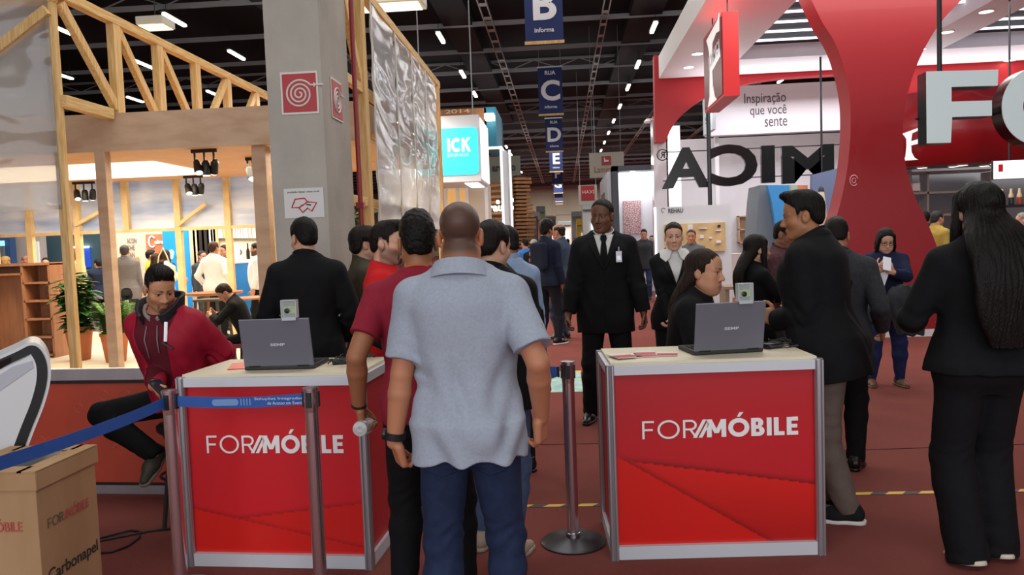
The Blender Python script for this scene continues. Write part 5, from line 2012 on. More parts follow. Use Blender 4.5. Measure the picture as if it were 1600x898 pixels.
# slatted timber stand with letters, slatted pillar, white frame tower
YQ = 22.4
M_SLAT = mat('slat_wood', '9c6b3e', .6, var=.3, vscale=6)
t = empty('slatted_stand', (at(770, 300, YQ).x, YQ, 0), 0, 'brown slatted timber stand with a small glowing word sign', 'stand')
mb = MB()
z = at(770, 342, YQ).z
while z < at(770, 283, YQ).z:
    mb.box((0, 0, z), (at(798, 300, YQ).x - at(735, 300, YQ).x, .12, .07))
    z += .16
mb.build('slats', M_SLAT, t)
sbox(t, 'back_wall', (at(735, 300, YQ).x, YQ + .5, 0), (at(800, 300, YQ).x, YQ + .6, at(770, 283, YQ).z), mat('stand_brown', '6e4c30', .7))
sbox(t, 'lower_wall', (at(735, 300, YQ).x, YQ, 0), (at(798, 300, YQ).x, YQ + .2, at(770, 340, YQ).z), mat('stand_ivory', 'dcc9a6', .6))
a = at(757, 331, YQ - .2)
tfit('glow_word', 'arauco', mat('word_glow', 'ffffff', .5, emit='f2f6ff', estr=2.0), Vector((a.x - t.location.x, -.2, a.z)), FX, FZ, at(803, 331, YQ - .2).x - a.x, .17, t, .03, .03)
for px, py in ((757, 316), (778, 318), (800, 315)):
    p = at(px, py, YQ - .3) - t.location
    mb = MB(); mb.lathe([(.04, 0), (.05, .06), (.03, .1)], 10, Matrix.Translation(p)); mb.build('spot', M_DOWN, t, True)
YZ = 24.0
t = empty('slatted_pillar', (at(813, 330, YZ).x, YZ, 0), 0, 'tall pillar of stacked brown timber slats at the aisle', 'pillar')
mb = MB()
z = .05
k = 0
while z < at(813, 279, YZ).z:
    w = .56 + .10 * math.sin(k * .42) + (.06 if k % 2 else 0)
    mb.box((0, 0, z), (w, w, .075), rz=.5)
    z += .115
    k += 1
mb.build('slats', M_SLAT, t)
mb = MB(); mb.box((0, 0, z / 2), (.3, .3, z), rz=.5); mb.build('core', mat('core_dark', '33241a', .8), t)
YX = 18.4
xa, xb = at(783, 300, YX).x, at(791, 300, YX).x
zt = at(785, 228, YX).z
t = empty('frame_tower', (xa, YX, 0), 0, 'slim white lit frame tower beside the slatted stand', 'tower')
sbox(t, 'front_post', (xa, YX, 0), (xa + .06, YX + .08, zt), mat('post_glow', 'f2f3f6', .4, emit='ffffff', estr=.5))
sbox(t, 'front_post', (xa + .15, YX + .8, 0), (xa + .21, YX + .88, zt), mat('post_glow', ''))
sbox(t, 'top_rail', (xa - .9, YX, zt - .06), (xa, YX + .08, zt), mat('post_glow', ''))
sbox(t, 'side_rail', (xa, YX, zt - .06), (xa + .06, YX + 2.6, zt), mat('post_glow', ''))
sbox(t, 'infill', (xa + .06, YX + .1, 0), (xa + .16, YX + .8, zt - .1), mat('infill_white', 'cfd2d6', .5))
YG = 29.0
t = empty('word_wall', (at(790, 265, YG).x, YG, 0), 0, 'grey green wall with dark lettering above the slatted stand', 'wall panel')
sbox(t, 'board', (at(760, 265, YG).x, YG, 0), (at(813, 265, YG).x, YG + .2, at(790, 244, YG).z), mat('wall_sage', '7b7d70', .7))
tfit('wall_word', 'arauco', mat('ink_dark', '2b2c2c', .6), Vector((at(769, 268, YG).x - t.location.x, -.02, at(769, 268, YG).z)), FX, FZ, at(806, 268, YG).x - at(769, 268, YG).x, .2, t, .02, .03)

# right of the aisle: hanging signs, white stand with a dark frame and a patterned poster
YI = 30.0
t = empty('hanging_sign', (at(947, 257, YI).x, YI, 0), 0, 'cream hanging board with a red square and serif word over the aisle', 'sign')
sbox(t, 'board', (at(921, 257, YI).x, YI, at(947, 277, YI).z), (at(975, 257, YI).x, YI + .15, at(947, 238, YI).z), mat('board_cream', 'b9b5a8', .6))
sbox(t, 'red_square', (at(940, 257, YI).x, YI - .02, at(947, 258, YI).z), (at(955, 257, YI).x, YI, at(947, 244, YI).z), mat('sq_red', 'b0272c', .5))
mb = MB(); c = at(947, 250, YI) - t.location; mb.prism([(-.08, -.08), (.1, -.06), (.1, 0), (-.02, .0), (-.08, .12)], .02, frame(c + Vector((0, -.02, 0)), (1, 0, 0), (0, 0, 1))); mb.build('square_mark', M_BANW, t)
a = at(929, 270, YI)
tfit('board_word', 'Lamir', mat('word_rust', '9a5a44', .6), Vector((a.x - t.location.x, -.01, a.z)), FX, FZ, at(953, 270, YI).x - a.x, .24, t, .01)
for px in (926, 970):
    x = at(px, 240, YI).x - t.location.x
    mb = MB(); mb.tube([(x, .07, at(947, 238, YI).z), (x, .07, 9.71)], .012, 5); mb.build('cable', M_STEEL, t)
YJ = 38.0
t = empty('hanging_sign', (at(917, 305, YJ).x, YJ, 0), 0, 'small grey hanging board with a dark red field over the aisle', 'sign')
sbox(t, 'board', (at(904, 305, YJ).x, YJ, at(917, 320, YJ).z), (at(933, 305, YJ).x, YJ + .15, at(917, 289, YJ).z), mat('board_grey', 'a9a49b', .6))
sbox(t, 'red_field', (at(908, 305, YJ).x, YJ - .02, at(917, 313, YJ).z), (at(929, 305, YJ).x, YJ, at(917, 290, YJ).z), mat('field_red', '98202a', .5))
a = at(910, 303, YJ)
tfit('field_word', 'HAXI', mat('word_pink', 'd7aaa6', .6), Vector((a.x - t.location.x, -.03, a.z)), FX, FZ, at(928, 303, YJ).x - a.x, .17, t, .01, .01)
for px in (906, 931):
    x = at(px, 290, YJ).x - t.location.x
    mb = MB(); mb.tube([(x, .07, at(917, 289, YJ).z), (x, .07, 9.71)], .012, 5); mb.build('cable', M_STEEL, t)
YO = 22.0
t = empty('white_stand', (at(990, 330, YO).x, YO, 0), 0, 'white stand with a thick dark frame and a red patterned poster', 'stand')
x0, x1 = at(958, 330, YO).x, at(1040, 330, YO).x
zt = at(990, 258, YO).z
M_FRM = mat('frame_slate', '3d4148', .6)
sbox(t, 'frame_post', (x0, YO, 0), (x0 + .17, YO + .6, zt), M_FRM)
sbox(t, 'frame_header', (x0, YO, zt - .15), (x1, YO + .6, zt), M_FRM)
sbox(t, 'back_wall', (x0 + .17, YO + .5, 0), (x1, YO + .6, zt - .15), mat('stand_white2', 'd4d4de', .5))
sbox(t, 'side_wall', (x0 - .1, YO + .6, 0), (x0, YO + 5, zt - .1), mat('stand_pale', 'c6c8ce', .5))
sbox(t, 'side_window', (x0 - .12, YO + 2.2, 1.2), (x0 - .10, YO + 4.0, zt - .6), mat('window_slate', '59626b', .2))
a, b_ = at(975, 366, YO + .45), at(1001, 313, YO + .45)
pm = mat('poster_pattern', 'c9bcbc', .6)
N_, L_ = pm.node_tree.nodes, pm.node_tree.links
tc = N_.new('ShaderNodeTexCoord'); mp = N_.new('ShaderNodeMapping'); mp.inputs['Scale'].default_value = (16, 1, 20)
vo = N_.new('ShaderNodeTexVoronoi'); vo.feature = 'DISTANCE_TO_EDGE'; vo.inputs['Scale'].default_value = 1.0
cr = N_.new('ShaderNodeValToRGB'); cr.color_ramp.elements[0].color = (*lin('8c3f4a'), 1); cr.color_ramp.elements[1].color = (*lin('cdb9ba'), 1); cr.color_ramp.elements[1].position = .22
L_.new(tc.outputs['Object'], mp.inputs['Vector']); L_.new(mp.outputs['Vector'], vo.inputs['Vector']); L_.new(vo.outputs['Distance'], cr.inputs['Fac']); L_.new(cr.outputs['Color'], N_['Principled BSDF'].inputs['Base Color'])
sbox(t, 'poster', (a.x, YO + .46, a.z), (b_.x, YO + .5, b_.z), pm)
sbox(t, 'wall_lamp', (at(986, 268, YO).x, YO + .3, zt - .22), (at(994, 268, YO).x, YO + .42, zt - .16), M_DOWN)
area_light('white_stand_light', (at(990, 268, YO).x, YO + .1, zt - .2), (R(25), 0, 0), 1.2, .2, 22)
# farther stands along both sides of the aisle
M_FAR = {c: mat('far_' + c, c, .6) for c in ('b9b4a4', '8b8d90', 'c4a53a', '4a5560', 'a4553f', 'cfcfcf', '5e5a4e', '7d8a74')}
far = [(910, 933, 316, 40, 'cfcfcf', 'pale stand block behind the guard beside the aisle'), (893, 912, 330, 52, '8b8d90', 'grey stand block far down the aisle on the right'),
       (901, 914, 342, 47, 'c4a53a', 'yellow topped kiosk far down the aisle'), (838, 851, 322, 46, '7d8a74', 'green grey stand far down the aisle on the left'),
       (826, 842, 331, 36, 'a4553f', 'rust red stand beyond the slatted pillar'), (848, 868, 338, 70, '5e5a4e', 'dark olive stand at the far end of the hall'),
       (872, 892, 346, 76, 'b9b4a4', 'beige stand at the far end of the aisle')]
for xa, xb, yt, Y, c, lb in far:
    a, b_ = at(xa, yt, Y), at(xb, yt, Y)
    t = empty('exhibition_stand', ((a.x + b_.x) / 2, Y, 0), 0, lb, 'stand')
    w = b_.x - a.x
    mb = MB(); mb.box((0, 1.2, a.z / 2), (w, 2.2, a.z)); mb.build('wall', M_FAR[c], t)
    mb = MB(); mb.box((0, .05, a.z - .2), (w * 1.06, .2, .35)); mb.build('header', mat('far_head_' + c, {'c4a53a': 'd9b62c', 'cfcfcf': 'b8bcc2'}.get(c, '6f7478'), .6), t)
    mb = MB(); mb.box((0, -.2, .5), (w * .7, .5, 1.0)); mb.build('counter', M_WHITE, t)
    mb = MB(); mb.box((w * .2, .03, a.z * .55), (w * .3, .05, a.z * .3)); mb.build('light_panel', mat('far_glow', 'ffffff', .5, emit='f4f6ff', estr=.9), t)
t = empty('black_screen_wall', (at(829, 360, 30).x, 30, 0), 0, 'black framed tall display wall right of the slatted pillar', 'display')
a, b_ = at(825, 375, 30), at(840, 338, 30)
sbox(t, 'frame', (a.x, 30, 0), (b_.x, 30.2, b_.z), M_BLACK)
sbox(t, 'picture', (a.x + .05, 29.98, a.z), (b_.x - .05, 30, b_.z - .08), mat('display_brown', '6d5a50', .4, var=.4, vscale=2))

# left: behind the plywood booth
YD = 16.5
t = empty('stand_wall', (at(215, 400, YD).x, YD, 0), 0, 'beige stand wall with thin lettering and an orange poster', 'wall panel')
o = t.location
x0, x1 = at(180, 400, YD).x, at(260, 400, YD).x
zt = at(215, 346, YD).z
sbox(t, 'board', (x0, YD, 0), (x1, YD + .15, zt), mat('wall_beige', 'cbbfae', .6))
for i, s_ in enumerate(('ACON', 'CHE', 'GAN')):
    a = at(199, 380 + i * 11, YD)
    tfit('wall_word', s_, mat('ink_brown', '6e665e', .6), Vector((a.x - o.x, -.01, a.z)), FX, FZ, .22 if i == 0 else .18, .11, t, .006, -.004)
a, b_ = at(230, 397, YD), at(259, 365, YD)
sbox(t, 'orange_poster', (a.x, YD - .02, a.z), (b_.x, YD, b_.z), mat('poster_orange', 'c0714f', .5))
q = at(233, 385, YD)
mb = MB(); mb.tube([(q.x - o.x + .09 + .075 * math.cos(a_), -.03, q.z + .10 + .12 * math.sin(a_)) for a_ in np.linspace(.7, 5.5, 14)], .02, 5); mb.build('poster_initial', M_BANW, t)
tfit('poster_word', 'elina', M_BANW, Vector((q.x - o.x + .15, -.03, q.z + .05)), FX, FZ, .2, .09, t, .006, .02)
sbox(t, 'picture_frame', (at(211, 415, YD).x, YD - .05, at(215, 416, YD).z), (at(219, 415, YD).x, YD - .02, at(215, 402, YD).z), mat('frame_gold', 'b98b4e', .4))
YE = 16.2
t = empty('blue_banner', (at(277, 400, YE).x, YE, 0), 0, 'bright blue rounded banner with pale figures behind the booth', 'banner')
a, b_ = at(261, 455, YE), at(294, 348, YE)
mb = MB(); mb.prism(rrect(a.x - t.location.x, b_.x - t.location.x, .3, b_.z, .16), .05, frame((0, 0, 0), (1, 0, 0), (0, 0, 1))); mb.build('cloth', mat('banner_blue', '1c93e6', .5), t)
for px, py, w, h_, c in ((270, 397, .10, .22, 'pale'), (284, 388, .09, .16, 'pale'), (284, 404, .16, .22, 'dark'), (271, 415, .12, .14, 'dark'), (284, 372, .06, .3, 'pale')):
    q = at(px, py, YE) - t.location
    mb = MB(); mb.prism([(w * .6 * math.cos(a_) * (1 + .2 * math.sin(3 * a_)), h_ * .5 * math.sin(a_)) for a_ in np.linspace(0, 2 * PI, 15)[:-1]], .006, frame((q.x, -.052, q.z), (1, 0, 0), (0, 0, 1)))
    mb.build('printed_figure', mat('fig_' + c, '9fcdea' if c == 'pale' else '274b6b', .5), t)
mb = MB(); mb.box((0, .1, .15), (.5, .3, .3)); mb.build('foot', M_WHITE, t)
YV = 17.2
t = empty('sample_wall', (at(340, 400, YV).x, YV, 0), 0, 'pale wall with hanging dark and light sample strips behind the white shirted man', 'display wall')
o = t.location
sbox(t, 'back_board', (at(290, 400, YV).x, YV + .1, 0), (at(420, 400, YV).x, YV + .2, at(350, 335, YV).z), mat('wall_ivory', 'e2d3b4', .6))
xx = 296
rr = random.Random(5)
while xx < 412:
    w = rr.choice((4, 6, 8))
    col = 'd8c8a8' if xx < 305 else '2c2420' if xx < 324 else rr.choice(('e9e4da', 'd9b77f', 'c9c3ba')) if xx < 360 else rr.choice(('5a2f22', 'cfcac4', 'b9b2a8', 'dad2c2'))
    bot = 415 if xx < 340 else 372
    a, b_ = at(xx, bot, YV), at(xx + w - 1, 344 + rr.uniform(-1, 1), YV)
    sbox(t, 'sample_strip', (a.x, YV, a.z), (b_.x, YV + .04, b_.z), mat('strip_' + col, col, .5))
    xx += w
sbox(t, 'shelf', (at(356, 405, YV).x, YV - .34, at(380, 405, YV).z - .05), (at(415, 405, YV).x, YV - .001, at(380, 405, YV).z), M_WHITE)
zz = at(380, 405, YV).z
for i, px in enumerate((362, 370, 380, 394)):
    tb = empty('bottle', (at(px, 405, YV).x, YV - .21 - (.05 if i == 2 else 0), zz + .002), 0, ['dark wine bottle on the white shelf, nearest the blue counter', 'tall black bottle second on the white shelf', 'pale coffee machine shaped jug on the white shelf', 'small dark bottle at the far end of the white shelf'][i], 'bottle', 'bottles on the white shelf')
    if i == 2:
        mb = MB(); mb.box((0, 0, .13), (.15, .16, .26), bev=.02); mb.box((0, -.03, .30), (.12, .10, .10), bev=.02); mb.build('body', M_WHITE, tb)
        mb = MB(); mb.tube([(.07, -.05, .22), (.11, -.05, .17), (.07, -.05, .1)], .012, 6); mb.build('handle', M_DARK, tb)
    else:
        mb = MB(); mb.lathe([(.04, 0), (.042, .18), (.018, .25), (.016, .34)], 12); mb.build('body', mat('glass_dark', '1d1714', .15), tb, True)
        mb = MB(); mb.lathe([(.018, .335), (.018, .36), (0, .365)], 12); mb.build('cap', mat('cap_red', '6e2b25', .4), tb, True)
YU = 14.0
t = empty('blue_counter', (at(383, 440, YU).x, YU, 0), 0, 'bright blue curved counter with a white top behind the booth', 'counter')
w = at(405, 440, YU).x - at(361, 440, YU).x
mb = MB(); mb.prism(rrect(-w / 2, w / 2, .06, at(383, 408, YU).z - .04, .12), .5, frame((0, .5, 0), (1, 0, 0), (0, 0, 1))); mb.build('body', mat('counter_blue', '2a86d2', .4), t)
mb = MB(); mb.box((0, .25, at(383, 408, YU).z - .01), (w + .1, .56, .05), bev=.01); mb.build('top', M_WHITE, t)
mb = MB(); mb.box((0, .25, .03), (w - .1, .4, .06)); mb.build('plinth', M_DARK, t)
# dark blue and grey stand backs at far left
for nm, xa, xb, yt, Y, c, lb in (('stand_wall', 60, 178, 352, 18.5, '41606f', 'dull teal stand wall behind the leafy potted plant'), ('stand_wall', 12, 62, 356, 17.5, 'a39b98', 'grey stand wall beside the bookshelf'),
                                 ('stand_wall', -40, 13, 353, 17.0, '22406e', 'dark blue stand wall at the left edge')):
    a, b_ = at(xa, yt, Y), at(xb, yt, Y)
    t = empty(nm, ((a.x + b_.x) / 2, Y, 0), 0, lb, 'wall panel')
    mb = MB(); mb.box((0, .1, a.z / 2), (b_.x - a.x, .2, a.z)); mb.build('board', mat('bd_' + c, c, .6, var=.1, vscale=1), t)
    if xa == 60:
        q = at(143, 405, Y); mb = MB(); mb.box((at(136, 400, Y).x - t.location.x, -.02, q.z + .05), (.22, .03, .5)); mb.build('blue_screen', mat('screen_blue', '2a4fc4', .4, emit='2a4fc4', estr=.35), t)
        mb = MB(); mb.box((at(128, 386, Y).x - t.location.x, -.05, at(128, 386, Y).z), (.4, .06, .04)); mb.build('strip_lamp', M_DOWN, t)
        mb = MB(); mb.box((at(170, 386, Y).x - t.location.x, -.04, .9), (.35, .06, 1.8)); mb.build('door_panel', mat('bd_dark', '2e4a5c', .5), t)
    elif xa == 12:
        mb = MB(); mb.box((at(58, 386, Y).x - t.location.x, -.04, 1.0), (.14, .06, 2.0)); mb.build('white_post', M_WHITE, t)
    else:
        mb = MB(); mb.box((0, -.04, at(5, 380, Y).z), (.6, .06, .12)); mb.build('light_band', mat('band_glow', '8fd0f2', .4, emit='7fc4f0', estr=.8), t)
        mb = MB(); mb.box((0, -.04, at(5, 395, Y).z), (.6, .05, .3)); mb.build('photo_strip', mat('photo_dark', '5e6a74', .5, var=.5, vscale=8), t)

# furniture on the booth platform
ZF = .06
YB_ = 11.2
t = empty('bookshelf', (at(40, 480, YB_).x, YB_, ZF), 0, 'brown wooden open bookshelf at the left edge of the booth', 'shelf')
o = Vector((t.location.x, YB_, ZF))
M_SHW = mat('shelf_wood', 'a5714f', .5, var=.25, vscale=4, stretch=(4, 4, .6))
zt = at(40, 413, YB_).z - ZF
xa, xm, xb = at(-30, 480, YB_).x - o.x, at(38, 480, YB_).x - o.x, at(80, 480, YB_).x - o.x
for x in (xa, xm, xb):
    mb = MB(); mb.box((x, .18, zt / 2), (.04, .36, zt)); mb.build('side_panel', M_SHW, t)
mb = MB(); mb.box(((xa + xb) / 2, .18, zt), (xb - xa + .04, .38, .04)); mb.build('top', M_SHW, t)
mb = MB(); mb.box(((xa + xb) / 2, .35, zt / 2), (xb - xa, .02, zt)); mb.build('back_panel', M_SHW, t)
for k in range(5):
    z = .04 + k * (zt - .05) / 5
    mb = MB(); mb.box(((xm + xb) / 2, .17, z), (xb - xm, .34, .03)); mb.build('shelf', M_SHW, t)
for z in (.04, zt * .9):
    mb = MB(); mb.box(((xm + xa) / 2, .17, z), (xm - xa, .34, .03)); mb.build('shelf', M_SHW, t)
p = at(26, 517, YB_ + .1)
tag(MB().box((0, 0, .03), (.26, .2, .06), bev=.02).box((0, 0, .095), (.24, .19, .06), bev=.02).box((.01, 0, .155), (.22, .18, .05), bev=.02).build('folded_towel', M_CREAM, loc=(at(26, 520, YB_).x, YB_ + .17, ZF + .055)), 'pale folded towel pile on the lowest shelf of the brown bookshelf', 'towel')


def leaf_plant(p, h, spread, nst, lb, kind, pr, ph, seed, lcol):
    t = empty('potted_plant', p, 0, lb, 'plant', 'potted plants in the booth')
    mb = MB(); mb.lathe([(pr * .66, 0), (pr * .70, .01), (pr * .97, ph * .9), (pr * 1.03, ph * .9), (pr * 1.03, ph), (pr * .93, ph), (pr * .9, ph * .86), (0, ph * .86)], 24); mb.build('pot', mat('terracotta', 'b5673c', .7, var=.12, vscale=5), t, True)
    r = random.Random(seed)
    ml, ms = MB(), MB()
    def leaf(q, d, L, w):
        d = d.normalized()
        s_ = d.cross(Vector((0, 0, 1)))
        s_ = s_.normalized() if s_.length > .1 else Vector((1, 0, 0))
        n = s_.cross(d)
        pts = []
        for i, (u, ww) in enumerate(((0, .15), (.25, .8), (.5, 1), (.75, .7), (1, .05))):
            c = q + d * L * u - Vector((0, 0, 1)) * L * .35 * u * u
            pts += [c - s_ * w * ww, c + n * w * -.25 * ww, c + s_ * w * ww]
        ml.add(pts, [(i * 3 + j, i * 3 + j + 1, i * 3 + j + 4, i * 3 + j + 3) for i in range(4) for j in range(2)])
    for k in range(nst):
        a = r.uniform(0, 2 * PI)
        tilt = r.uniform(.05, 1) * spread
        hh = h * r.uniform(.65, 1)
        b = Vector((r.uniform(-.5, .5) * pr, r.uniform(-.5, .5) * pr, ph * .85))
        e = b + Vector((math.cos(a) * tilt, math.sin(a) * tilt, hh))
        mid = (b + e) / 2 + Vector((0, 0, hh * .12))
        ms.tube([b, mid, e], [.008, .006, .003], 5)
        nl = 17
        for i in range(nl):
            u = (i + 1) / nl
            q = b * (1 - u)**2 + mid * 2 * u * (1 - u) + e * u * u
            if kind == 'fern':
                for sd in (-1, 1):
                    leaf(q, Vector((math.cos(a + sd * 1.25), math.sin(a + sd * 1.25), .5)), .17, .036)
            else:
                aa = r.uniform(0, 2 * PI)
                leaf(q, Vector((math.cos(aa), math.sin(aa), r.uniform(-.1, .5))), r.uniform(.17, .27), r.uniform(.05, .075))
    ms.build('stems', mat('stem_green', '4d6b35', .6), t, 'all')
    tag(ml.build('foliage', mat('leaf_' + lcol, lcol, .45, var=.35, vscale=9), t, 'all'), kind='stuff')


p = at(125, 556, 11.3)
leaf_plant((at(125, 540, 10.9).x, 10.9, ZF), .88, .24, 24, 'tall bushy potted plant in a terracotta pot beside the pine post', 'bush', .19, .50, 2, '2f5a26')
leaf_plant((at(180, 540, 10.6).x, 10.6, ZF), .50, .36, 20, 'low fern-like potted plant in a terracotta pot left of the seated man', 'fern', .19, .42, 4, '5c8f2e')
# plant seen through the right timber frame
leaf_plant((at(556, 400, 9.6).x, 9.6, 0), 1.75, .28, 26, 'tall green plant seen through the frame right of the concrete column', 'bush', .2, .5, 9, '3f7a2c')
# round table and stools
M_TBL = mat('table_wood', 'a4683f', .45, var=.25, vscale=7)
t = empty('round_table', (at(335, 455, 10.4).x, 10.4, ZF), 0, 'small round wooden table on splayed legs in the booth', 'table')
zt = at(335, 456, 10.4).z - ZF
mb = MB(); mb.lathe([(0, zt - .035), (.36, zt - .035), (.38, zt - .02), (.38, zt), (0, zt)], 32, cap=False); mb.build('tabletop', M_TBL, t, True)
for a in (20, 140, 260):
    mb = MB(); mb.tube([(.2 * math.cos(R(a)), .2 * math.sin(R(a)), zt - .03), (.34 * math.cos(R(a)), .34 * math.sin(R(a)), 0)], [.024, .016], 8); mb.build('leg', M_TBL, t, True)
t = empty('round_table', (at(372, 447, 12.0).x, 12.6, ZF), 0, 'second round wooden table farther back near the blue counter', 'table')
mb = MB(); mb.lathe([(0, .72), (.34, .72), (.36, .735), (.36, .75), (0, .75)], 32, cap=False); mb.build('tabletop', M_TBL, t, True)
for a in (80, 200, 320):
    mb = MB(); mb.tube([(.2 * math.cos(R(a)), .2 * math.sin(R(a)), .72), (.33 * math.cos(R(a)), .33 * math.sin(R(a)), 0)], [.024, .016], 8); mb.build('leg', M_TBL, t, True)
t = empty('metal_stool', (at(330, 470, 9.6).x, 9.6, ZF), 0, 'grey metal stool beside the round wooden table', 'stool')
zt = at(330, 468, 9.6).z - ZF
mb = MB(); mb.box((0, 0, zt), (.34, .34, .03), bev=.012); mb.build('seat', mat('gunmetal', '5b554c', .4, .7), t)
for sx in (-1, 1):
    for sy in (-1, 1):
        mb = MB(); mb.bar((sx * .14, sy * .14, zt - .01), (sx * .2, sy * .2, 0), .03, .03); mb.build('leg', mat('gunmetal', ''), t)
mb = MB(); mb.tube([(-.175, -.175, zt * .4), (.175, -.175, zt * .4), (.175, .175, zt * .4), (-.175, .175, zt * .4)], .01, 6, True); mb.build('foot_ring', mat('gunmetal', ''), t)

# ------------------------------------------------------------------ the two registration counters
def flat_graphic(name, w, h, fn, m, parent, M, nx=120, nz=110):
    """printed sheet: pigment per vertex from fn(u, v), v downwards"""
    u, v = np.meshgrid(np.linspace(0, 1, nx), np.linspace(0, 1, nz), indexing='ij')
    P_ = np.stack([u.ravel() * w, -v.ravel() * h, np.zeros(nx * nz)], 1)
    i, j = np.meshgrid(np.arange(nx - 1), np.arange(nz - 1), indexing='ij')
    k = (i * nz + j).ravel()
    q = np.stack([k, k + 1, k + nz + 1, k + nz], 1)
    ob = np_mesh(name, P_, q, m, parent, fn(u.ravel(), v.ravel()))
    ob.data.transform(M)
    return ob


def mixc(a, b, t):
    a, b = np.array(lin(a)) if isinstance(a, str) else a, np.array(lin(b)) if isinstance(b, str) else b
    return a * (1 - t[:, None]) + b * t[:, None]


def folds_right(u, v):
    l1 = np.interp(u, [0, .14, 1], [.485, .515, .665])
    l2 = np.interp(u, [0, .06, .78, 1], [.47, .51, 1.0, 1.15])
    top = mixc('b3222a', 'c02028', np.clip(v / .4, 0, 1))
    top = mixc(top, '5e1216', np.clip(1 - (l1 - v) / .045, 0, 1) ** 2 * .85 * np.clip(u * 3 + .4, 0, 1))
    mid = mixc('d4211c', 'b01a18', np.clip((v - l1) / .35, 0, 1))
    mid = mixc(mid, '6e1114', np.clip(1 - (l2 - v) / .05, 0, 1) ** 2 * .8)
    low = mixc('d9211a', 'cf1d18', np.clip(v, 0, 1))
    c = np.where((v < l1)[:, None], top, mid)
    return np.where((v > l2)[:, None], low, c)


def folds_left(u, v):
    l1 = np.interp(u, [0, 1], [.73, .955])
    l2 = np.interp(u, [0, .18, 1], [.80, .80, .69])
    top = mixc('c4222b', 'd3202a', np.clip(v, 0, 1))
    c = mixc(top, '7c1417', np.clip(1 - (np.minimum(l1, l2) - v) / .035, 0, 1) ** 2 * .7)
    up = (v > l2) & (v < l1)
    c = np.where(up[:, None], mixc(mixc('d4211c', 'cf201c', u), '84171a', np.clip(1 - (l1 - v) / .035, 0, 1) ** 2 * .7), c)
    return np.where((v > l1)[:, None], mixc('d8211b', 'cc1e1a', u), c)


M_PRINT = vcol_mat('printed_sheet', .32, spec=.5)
M_LOGO = mat('logo_white', 'eeeaea', .5)


def formobile(parent, o, x, w, h, m1, m2):
    """two-weight word mark with a double slash; o: lower left corner"""
    X = Vector(x)
    word('logo_light', 'FOR', .105, w * .355, h, m1, o, x, parent, .16)
    mb = MB()
    for k in (0, 1):
        a = w * (.325 + .036 * k)
        mb.prism([(a, 0), (a + w * .024, 0), (a + w * .024 + h * .55, h), (a + h * .55, h)], .003, frame(o, X, FZ))
    mb.build('logo_slashes', m2, parent)
    word('logo_bold', 'MÓBILE', .235, w * .585, h, m2, o + X * w * .415, x, parent, .09)


def counter(loc, rz, fold, lb, logo_u, logo_w, logo_v, W=1.0):
    t = empty('reception_counter', loc, rz, lb, 'counter', 'registration counters')
    D, H_ = .5, .955
    for sx in (0, 1):
        for sy in (0, 1):
            mb = MB()
            x, y = sx * W, sy * D
            mb.lathe([(.022, 0), (.022, H_ + .005)], 8, Matrix.Translation((x, y, 0)))
            for a in range(4):
                an = a * PI / 2 + PI / 4
                mb.box((x + .021 * math.cos(an), y + .021 * math.sin(an), H_ / 2), (.010, .006, H_), rz=an)
            for dx in (-.012, .012):
                mb.box((x + dx, y - .022, H_ / 2), (.006, .006, H_))
            mb.build('corner_post', M_ALU, t)
    for nm, z, hh in (('top_rail', H_ - .022, .045), ('bottom_rail', .035, .065)):
        mb = MB()
        for y in (0, D):
            mb.box((W / 2, y, z), (W - .04, .03, hh))
        for x in (0, W):
            mb.box((x, D / 2, z), (.03, D - .04, hh))
        mb.build(nm, mat('rail_white', 'cfd3da', .4, .2), t)
    mb = MB(); mb.box((W / 2, D / 2, H_ + .008), (W - .01, D - .01, .016), bev=.003); mb.build('top', M_CREAM, t)
    mb = MB(); mb.box((W / 2, .012, H_ / 2), (W - .04, .006, H_ - .1)); mb.build('front_board', M_BRIGHT, t)
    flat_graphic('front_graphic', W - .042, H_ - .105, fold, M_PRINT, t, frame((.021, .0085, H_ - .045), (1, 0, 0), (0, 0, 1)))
    for x in (.006, W - .006):
        mb = MB(); mb.box((x, D / 2, H_ / 2), (.008, D - .04, H_ - .1)); mb.build('side_panel', M_REDMATT, t)
    gw, gh = W - .042, H_ - .105
    formobile(t, Vector((.021 + gw * logo_u, .006, H_ - .045 - gh * logo_v)), (1, 0, 0), gw * logo_w, .088, M_LOGO, M_LOGO)
    return t


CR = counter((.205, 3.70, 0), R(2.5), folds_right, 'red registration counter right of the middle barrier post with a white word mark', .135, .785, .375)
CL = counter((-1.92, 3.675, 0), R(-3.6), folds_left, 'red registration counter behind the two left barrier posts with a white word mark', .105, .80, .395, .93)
TOP = .972


def on_counter(c, x, y, z=TOP):
    return c.matrix_world_local @ Vector((x, y, z)) if False else Matrix.Translation(c.location) @ Matrix.Rotation(c.rotation_euler.z, 4, 'Z') @ Vector((x, y, z))


M_LAP = mat('laptop_grey', '6b6b76', .45, .1)
M_LAPD = mat('laptop_dark', '1d1d20', .5)


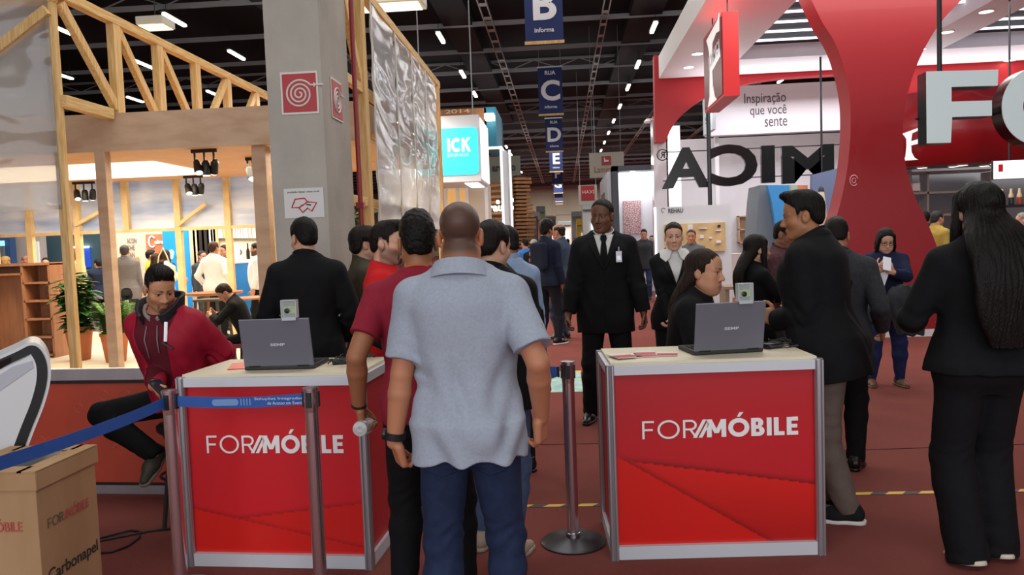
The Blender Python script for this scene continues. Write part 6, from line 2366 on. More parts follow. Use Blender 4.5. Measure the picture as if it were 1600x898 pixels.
def laptop(p, rz, lb, open_=100, w=.36, d=.245):
    """lid back faces local -Y"""
    t = empty('laptop', p, rz, lb, 'laptop', 'laptops on the counters')
    mb = MB(); mb.box((0, d / 2, .011), (w, d, .020), bev=.005); b = mb.build('base', M_LAPD, t)
    mb = MB()
    for i in range(5):
        for j in range(13):
            mb.box((-w * .42 + w * .84 * j / 12, d * .30 + i * .024, .0225), (.018, .018, .003))
    mb.build('keyboard', M_BLACK, b)
    mb = MB(); mb.box((0, d * .78, .0215), (.10, .06, .001)); mb.build('touchpad', M_LAP, b)
    A_ = R(open_ - 90)
    Ml = Matrix.Translation((0, .004, .02)) @ Matrix.Rotation(A_, 4, 'X')
    mb = MB(); mb.box((0, 0, d / 2), (w, .010, d), M=Ml, bev=.004); l = mb.build('lid', M_LAP, t)
    mb = MB(); mb.box((0, .006, d / 2 + .005), (w * .93, .002, d * .86), M=Ml); mb.build('display', mat('screen_dim', '20242c', .15, emit='9fb4d0', estr=.3), l)
    tfit('brand_word', 'SEMP', mat('brand_silver', 'd4d6dd', .45, .1), Vector((0, 0, 0)), FX, FZ, .075, .014, l, .0015, .02).data.transform(Ml @ Matrix.Translation((-.030, -.0055, d * .43)))
    for x in (-w * .35, w * .35):
        mb = MB(); mb.tube([(x - .03, .004, .02), (x + .03, .004, .02)], .007, 8); mb.build('hinge', M_BLACK, t, True)
    # clear cased webcam clipped to the lid
    return t


def clip_cam(p, rz, lb):
    t = empty('webcam', p, rz, lb, 'camera', 'clip-on cameras on the laptops')
    mc = mat('clear_acrylic', 'e6ecee', .05, trans=.0, alpha=.28)
    mb = MB(); mb.box((0, 0, .04), (.075, .035, .085), bev=.004); mb.build('clear_case', mc, t)
    mb = MB(); mb.box((0, .0, .035), (.058, .006, .034)); mb.build('circuit_board', mat('board_lime', '9dbf35', .5, var=.3, vscale=60), t)
    mb = MB(); mb.lathe([(.013, 0), (.013, .014), (.009, .016)], 14, Matrix.Translation((-.008, -.004, .032)) @ Matrix.Rotation(R(90), 4, 'X')); mb.build('lens', M_BLACK, t, True)
    mb = MB()
    for sx in (-1, 1):
        mb.box((sx * .037, 0, .04), (.004, .037, .087))
    mb.box((0, 0, .083), (.077, .037, .004)); mb.box((0, -.0185, -.008), (.07, .003, .016))
    mb.build('case_edge', mat('acrylic_edge', 'c9d2d4', .2, alpha=.7), t)
    return t


def place_lap(c, x, y, rz, lb, lbc, cx):
    p = on_counter(c, x, y)
    r_ = c.rotation_euler.z + rz
    laptop(p, r_, lb)
    A_ = R(10)
    d = .245
    q = Matrix.Translation(p) @ Matrix.Rotation(r_, 4, 'Z') @ Vector((cx, .004 - math.sin(A_) * d - .0, .02 + math.cos(A_) * d + .007))
    clip_cam(q, r_, lbc)


place_lap(CL, .47, .105, R(3), 'grey laptop open on the left registration counter', 'clear cased clip-on camera on the left laptop lid', .085)
place_lap(CR, .615, .155, R(8), 'grey laptop open on the right registration counter', 'clear cased clip-on camera on the right laptop lid', .07)


def cable_mess(c, x0, y0, n, seed, lb, w=.26, d=.16):
    r = random.Random(seed)
    mb = MB()
    for k in range(n):
        pts = []
        x, y = x0 + r.uniform(0, w), y0 + r.uniform(0, d)
        a = r.uniform(0, 6)
        for i in range(16):
            a += r.uniform(-1.1, 1.1)
            x = min(max(x + .03 * math.cos(a), x0), x0 + w)
            y = min(max(y + .03 * math.sin(a), y0), y0 + d)
            pts.append(on_counter(c, x, y, TOP + .004 + .003 * k + .014 * abs(math.sin(i * .9 + k))))
        sp = []
        for i in range(len(pts) - 1):
            sp += [pts[i], (pts[i] + pts[i + 1]) / 2]
        mb.tube(sp, .0032, 6)
    o = mb.build('cable_tangle', M_BLACK, None, 'all')
    tag(o, lb, 'cable')
    p = on_counter(c, x0 + w * .25, y0 + d * .4, TOP)
    t = empty('power_adapter', p, .4, lb.replace('tangle of black cables', 'small black power adapter'), 'adapter')
    mb = MB(); mb.box((0, 0, .013), (.10, .045, .026), bev=.006); mb.build('body', M_BLACK, t)
    mb = MB(); mb.tube([(.05, 0, .012), (.07, .0, .012), (.09, .01, .006)], .003, 6); mb.build('lead', M_BLACK, t, True)


cable_mess(CL, .70, .16, 7, 3, 'tangle of black cables at the right end of the left counter', .17, .26)
cable_mess(CR, .84, .20, 7, 8, 'tangle of black cables at the right end of the right counter', .14, .24)
# leaflets on the right counter, red sheet on the left one
names = ['red and white leaflet nearest the laptop on the right counter', 'white leaflet with a red foot in the middle of the right counter', 'red and white leaflet lying flat at the left of the counter', 'top leaflet tilted on the middle leaflets', 'dark red leaflet at the outer left of the leaflets']
for i, (x, y, rz, k) in enumerate(((.315, .20, -.15, 0), (.20, .19, .05, 0), (.115, .18, .2, 0), (.205, .215, -.05, 1), (.075, .15, .35, 1))):
    p = on_counter(CR, x, y, TOP + .003 + .006 * k)
    t = empty('leaflet', p, rz, names[i], 'leaflet', 'leaflets on the right counter')
    mb = MB(); mb.box((0, 0, .0), (.10, .14, .004)); mb.build('sheet', mat('leaf_white', 'ddd3cd', .6), t)
    mb = MB(); mb.box((0, -.035, .0025), (.10, .07, .0012)); mb.build('red_print', M_REDMATT, t)
p = on_counter(CL, .22, .25, TOP + .002)
tag(MB().box((0, 0, 0), (.16, .22, .003)).build('paper_sheet', M_BRIGHT, loc=p, rz=.3), 'bright red sheet lying at the left end of the left counter', 'paper')

# ------------------------------------------------------------------ barrier posts and belts
M_CHROMEP = mat('post_chrome', 'dccfd6', .22, .95)
M_BELT = mat('belt_blue', '2456a6', .6, var=.1, vscale=20)
PZ = .95


def barrier(x, y, lb):
    t = empty('barrier_post', (x, y, 0), 0, lb, 'barrier post', 'chrome barrier posts')
    mb = MB(); mb.lathe([(0, 0), (.165, 0), (.168, .008), (.150, .018), (.06, .028), (.05, .034), (0, .034)], 40, cap=False); mb.build('base', mat('base_steel', '4a4a4e', .35, .8, var=.1, vscale=10), t, True)
    mb = MB(); mb.lathe([(.038, .030), (.038, .055), (.032, .058)], 24); mb.build('collar', M_CHROME, t, True)
    mb = MB(); mb.lathe([(.031, .05), (.031, PZ - .11)], 28); mb.build('post', M_CHROMEP, t, True)
    mb = MB(); mb.lathe([(.0315, PZ - .11), (.0325, PZ - .105), (.0325, PZ - .012), (.036, PZ - .010), (.036, PZ), (0, PZ + .002)], 28); mb.build('head', M_CHROMEP, t, True)
    for a in (0, 90, 180, 270):
        mb = MB(); mb.box((.034 * math.cos(R(a)), .034 * math.sin(R(a)), PZ - .052), (.008, .024, .07), rz=R(a)); mb.build('belt_slot', M_BLACK, t)
    return t


P1, P2, P3 = (-1.825, 3.38), (-1.155, 3.36), (.005, 3.92)
barrier(*P1, 'chrome barrier post at left where two blue belts meet')
barrier(*P2, 'chrome barrier post in front of the left counter middle, end of the short belt')
barrier(*P3, 'chrome barrier post standing alone left of the right counter')


def belt(a, b, name, lb, writing=None, marks=False, cut=.036, hgt=.05):
    a, b = Vector(a), Vector(b)
    d = (b - a).normalized()
    a, b = a + d * cut, b - d * cut
    t = empty(name, a, 0, lb, 'belt')
    n = 24
    vs, fs = [], []
    L = (b - a).length
    for i in range(n + 1):
        u = i / n
        p = (b - a) * u - FZ * (.018 * L * 4 * u * (1 - u))
        tw = .003 * math.sin(u * 9)
        for z in (-hgt / 2, hgt / 2):
            vs.append((p.x - d.y * tw, p.y + tw, p.z + z))
    for i in range(n):
        k = i * 2
        fs.append((k, k + 2, k + 3, k + 1))
    mb = MB(); mb.add(vs, fs)
    o = mb.build('webbing', M_BELT, t)
    md = o.modifiers.new('thickness', 'SOLIDIFY'); md.thickness = .0016; md.offset = 0
    if writing:
        dh = Vector((d.x, d.y, 0)).normalized()
        out = dh.cross(FZ) * .004
        for s_, u0, ww, zz, hh in writing:
            tfit('belt_words', s_, mat('belt_print', 'c9d8ee', .6), (b - a) * u0 + out + FZ * (zz - .018 * L * 4 * (u0 + .15) * (.85 - u0)), dh, FZ, ww, hh, t, .001)
    if marks:                                          # worn pale print and bars
        dh = Vector((d.x, d.y, 0)).normalized()
        M_ = frame((b - a) * .30 + dh.cross(FZ) * .004 - FZ * .010, dh, FZ)
        mb = MB(); mb.prism(rrect(-.01, .115, -.014, .016, .013), .001, M_); mb.build('worn_print', mat('belt_worn', '6f93c6', .6), t)
        mb = MB()
        for k in range(4):
            mb.prism([(.125 + .014 * k, -.014), (.131 + .014 * k, -.014), (.131 + .014 * k, .016), (.125 + .014 * k, .016)], .001, M_)
        mb.build('printed_bars', mat('belt_worn', ''), t)
    return t


zb_ = PZ - .052
belt((P1[0], P1[1], zb_), (P2[0], P2[1], zb_), 'barrier_belt', 'short blue belt between the two barrier posts in front of the left counter',
     [('Soluções Integradas', .62, .225, .004, .015), ('de Acesso em Eventos', .72, .18, -.018, .015)], True)
belt((P1[0], P1[1], zb_), (-2.02, 2.15, .885), 'barrier_belt', 'long blue belt running from the left barrier post out over the cardboard bin', None)
t = empty('belt_clip', (P3[0] - .04, P3[1] - .005, PZ - .052), 0, 'loose blue belt end with a black clip hanging on the middle barrier post', 'belt')
mb = MB(); mb.box((-.008, 0, 0), (.012, .026, .056), bev=.003); mb.build('clip', M_BLACK, t)
mb = MB(); mb.add([(-.014, -.004, .025), (-.06, -.006, .03), (-.09, -.002, -.005), (-.075, .0, -.045), (-.014, -.003, -.026)], [(0, 1, 2, 3, 4)]); o = mb.build('webbing', M_BELT, t)
md = o.modifiers.new('thickness', 'SOLIDIFY'); md.thickness = .002

# ------------------------------------------------------------------ cardboard bin, white turnstile
M_CARD = mat('cardboard', 'b08f6c', .85, spec=.15, var=.10, vscale=6, col2='a5835f', stretch=(1, 1, .3))
BH = .70
t = empty('cardboard_bin', (-2.19, 2.96, 0), 0, 'tall brown cardboard bin with a printed word mark at the lower left corner', 'bin')
mb = MB(); mb.box((-.20, .20, BH / 2), (.40, .40, BH), bev=.004); mb.build('box', M_CARD, t)
mb = MB()
th = .004
for c, d in (((-.20, -.006, BH - .035), (.424, th, .075)), ((-.20, .406, BH - .035), (.424, th, .075)), ((.008, .20, BH - .035), (th, .42, .075)), ((-.408, .20, BH - .035), (th, .42, .075))):
    mb.box(c, d)
mb.box((-.03, .20, BH + .004), (.08, .42, .006)); mb.box((-.37, .20, BH + .004), (.08, .42, .006)); mb.box((-.20, .03, BH + .004), (.3, .08, .006)); mb.box((-.20, .37, BH + .004), (.3, .08, .006))
mb.build('lid', M_CARD, t)
mb = MB(); mb.box((-.20, .20, BH + .001), (.28, .28, .004)); mb.build('opening', M_BLACK, t)
m_g, m_r = mat('print_grey', '5f5148', .8), mat('print_red', 'b5564a', .8)
def formob(o, x, w, h):
    word('logo_light', 'FOR', .10, w * .36, h, m_g, o, x, t, .16, .001)
    word('logo_bold', '//MÓBILE', .17, w * .62, h, m_r, o + Vector(x) * w * .37, x, t, .10, .001)


formob(Vector((.002, .055, .445)), (0, 1, 0), .28, .040)
formob(Vector((-.345, -.002, .455)), (1, 0, 0), .28, .040)
tfit('maker_word', 'Carbonapel', mat('print_dark', '2e2a28', .8), Vector((.002, .035, .205)), (0, 1, 0), FZ, .34, .070, t, .001, .01)

TY = 3.55
tt = empty('access_gate', (at(78, 600, TY).x, TY, 0), R(35), 'white rounded access gate cabinet with a black outline at the left edge', 'access gate')
ot = Vector(tt.location)
GU, GN = Vector((math.cos(R(35)), math.sin(R(35)), 0)), Vector((math.sin(R(35)), -math.cos(R(35)), 0))


def gate_pt(px, py):
    d = Vector((CAMM @ np.array([px - 800, 449 - py, -FPX])).tolist())
    k = (ot - Vector((0, 0, EYE))).dot(GN) / d.dot(GN)
    p = Vector((0, 0, EYE)) + d * k
    return ((p - ot).dot(GU), p.z)


pf = curve([(-70, 585), (-10, 560), (22, 546), (46, 535), (64, 540), (77, 562), (79, 592), (70, 630), (52, 676), (30, 735)], 5)
prof = [gate_pt(px, py) for px, py in pf]
prof += [(prof[-1][0] - .14, .0), (prof[0][0], .0)]
M_TW = mat('gate_white', 'dcdee1', .3, var=.03, vscale=2)
FT = frame((0, 0, 0), (1, 0, 0), (0, 0, 1))


def inset(pf, d):
    n = len(pf)
    out = []
    for i in range(n):
        a, b, c = Vector(pf[i - 1]), Vector(pf[i]), Vector(pf[(i + 1) % n])
        n1, n2 = (b - a).normalized(), (c - b).normalized()
        nn = Vector((n1.y + n2.y, -n1.x - n2.x))
        nn = nn.normalized() * d / max(.5, nn.normalized().dot(Vector((n1.y, -n1.x))))
        out.append((b.x + nn.x, b.y + nn.y))
    return out


mb = MB(); mb.prism(prof, .34, FT, -.34); mb.build('body', M_TW, tt, True)
mb = MB(); mb.prism(inset(prof, .014), .004, FT, .0); mb.build('black_outline', M_BLACK, tt)
mb = MB(); mb.prism(inset(prof, .058), .006, FT, .0); mb.build('side_panel', M_TW, tt)
q = [gate_pt(px, py) for px, py in ((-40, 610), (20, 572), (50, 563), (52, 574), (0, 610), (-40, 640))]
mb = MB(); mb.prism(q, .003, FT, .006); mb.build('side_recess', mat('gate_grey', 'b9bcc6', .3), tt)
q = [gate_pt(px, py) for px, py in ((-40, 582), (17, 557), (17, 566), (-40, 600))]
mb = MB(); mb.prism(q, .004, FT, .006); mb.build('reader_glass', mat('reader_black', '1a1a1e', .08), tt)

# floor details: hazard tape, cable, round floor sticker
def tape(x0, x1, y, lb, rz=0.):
    t = empty('hazard_tape', (x0, y, 0), rz, lb, 'tape', 'hazard tape on the carpet')
    L = x1 - x0
    mb = MB(); mb.box((L / 2, 0, .0012), (L, .045, .0024)); mb.build('strip', mat('tape_black', '3a3634', .6), t)
    x = .0
    mb = MB()
    while x < L - .05:
        mb.prism([(x, -.0225), (x + .10, -.0225), (min(x + .14, L), .0225), (x + .04, .0225)], .0006, None, .0024)
        x += .19
    mb.build('stripes', mat('tape_yellow', 'd9b23a', .5), t)


tape(-.55, .17, 4.47, 'yellow and black hazard tape behind the lone barrier post', R(.5))
tape(1.28, 2.95, 4.60, 'yellow and black hazard tape right of the right counter', R(1))
mb = MB()
pts = [gr(*p) + Vector((0, 0, .008)) for p in ((275, 827), (235, 831), (200, 838), (160, 846), (140, 850))]
mb.tube(pts, .006, 7)
pts = [gr(*p) + Vector((0, 0, .008)) for p in ((150, 866), (175, 864), (200, 855), (218, 842), (219, 833), (205, 830), (180, 836), (155, 843), (130, 848))]
mb.tube(pts, .006, 7)
tag(mb.build('floor_cable', M_BLACK, None, 'all'), 'black cable looped on the carpet behind the cardboard bin', 'cable')
a, b_ = gr(857, 610), gr(907, 583)
t = empty('floor_sticker', ((a.x + b_.x) / 2, (a.y + b_.y) / 2, 0), 0, 'flat turquoise and yellow floor sticker behind the lone barrier post', 'sticker')
mb = MB(); mb.box((0, 0, .0012), (.36, 1.2, .0024)); mb.build('sheet', mat('sticker_teal', '7fb3b0', .5, var=.3, vscale=7, col2='b9d3c9'), t)
mb = MB(); mb.box((0, .62, .0014), (.38, .12, .0028)); mb.build('yellow_band', mat('tape_yellow', ''), t)

# bar stool of the seated man
t = empty('bar_stool', (-2.25, 4.34, 0), R(20), 'dark metal bar stool under the man in the red jacket', 'stool')
mb = MB(); mb.lathe([(0, .535), (.15, .535), (.165, .55), (.165, .575), (.15, .585), (0, .587)], 28, cap=False); mb.build('seat', M_BLACK, t, True)
for a in (45, 135, 225, 315):
    mb = MB(); mb.tube([(.11 * math.cos(R(a)), .11 * math.sin(R(a)), .54), (.19 * math.cos(R(a)), .19 * math.sin(R(a)), 0)], .012, 8); mb.build('leg', M_DARK, t, True)
mb = MB(); mb.tube([(.155 * math.cos(a), .155 * math.sin(a), .28) for a in np.linspace(0, 2 * PI, 25)[:-1]], .009, 8, True); mb.build('foot_ring', M_DARK, t, True)

# ------------------------------------------------------------------ the people
BLK = cloth('black_wool', '131316', var=.15)
BLK2 = cloth('black_cotton', '101013', var=.15)
NAVY = cloth('navy', '1c2338', var=.2)
JEAN = cloth('denim', '263250', var=.25, bscale=400)
JEAN2 = cloth('denim_light', '4a5876', var=.25, bscale=400)
WHT = cloth('white_cotton', 'dcdad6', var=.05)
POLO = cloth('grey_pique', 'a3abba', var=.10, vscale=90, bump=.35, bscale=500)
BURG = cloth('burgundy', '8c2235', var=.10)
REDC = cloth('bright_red', 'cf1d22', var=.08)
LBLUE = cloth('pale_blue', '8fa3c2', var=.10)
TAUPE = cloth('taupe', '6b5d56', var=.12)
OLIVE = cloth('olive', '4b4536', var=.2)
GREYW = cloth('grey_wool', '716a66', var=.2, vscale=70)
CHARC = cloth('charcoal', '3a3c40', var=.25, vscale=60)
PLUM = cloth('plum_plaid', '5e3a40', var=.45, vscale=30, stretch=(3, 3, 1))
LEATH = mat('shoe_leather', '171312', .3, spec=.5)
SUEDE = mat('shoe_brown', '6b4a35', .6)
RUBW = mat('rubber_white', 'd6d2cc', .6)
SKB = dict(c='15100d')


def loc_of(px, py, Y, z=0.):
    p = at(px, py, Y)
    return (p.x, Y, z), p.z


def lp(loc, rz, px, py, Y):
    """pixel at depth Y -> the person's own axes (metres)"""
    d = at(px, py, Y) - Vector(loc)
    c, s = math.cos(R(-rz)), math.sin(R(-rz))
    return (c * d.x - s * d.y, s * d.x + c * d.y, d.z)


def wd(rz, x, y, z):
    """world direction -> the person's own axes"""
    c, s = math.cos(R(-rz)), math.sin(R(-rz))
    return (c * x - s * y, s * x + c * y, z)


# --- man in the grey polo shirt, nearest, seen from behind
L1, zt = loc_of(722, 316, 2.75)
L1 = (L1[0] - .012, 2.75, 0)


def x1(c):
    ring_on(c, 'wrist_watch', mat('watch_black', '17181a', .4), -1, .90, .034, .013, .006, .022)
    back_pockets(c, JEAN, .014)


P_ = lp
person('man in a grey polo shirt and dark jeans seen from behind, nearest of all', L1, 0, zt + .005, skin='b4795a', h=.0036, wide=1.0, deep=1.0,
       feet=((.13, .0, -14, 0), (-.12, -.06, 10, 0)), head=(4, 4, 0), neck=1.30,
       hands=dict(l=dict(w=lp(L1, 0, 616, 692, 2.72), pole=(-.3, -1, 0), fd=(.22, .25, -1), pn=(.8, .5, .1), curl=((.5, .7, .4), (.55, .7, .45), (.6, .75, .45), (.6, .8, .5)), thumb=.5),
                  r=dict(w=lp(L1, 0, 846, 650, 2.74), pole=(.35, -1, 0), fd=(-.05, .15, -1), pn=(-.9, .35, .1), curl=((.35, .55, .4), (.45, .65, .45), (.5, .7, .45), (.55, .75, .5)), thumb=.4)),
       hair=dict(none=1, shave=.86, c='332b29', fade=.05, dn=-.03), extra=x1, shrug=.006,
       wear=[dict(t='tee', m=POLO, collar='polo', hem=.818, sleeve=.80, name='polo_shirt', ease=.034, fold=.0095, arm=(.022, .032, .02), flare=.0), dict(t='trousers', m=JEAN, ease=.014, fold=.005), dict(t='shoes', m=LEATH, sole=RUBW)])

# --- man in the burgundy T-shirt
L2, zt = loc_of(651, 333, 3.18)


def x2(c):
    ring_on(c, 'bracelet', mat('bracelet_dark', '2c211c', .5), -1, .96, .031, .006, .003)
    mb = MB()
    pts = [c['nb'] + c['Ru'] @ V3(.064 * math.cos(a), .07 * math.sin(a) - .0, .028 - .028 * math.sin(a)) for a in np.linspace(PI, 2 * PI, 14)]
    mb.tube([Vector(p) for p in pts], .004, 6)
    mb.build('lanyard', mat('lanyard_orange', 'c25a2c', .6), c['root'], 'all')


hb = lp(L2, 0, 561, 634, 3.12)
person('man in a burgundy T-shirt and black trousers holding a bottle behind the left counter corner', L2, 0, zt, skin='9c6748', h=.0038, head=(14, 4, 0),
       feet=((.13, .02, -10, 0), (-.13, .02, 12, 0)), twist=6, extra=x2,
       hands=dict(l=dict(w=hb, pole=(-.15, -1, 0), fd=(.05, .25, -1), pn=(.95, .2, 0), curl=((.45, .7, .4), (.5, .7, .4), (.5, .75, .4), (.55, .75, .4)), thumb=.5),
                  r=dict(w=(.14, .32, 1.02), pole=(.6, -1, -.3))),
       hair=dict(side=.004, top=.024, curly=1, freq=150, amp=.004, shave=.5, c='14100e'),
       wear=[dict(t='tee', m=BURG, collar='crew', hem=.86, sleeve=.66, fold=.006), dict(t='trousers', m=BLK2), dict(t='shoes', m=LEATH)])
b = Vector(at(568, 667, 3.12))
t = empty('water_bottle', b + Vector((0, -.0, 0)), 0, 'clear plastic water bottle held end-on by the man in burgundy', 'bottle')
mb = MB(); mb.lathe([(.006, -.06), (.030, -.058), (.033, -.05), (.033, .06), (.028, .09), (.013, .115), (.013, .13)], 20, Matrix.Rotation(R(-96), 4, 'X')); mb.build('bottle_body', mat('clear_pet', 'dfe6e8', .05, alpha=.42, spec=.8), t, True)
mb = MB(); mb.lathe([(.014, .125), (.014, .145), (0, .146)], 14, Matrix.Rotation(R(-96), 4, 'X')); mb.build('cap', WHT, t, True)
mb = MB(); mb.lathe([(.006, -.0605), (.012, -.061), (.02, -.0595), (.028, -.0585)], 20, Matrix.Rotation(R(-96), 4, 'X'), cap=False); mb.build('ridged_base', mat('pet_edge', 'b9bcbc', .15, alpha=.8), t)

# --- man in the bright red T-shirt with a goatee, in profile
L3, zt = loc_of(600, 348, 4.45)
person('bearded man in a bright red T-shirt over black sleeves facing right', L3, -84, zt, skin='d0a085', h=.0042, head=(-14, 4, 0), beard=dict(full=.55, goatee=.85), 
       hands=dict(l=dict(w=wd(-84, .30, -.10, 1.02), pole=(-.3, -1, -.3)), r=dict(w=wd(-84, .12, -.24, .98), pole=(.5, -1, -.2))),
       hair=dict(side=.003, top=.016, quiff=.014, shave=.75, c='1a1311', dz=-.004),
       wear=[dict(t='shirt', m=BLK2, collar=False, ease=.006, sleeve=1.9), dict(t='tee', m=REDC, collar='crew', sleeve=.85, fold=.005, ease=.02, arm=(.022, .03, .02), hem=.80), dict(t='trousers', m=BLK2), dict(t='shoes', m=LEATH)])
# --- long-haired person in an olive jacket
L4, zt = loc_of(568, 357, 5.7)
person('person with shaggy dark hair in an olive jacket beyond the bearded man', L4, -70, zt, skin='c2937a', h=.006, hair=dict(side=.022, top=.03, curly=1, freq=60, amp=.006, dn=-.04, c='1f1714'),
       wear=[dict(t='shirt', m=cloth('grey_shirt', '8b8e96')), dict(t='jacket', m=OLIVE, vopen=(1.2, .05), lapel=False, hem=.74, fold=.006), dict(t='trousers', m=BLK2), dict(t='shoes', m=LEATH)])
# --- man in a black suit from behind, by the concrete column
L5, zt = loc_of(476, 342, 5.0)
person('man in a black suit seen from behind in front of the concrete column', L5, 6, zt, skin='c4957a', h=.005, head=(38, 6, 0), wide=1.06,
       hands=dict(l=dict(w=(-.20, .14, .95), pole=(-.7, -.8, .1)), r=dict(w=(.20, .18, .95), pole=(.8, -.7, .1))), hair=dict(side=.007, top=.018, c='130f0e', shave=.6), feet=((.14, 0, -12, 0), (-.14, 0, 12, 0)),
       wear=[dict(t='shirt', m=WHT), dict(t='jacket', m=BLK, vopen=(1.15, .06), hem=.76, arm=(.02, .024, .024), fold=.005), dict(t='trousers', m=BLK), dict(t='shoes', m=LEATH)])

# --- seated man in the red jacket
L6 = (-2.295, 4.30, 0)
A6 = 138
GREYH = cloth('grey_hood', '8b8583', var=.1)
RJ = cloth('crimson_shell', '9c1830', var=.08, rough=.55, bump=.15)
HOOD = cloth('wine_sweat', '5e1a26', var=.1)


def x6(c):
    U, Ru, root = c['U'], c['Ru'], c['root']
    # open collar of the jacket, hood of the sweatshirt, cords, black chest pocket flap
    def ringd(P, ro, th, z0, z1, gap):
        o32, R32 = c['Pv'].astype(f32), c['Ru'].astype(f32)
        q = (P - o32) @ R32
        x, y, z = q[:, 0], q[:, 1] + .012, q[:, 2] + f32(.93)
        r_ = np.hypot(x, y * .95)
        rad = ro + (z - z0) * .25
        d = np.abs(r_ - rad) - th
        d = np.maximum(d, np.maximum(z0 - .10 * np.clip(y / .1, 0, 1) - z, z - z1 + .06 * np.clip(y / .1, 0, 1)))
        return np.maximum(d, np.where(y > 0, gap - np.abs(x), -1)) * .9
    v, q = sculpt([('u', 0, lambda P: ringd(P, .080, .010, 1.455, 1.525, .02))], c['nb'] - .25, c['nb'] + .25, c['hr'])
    np_mesh('hood', v, q, GREYH, root)
    v, q = sculpt([('u', 0, lambda P: ringd(P, .108, .010, 1.44, 1.555, .06))], c['nb'] - .28, c['nb'] + .28, c['hr'])
    np_mesh('stand_collar', v, q, mat('collar_black', '1a1a1e', .6), root)
    o32, R32, T = c['Pv'].astype(f32), Ru.astype(f32), c['torso']
    def on(x, z, e):
        y = np.linspace(0, .3, 200)
        P = U(x, 0, z)[None] + y[:, None] * Ru[:, 1][None]
        base = c['torso_ops'](e)
        d = None
        for _, k, g in base:
            k_ = g(P.astype(f32))
            d = k_ if d is None else smin(d, k_, k)
        return Vector(P[np.argmin(np.abs(d))])
    for sx in (-1, 1):
        mb = MB(); mb.tube([on(sx * .035, 1.43, .026), on(sx * .042, 1.36, .028), on(sx * .038, 1.25 if sx > 0 else 1.28, .028)], .0035, 6); mb.build('hood_cord', GREYH, root, 'all')
    mb = MB(); mb.bar(on(-.13, 1.30, .034), on(-.08, 1.345, .034), .035, .012); mb.build('pocket_flap', M_BLACK, root)
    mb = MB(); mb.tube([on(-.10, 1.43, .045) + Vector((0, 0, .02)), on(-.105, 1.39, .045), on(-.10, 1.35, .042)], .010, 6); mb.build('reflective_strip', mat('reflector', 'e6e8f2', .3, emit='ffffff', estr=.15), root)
    for sx in (-1,):
        pass


hr6 = lp(L6, A6, 240, 603, 4.02)
person('seated man in a crimson jacket and black trousers looking down to the right', L6, A6, 1.70, skin='c08a68', h=.0038, zp=.755, twist=34, lean=15, side=2, head=(86, 20, 0), beard=dict(goatee=.75, full=.25), wide=1.03,
       feet=((-.02, .14, 40, .36, 28), (-.28, -.03, 10, .24, 5)), knees=((.8, 1, .3), (-1, .7, .3)), pp=(0, -.06), extra=x6,
       hands=dict(r=dict(w=hr6, pole=(.9, -.6, -.1), fd=wd(A6, .55, -.35, -.5), pn=wd(A6, .2, .6, .75), curl=((.4, .6, .35), (.45, .65, .4), (.5, .65, .4), (.5, .7, .4)), thumb=.4),
                  l=dict(w=lp(L6, A6, 296, 575, 4.42), pole=wd(A6, 1, .15, .1), fd=wd(A6, -.8, -.3, -.1), pn=(0, 0, -1))),
       hair=dict(side=.002, top=.022, quiff=.03, shave=.7, c='161210', freq=170, amp=.005),
       wear=[dict(t='shirt', m=HOOD, collar=False, hem=.86, ease=.018, sleeve=1.9), dict(t='jacket', m=RJ, vopen=(.93, .135), lapel=False, collar=False, hem=.88, fold=.010, arm=(.027, .028, .022), ease=.034, flare=.0, ffreq=30),
             dict(t='trousers', m=BLK2, ease=.014), dict(t='shoes', m=mat('shoe_olive', '3a362e', .6), sole=mat('sole_taupe', '7d7263', .7))])
t = empty('mobile_phone', Vector(at(250, 605, 3.93)) + Vector((0, 0, .0)), R(60), 'black mobile phone in the hand of the seated man', 'phone')
mb = MB(); mb.box((0, 0, 0), (.07, .135, .009), M=Matrix.Rotation(R(30), 4, 'X'), bev=.003); b_ = mb.build('case', M_BLACK, t)
mb = MB(); mb.box((0, 0, .005), (.062, .12, .0012), M=Matrix.Rotation(R(30), 4, 'X')); mb.build('display', mat('phone_glass', '1c2430', .1), t)

# --- pair half hidden behind the grey polo man
L8, zt = loc_of(764, 347, 3.75)
person('dark haired man in a black jacket and jeans hidden behind the grey polo man', L8, -15, zt, skin='c59a80', h=.005, head=(-18, 8, 0), hair=dict(side=.008, top=.018, shave=.6, c='1b1412'), feet=((.06, -.03, -20, 0), (-.14, .1, 10, 0)),
       wear=[dict(t='jacket', m=BLK2, hem=.80, fold=.005), dict(t='trousers', m=JEAN2), dict(t='shoes', m=mat('shoe_beige', '9b8b79', .6))])
L9, zt = loc_of(792, 352, 5.15)


def x9(c):
    mb = MB()
    U = c['U']
    pts = [Vector(U(x, y, z)) for x, y, z in ((-.10, -.12, 1.50), (.02, -.165, 1.36), (.14, -.17, 1.16), (.21, -.08, 1.0))]
    for a, b in zip(pts[:-1], pts[1:]):
        mb.bar(a, b, .045, .008)
    mb.build('bag_strap', M_BLACK, c['root'])


person('short haired man in a pale blue shirt with a dark shoulder strap facing away left', L9, 35, zt, skin='8f5f45', h=.005, head=(35, 8, 0), hair=dict(side=.003, top=.006, shave=.7, c='1b1614'), extra=x9,
       wear=[dict(t='shirt', m=LBLUE, fold=.005, ease=.02), dict(t='trousers', m=BLK2), dict(t='shoes', m=LEATH)])

# --- pair walking away in the aisle
L10 = (-.24, 11.6, 0)


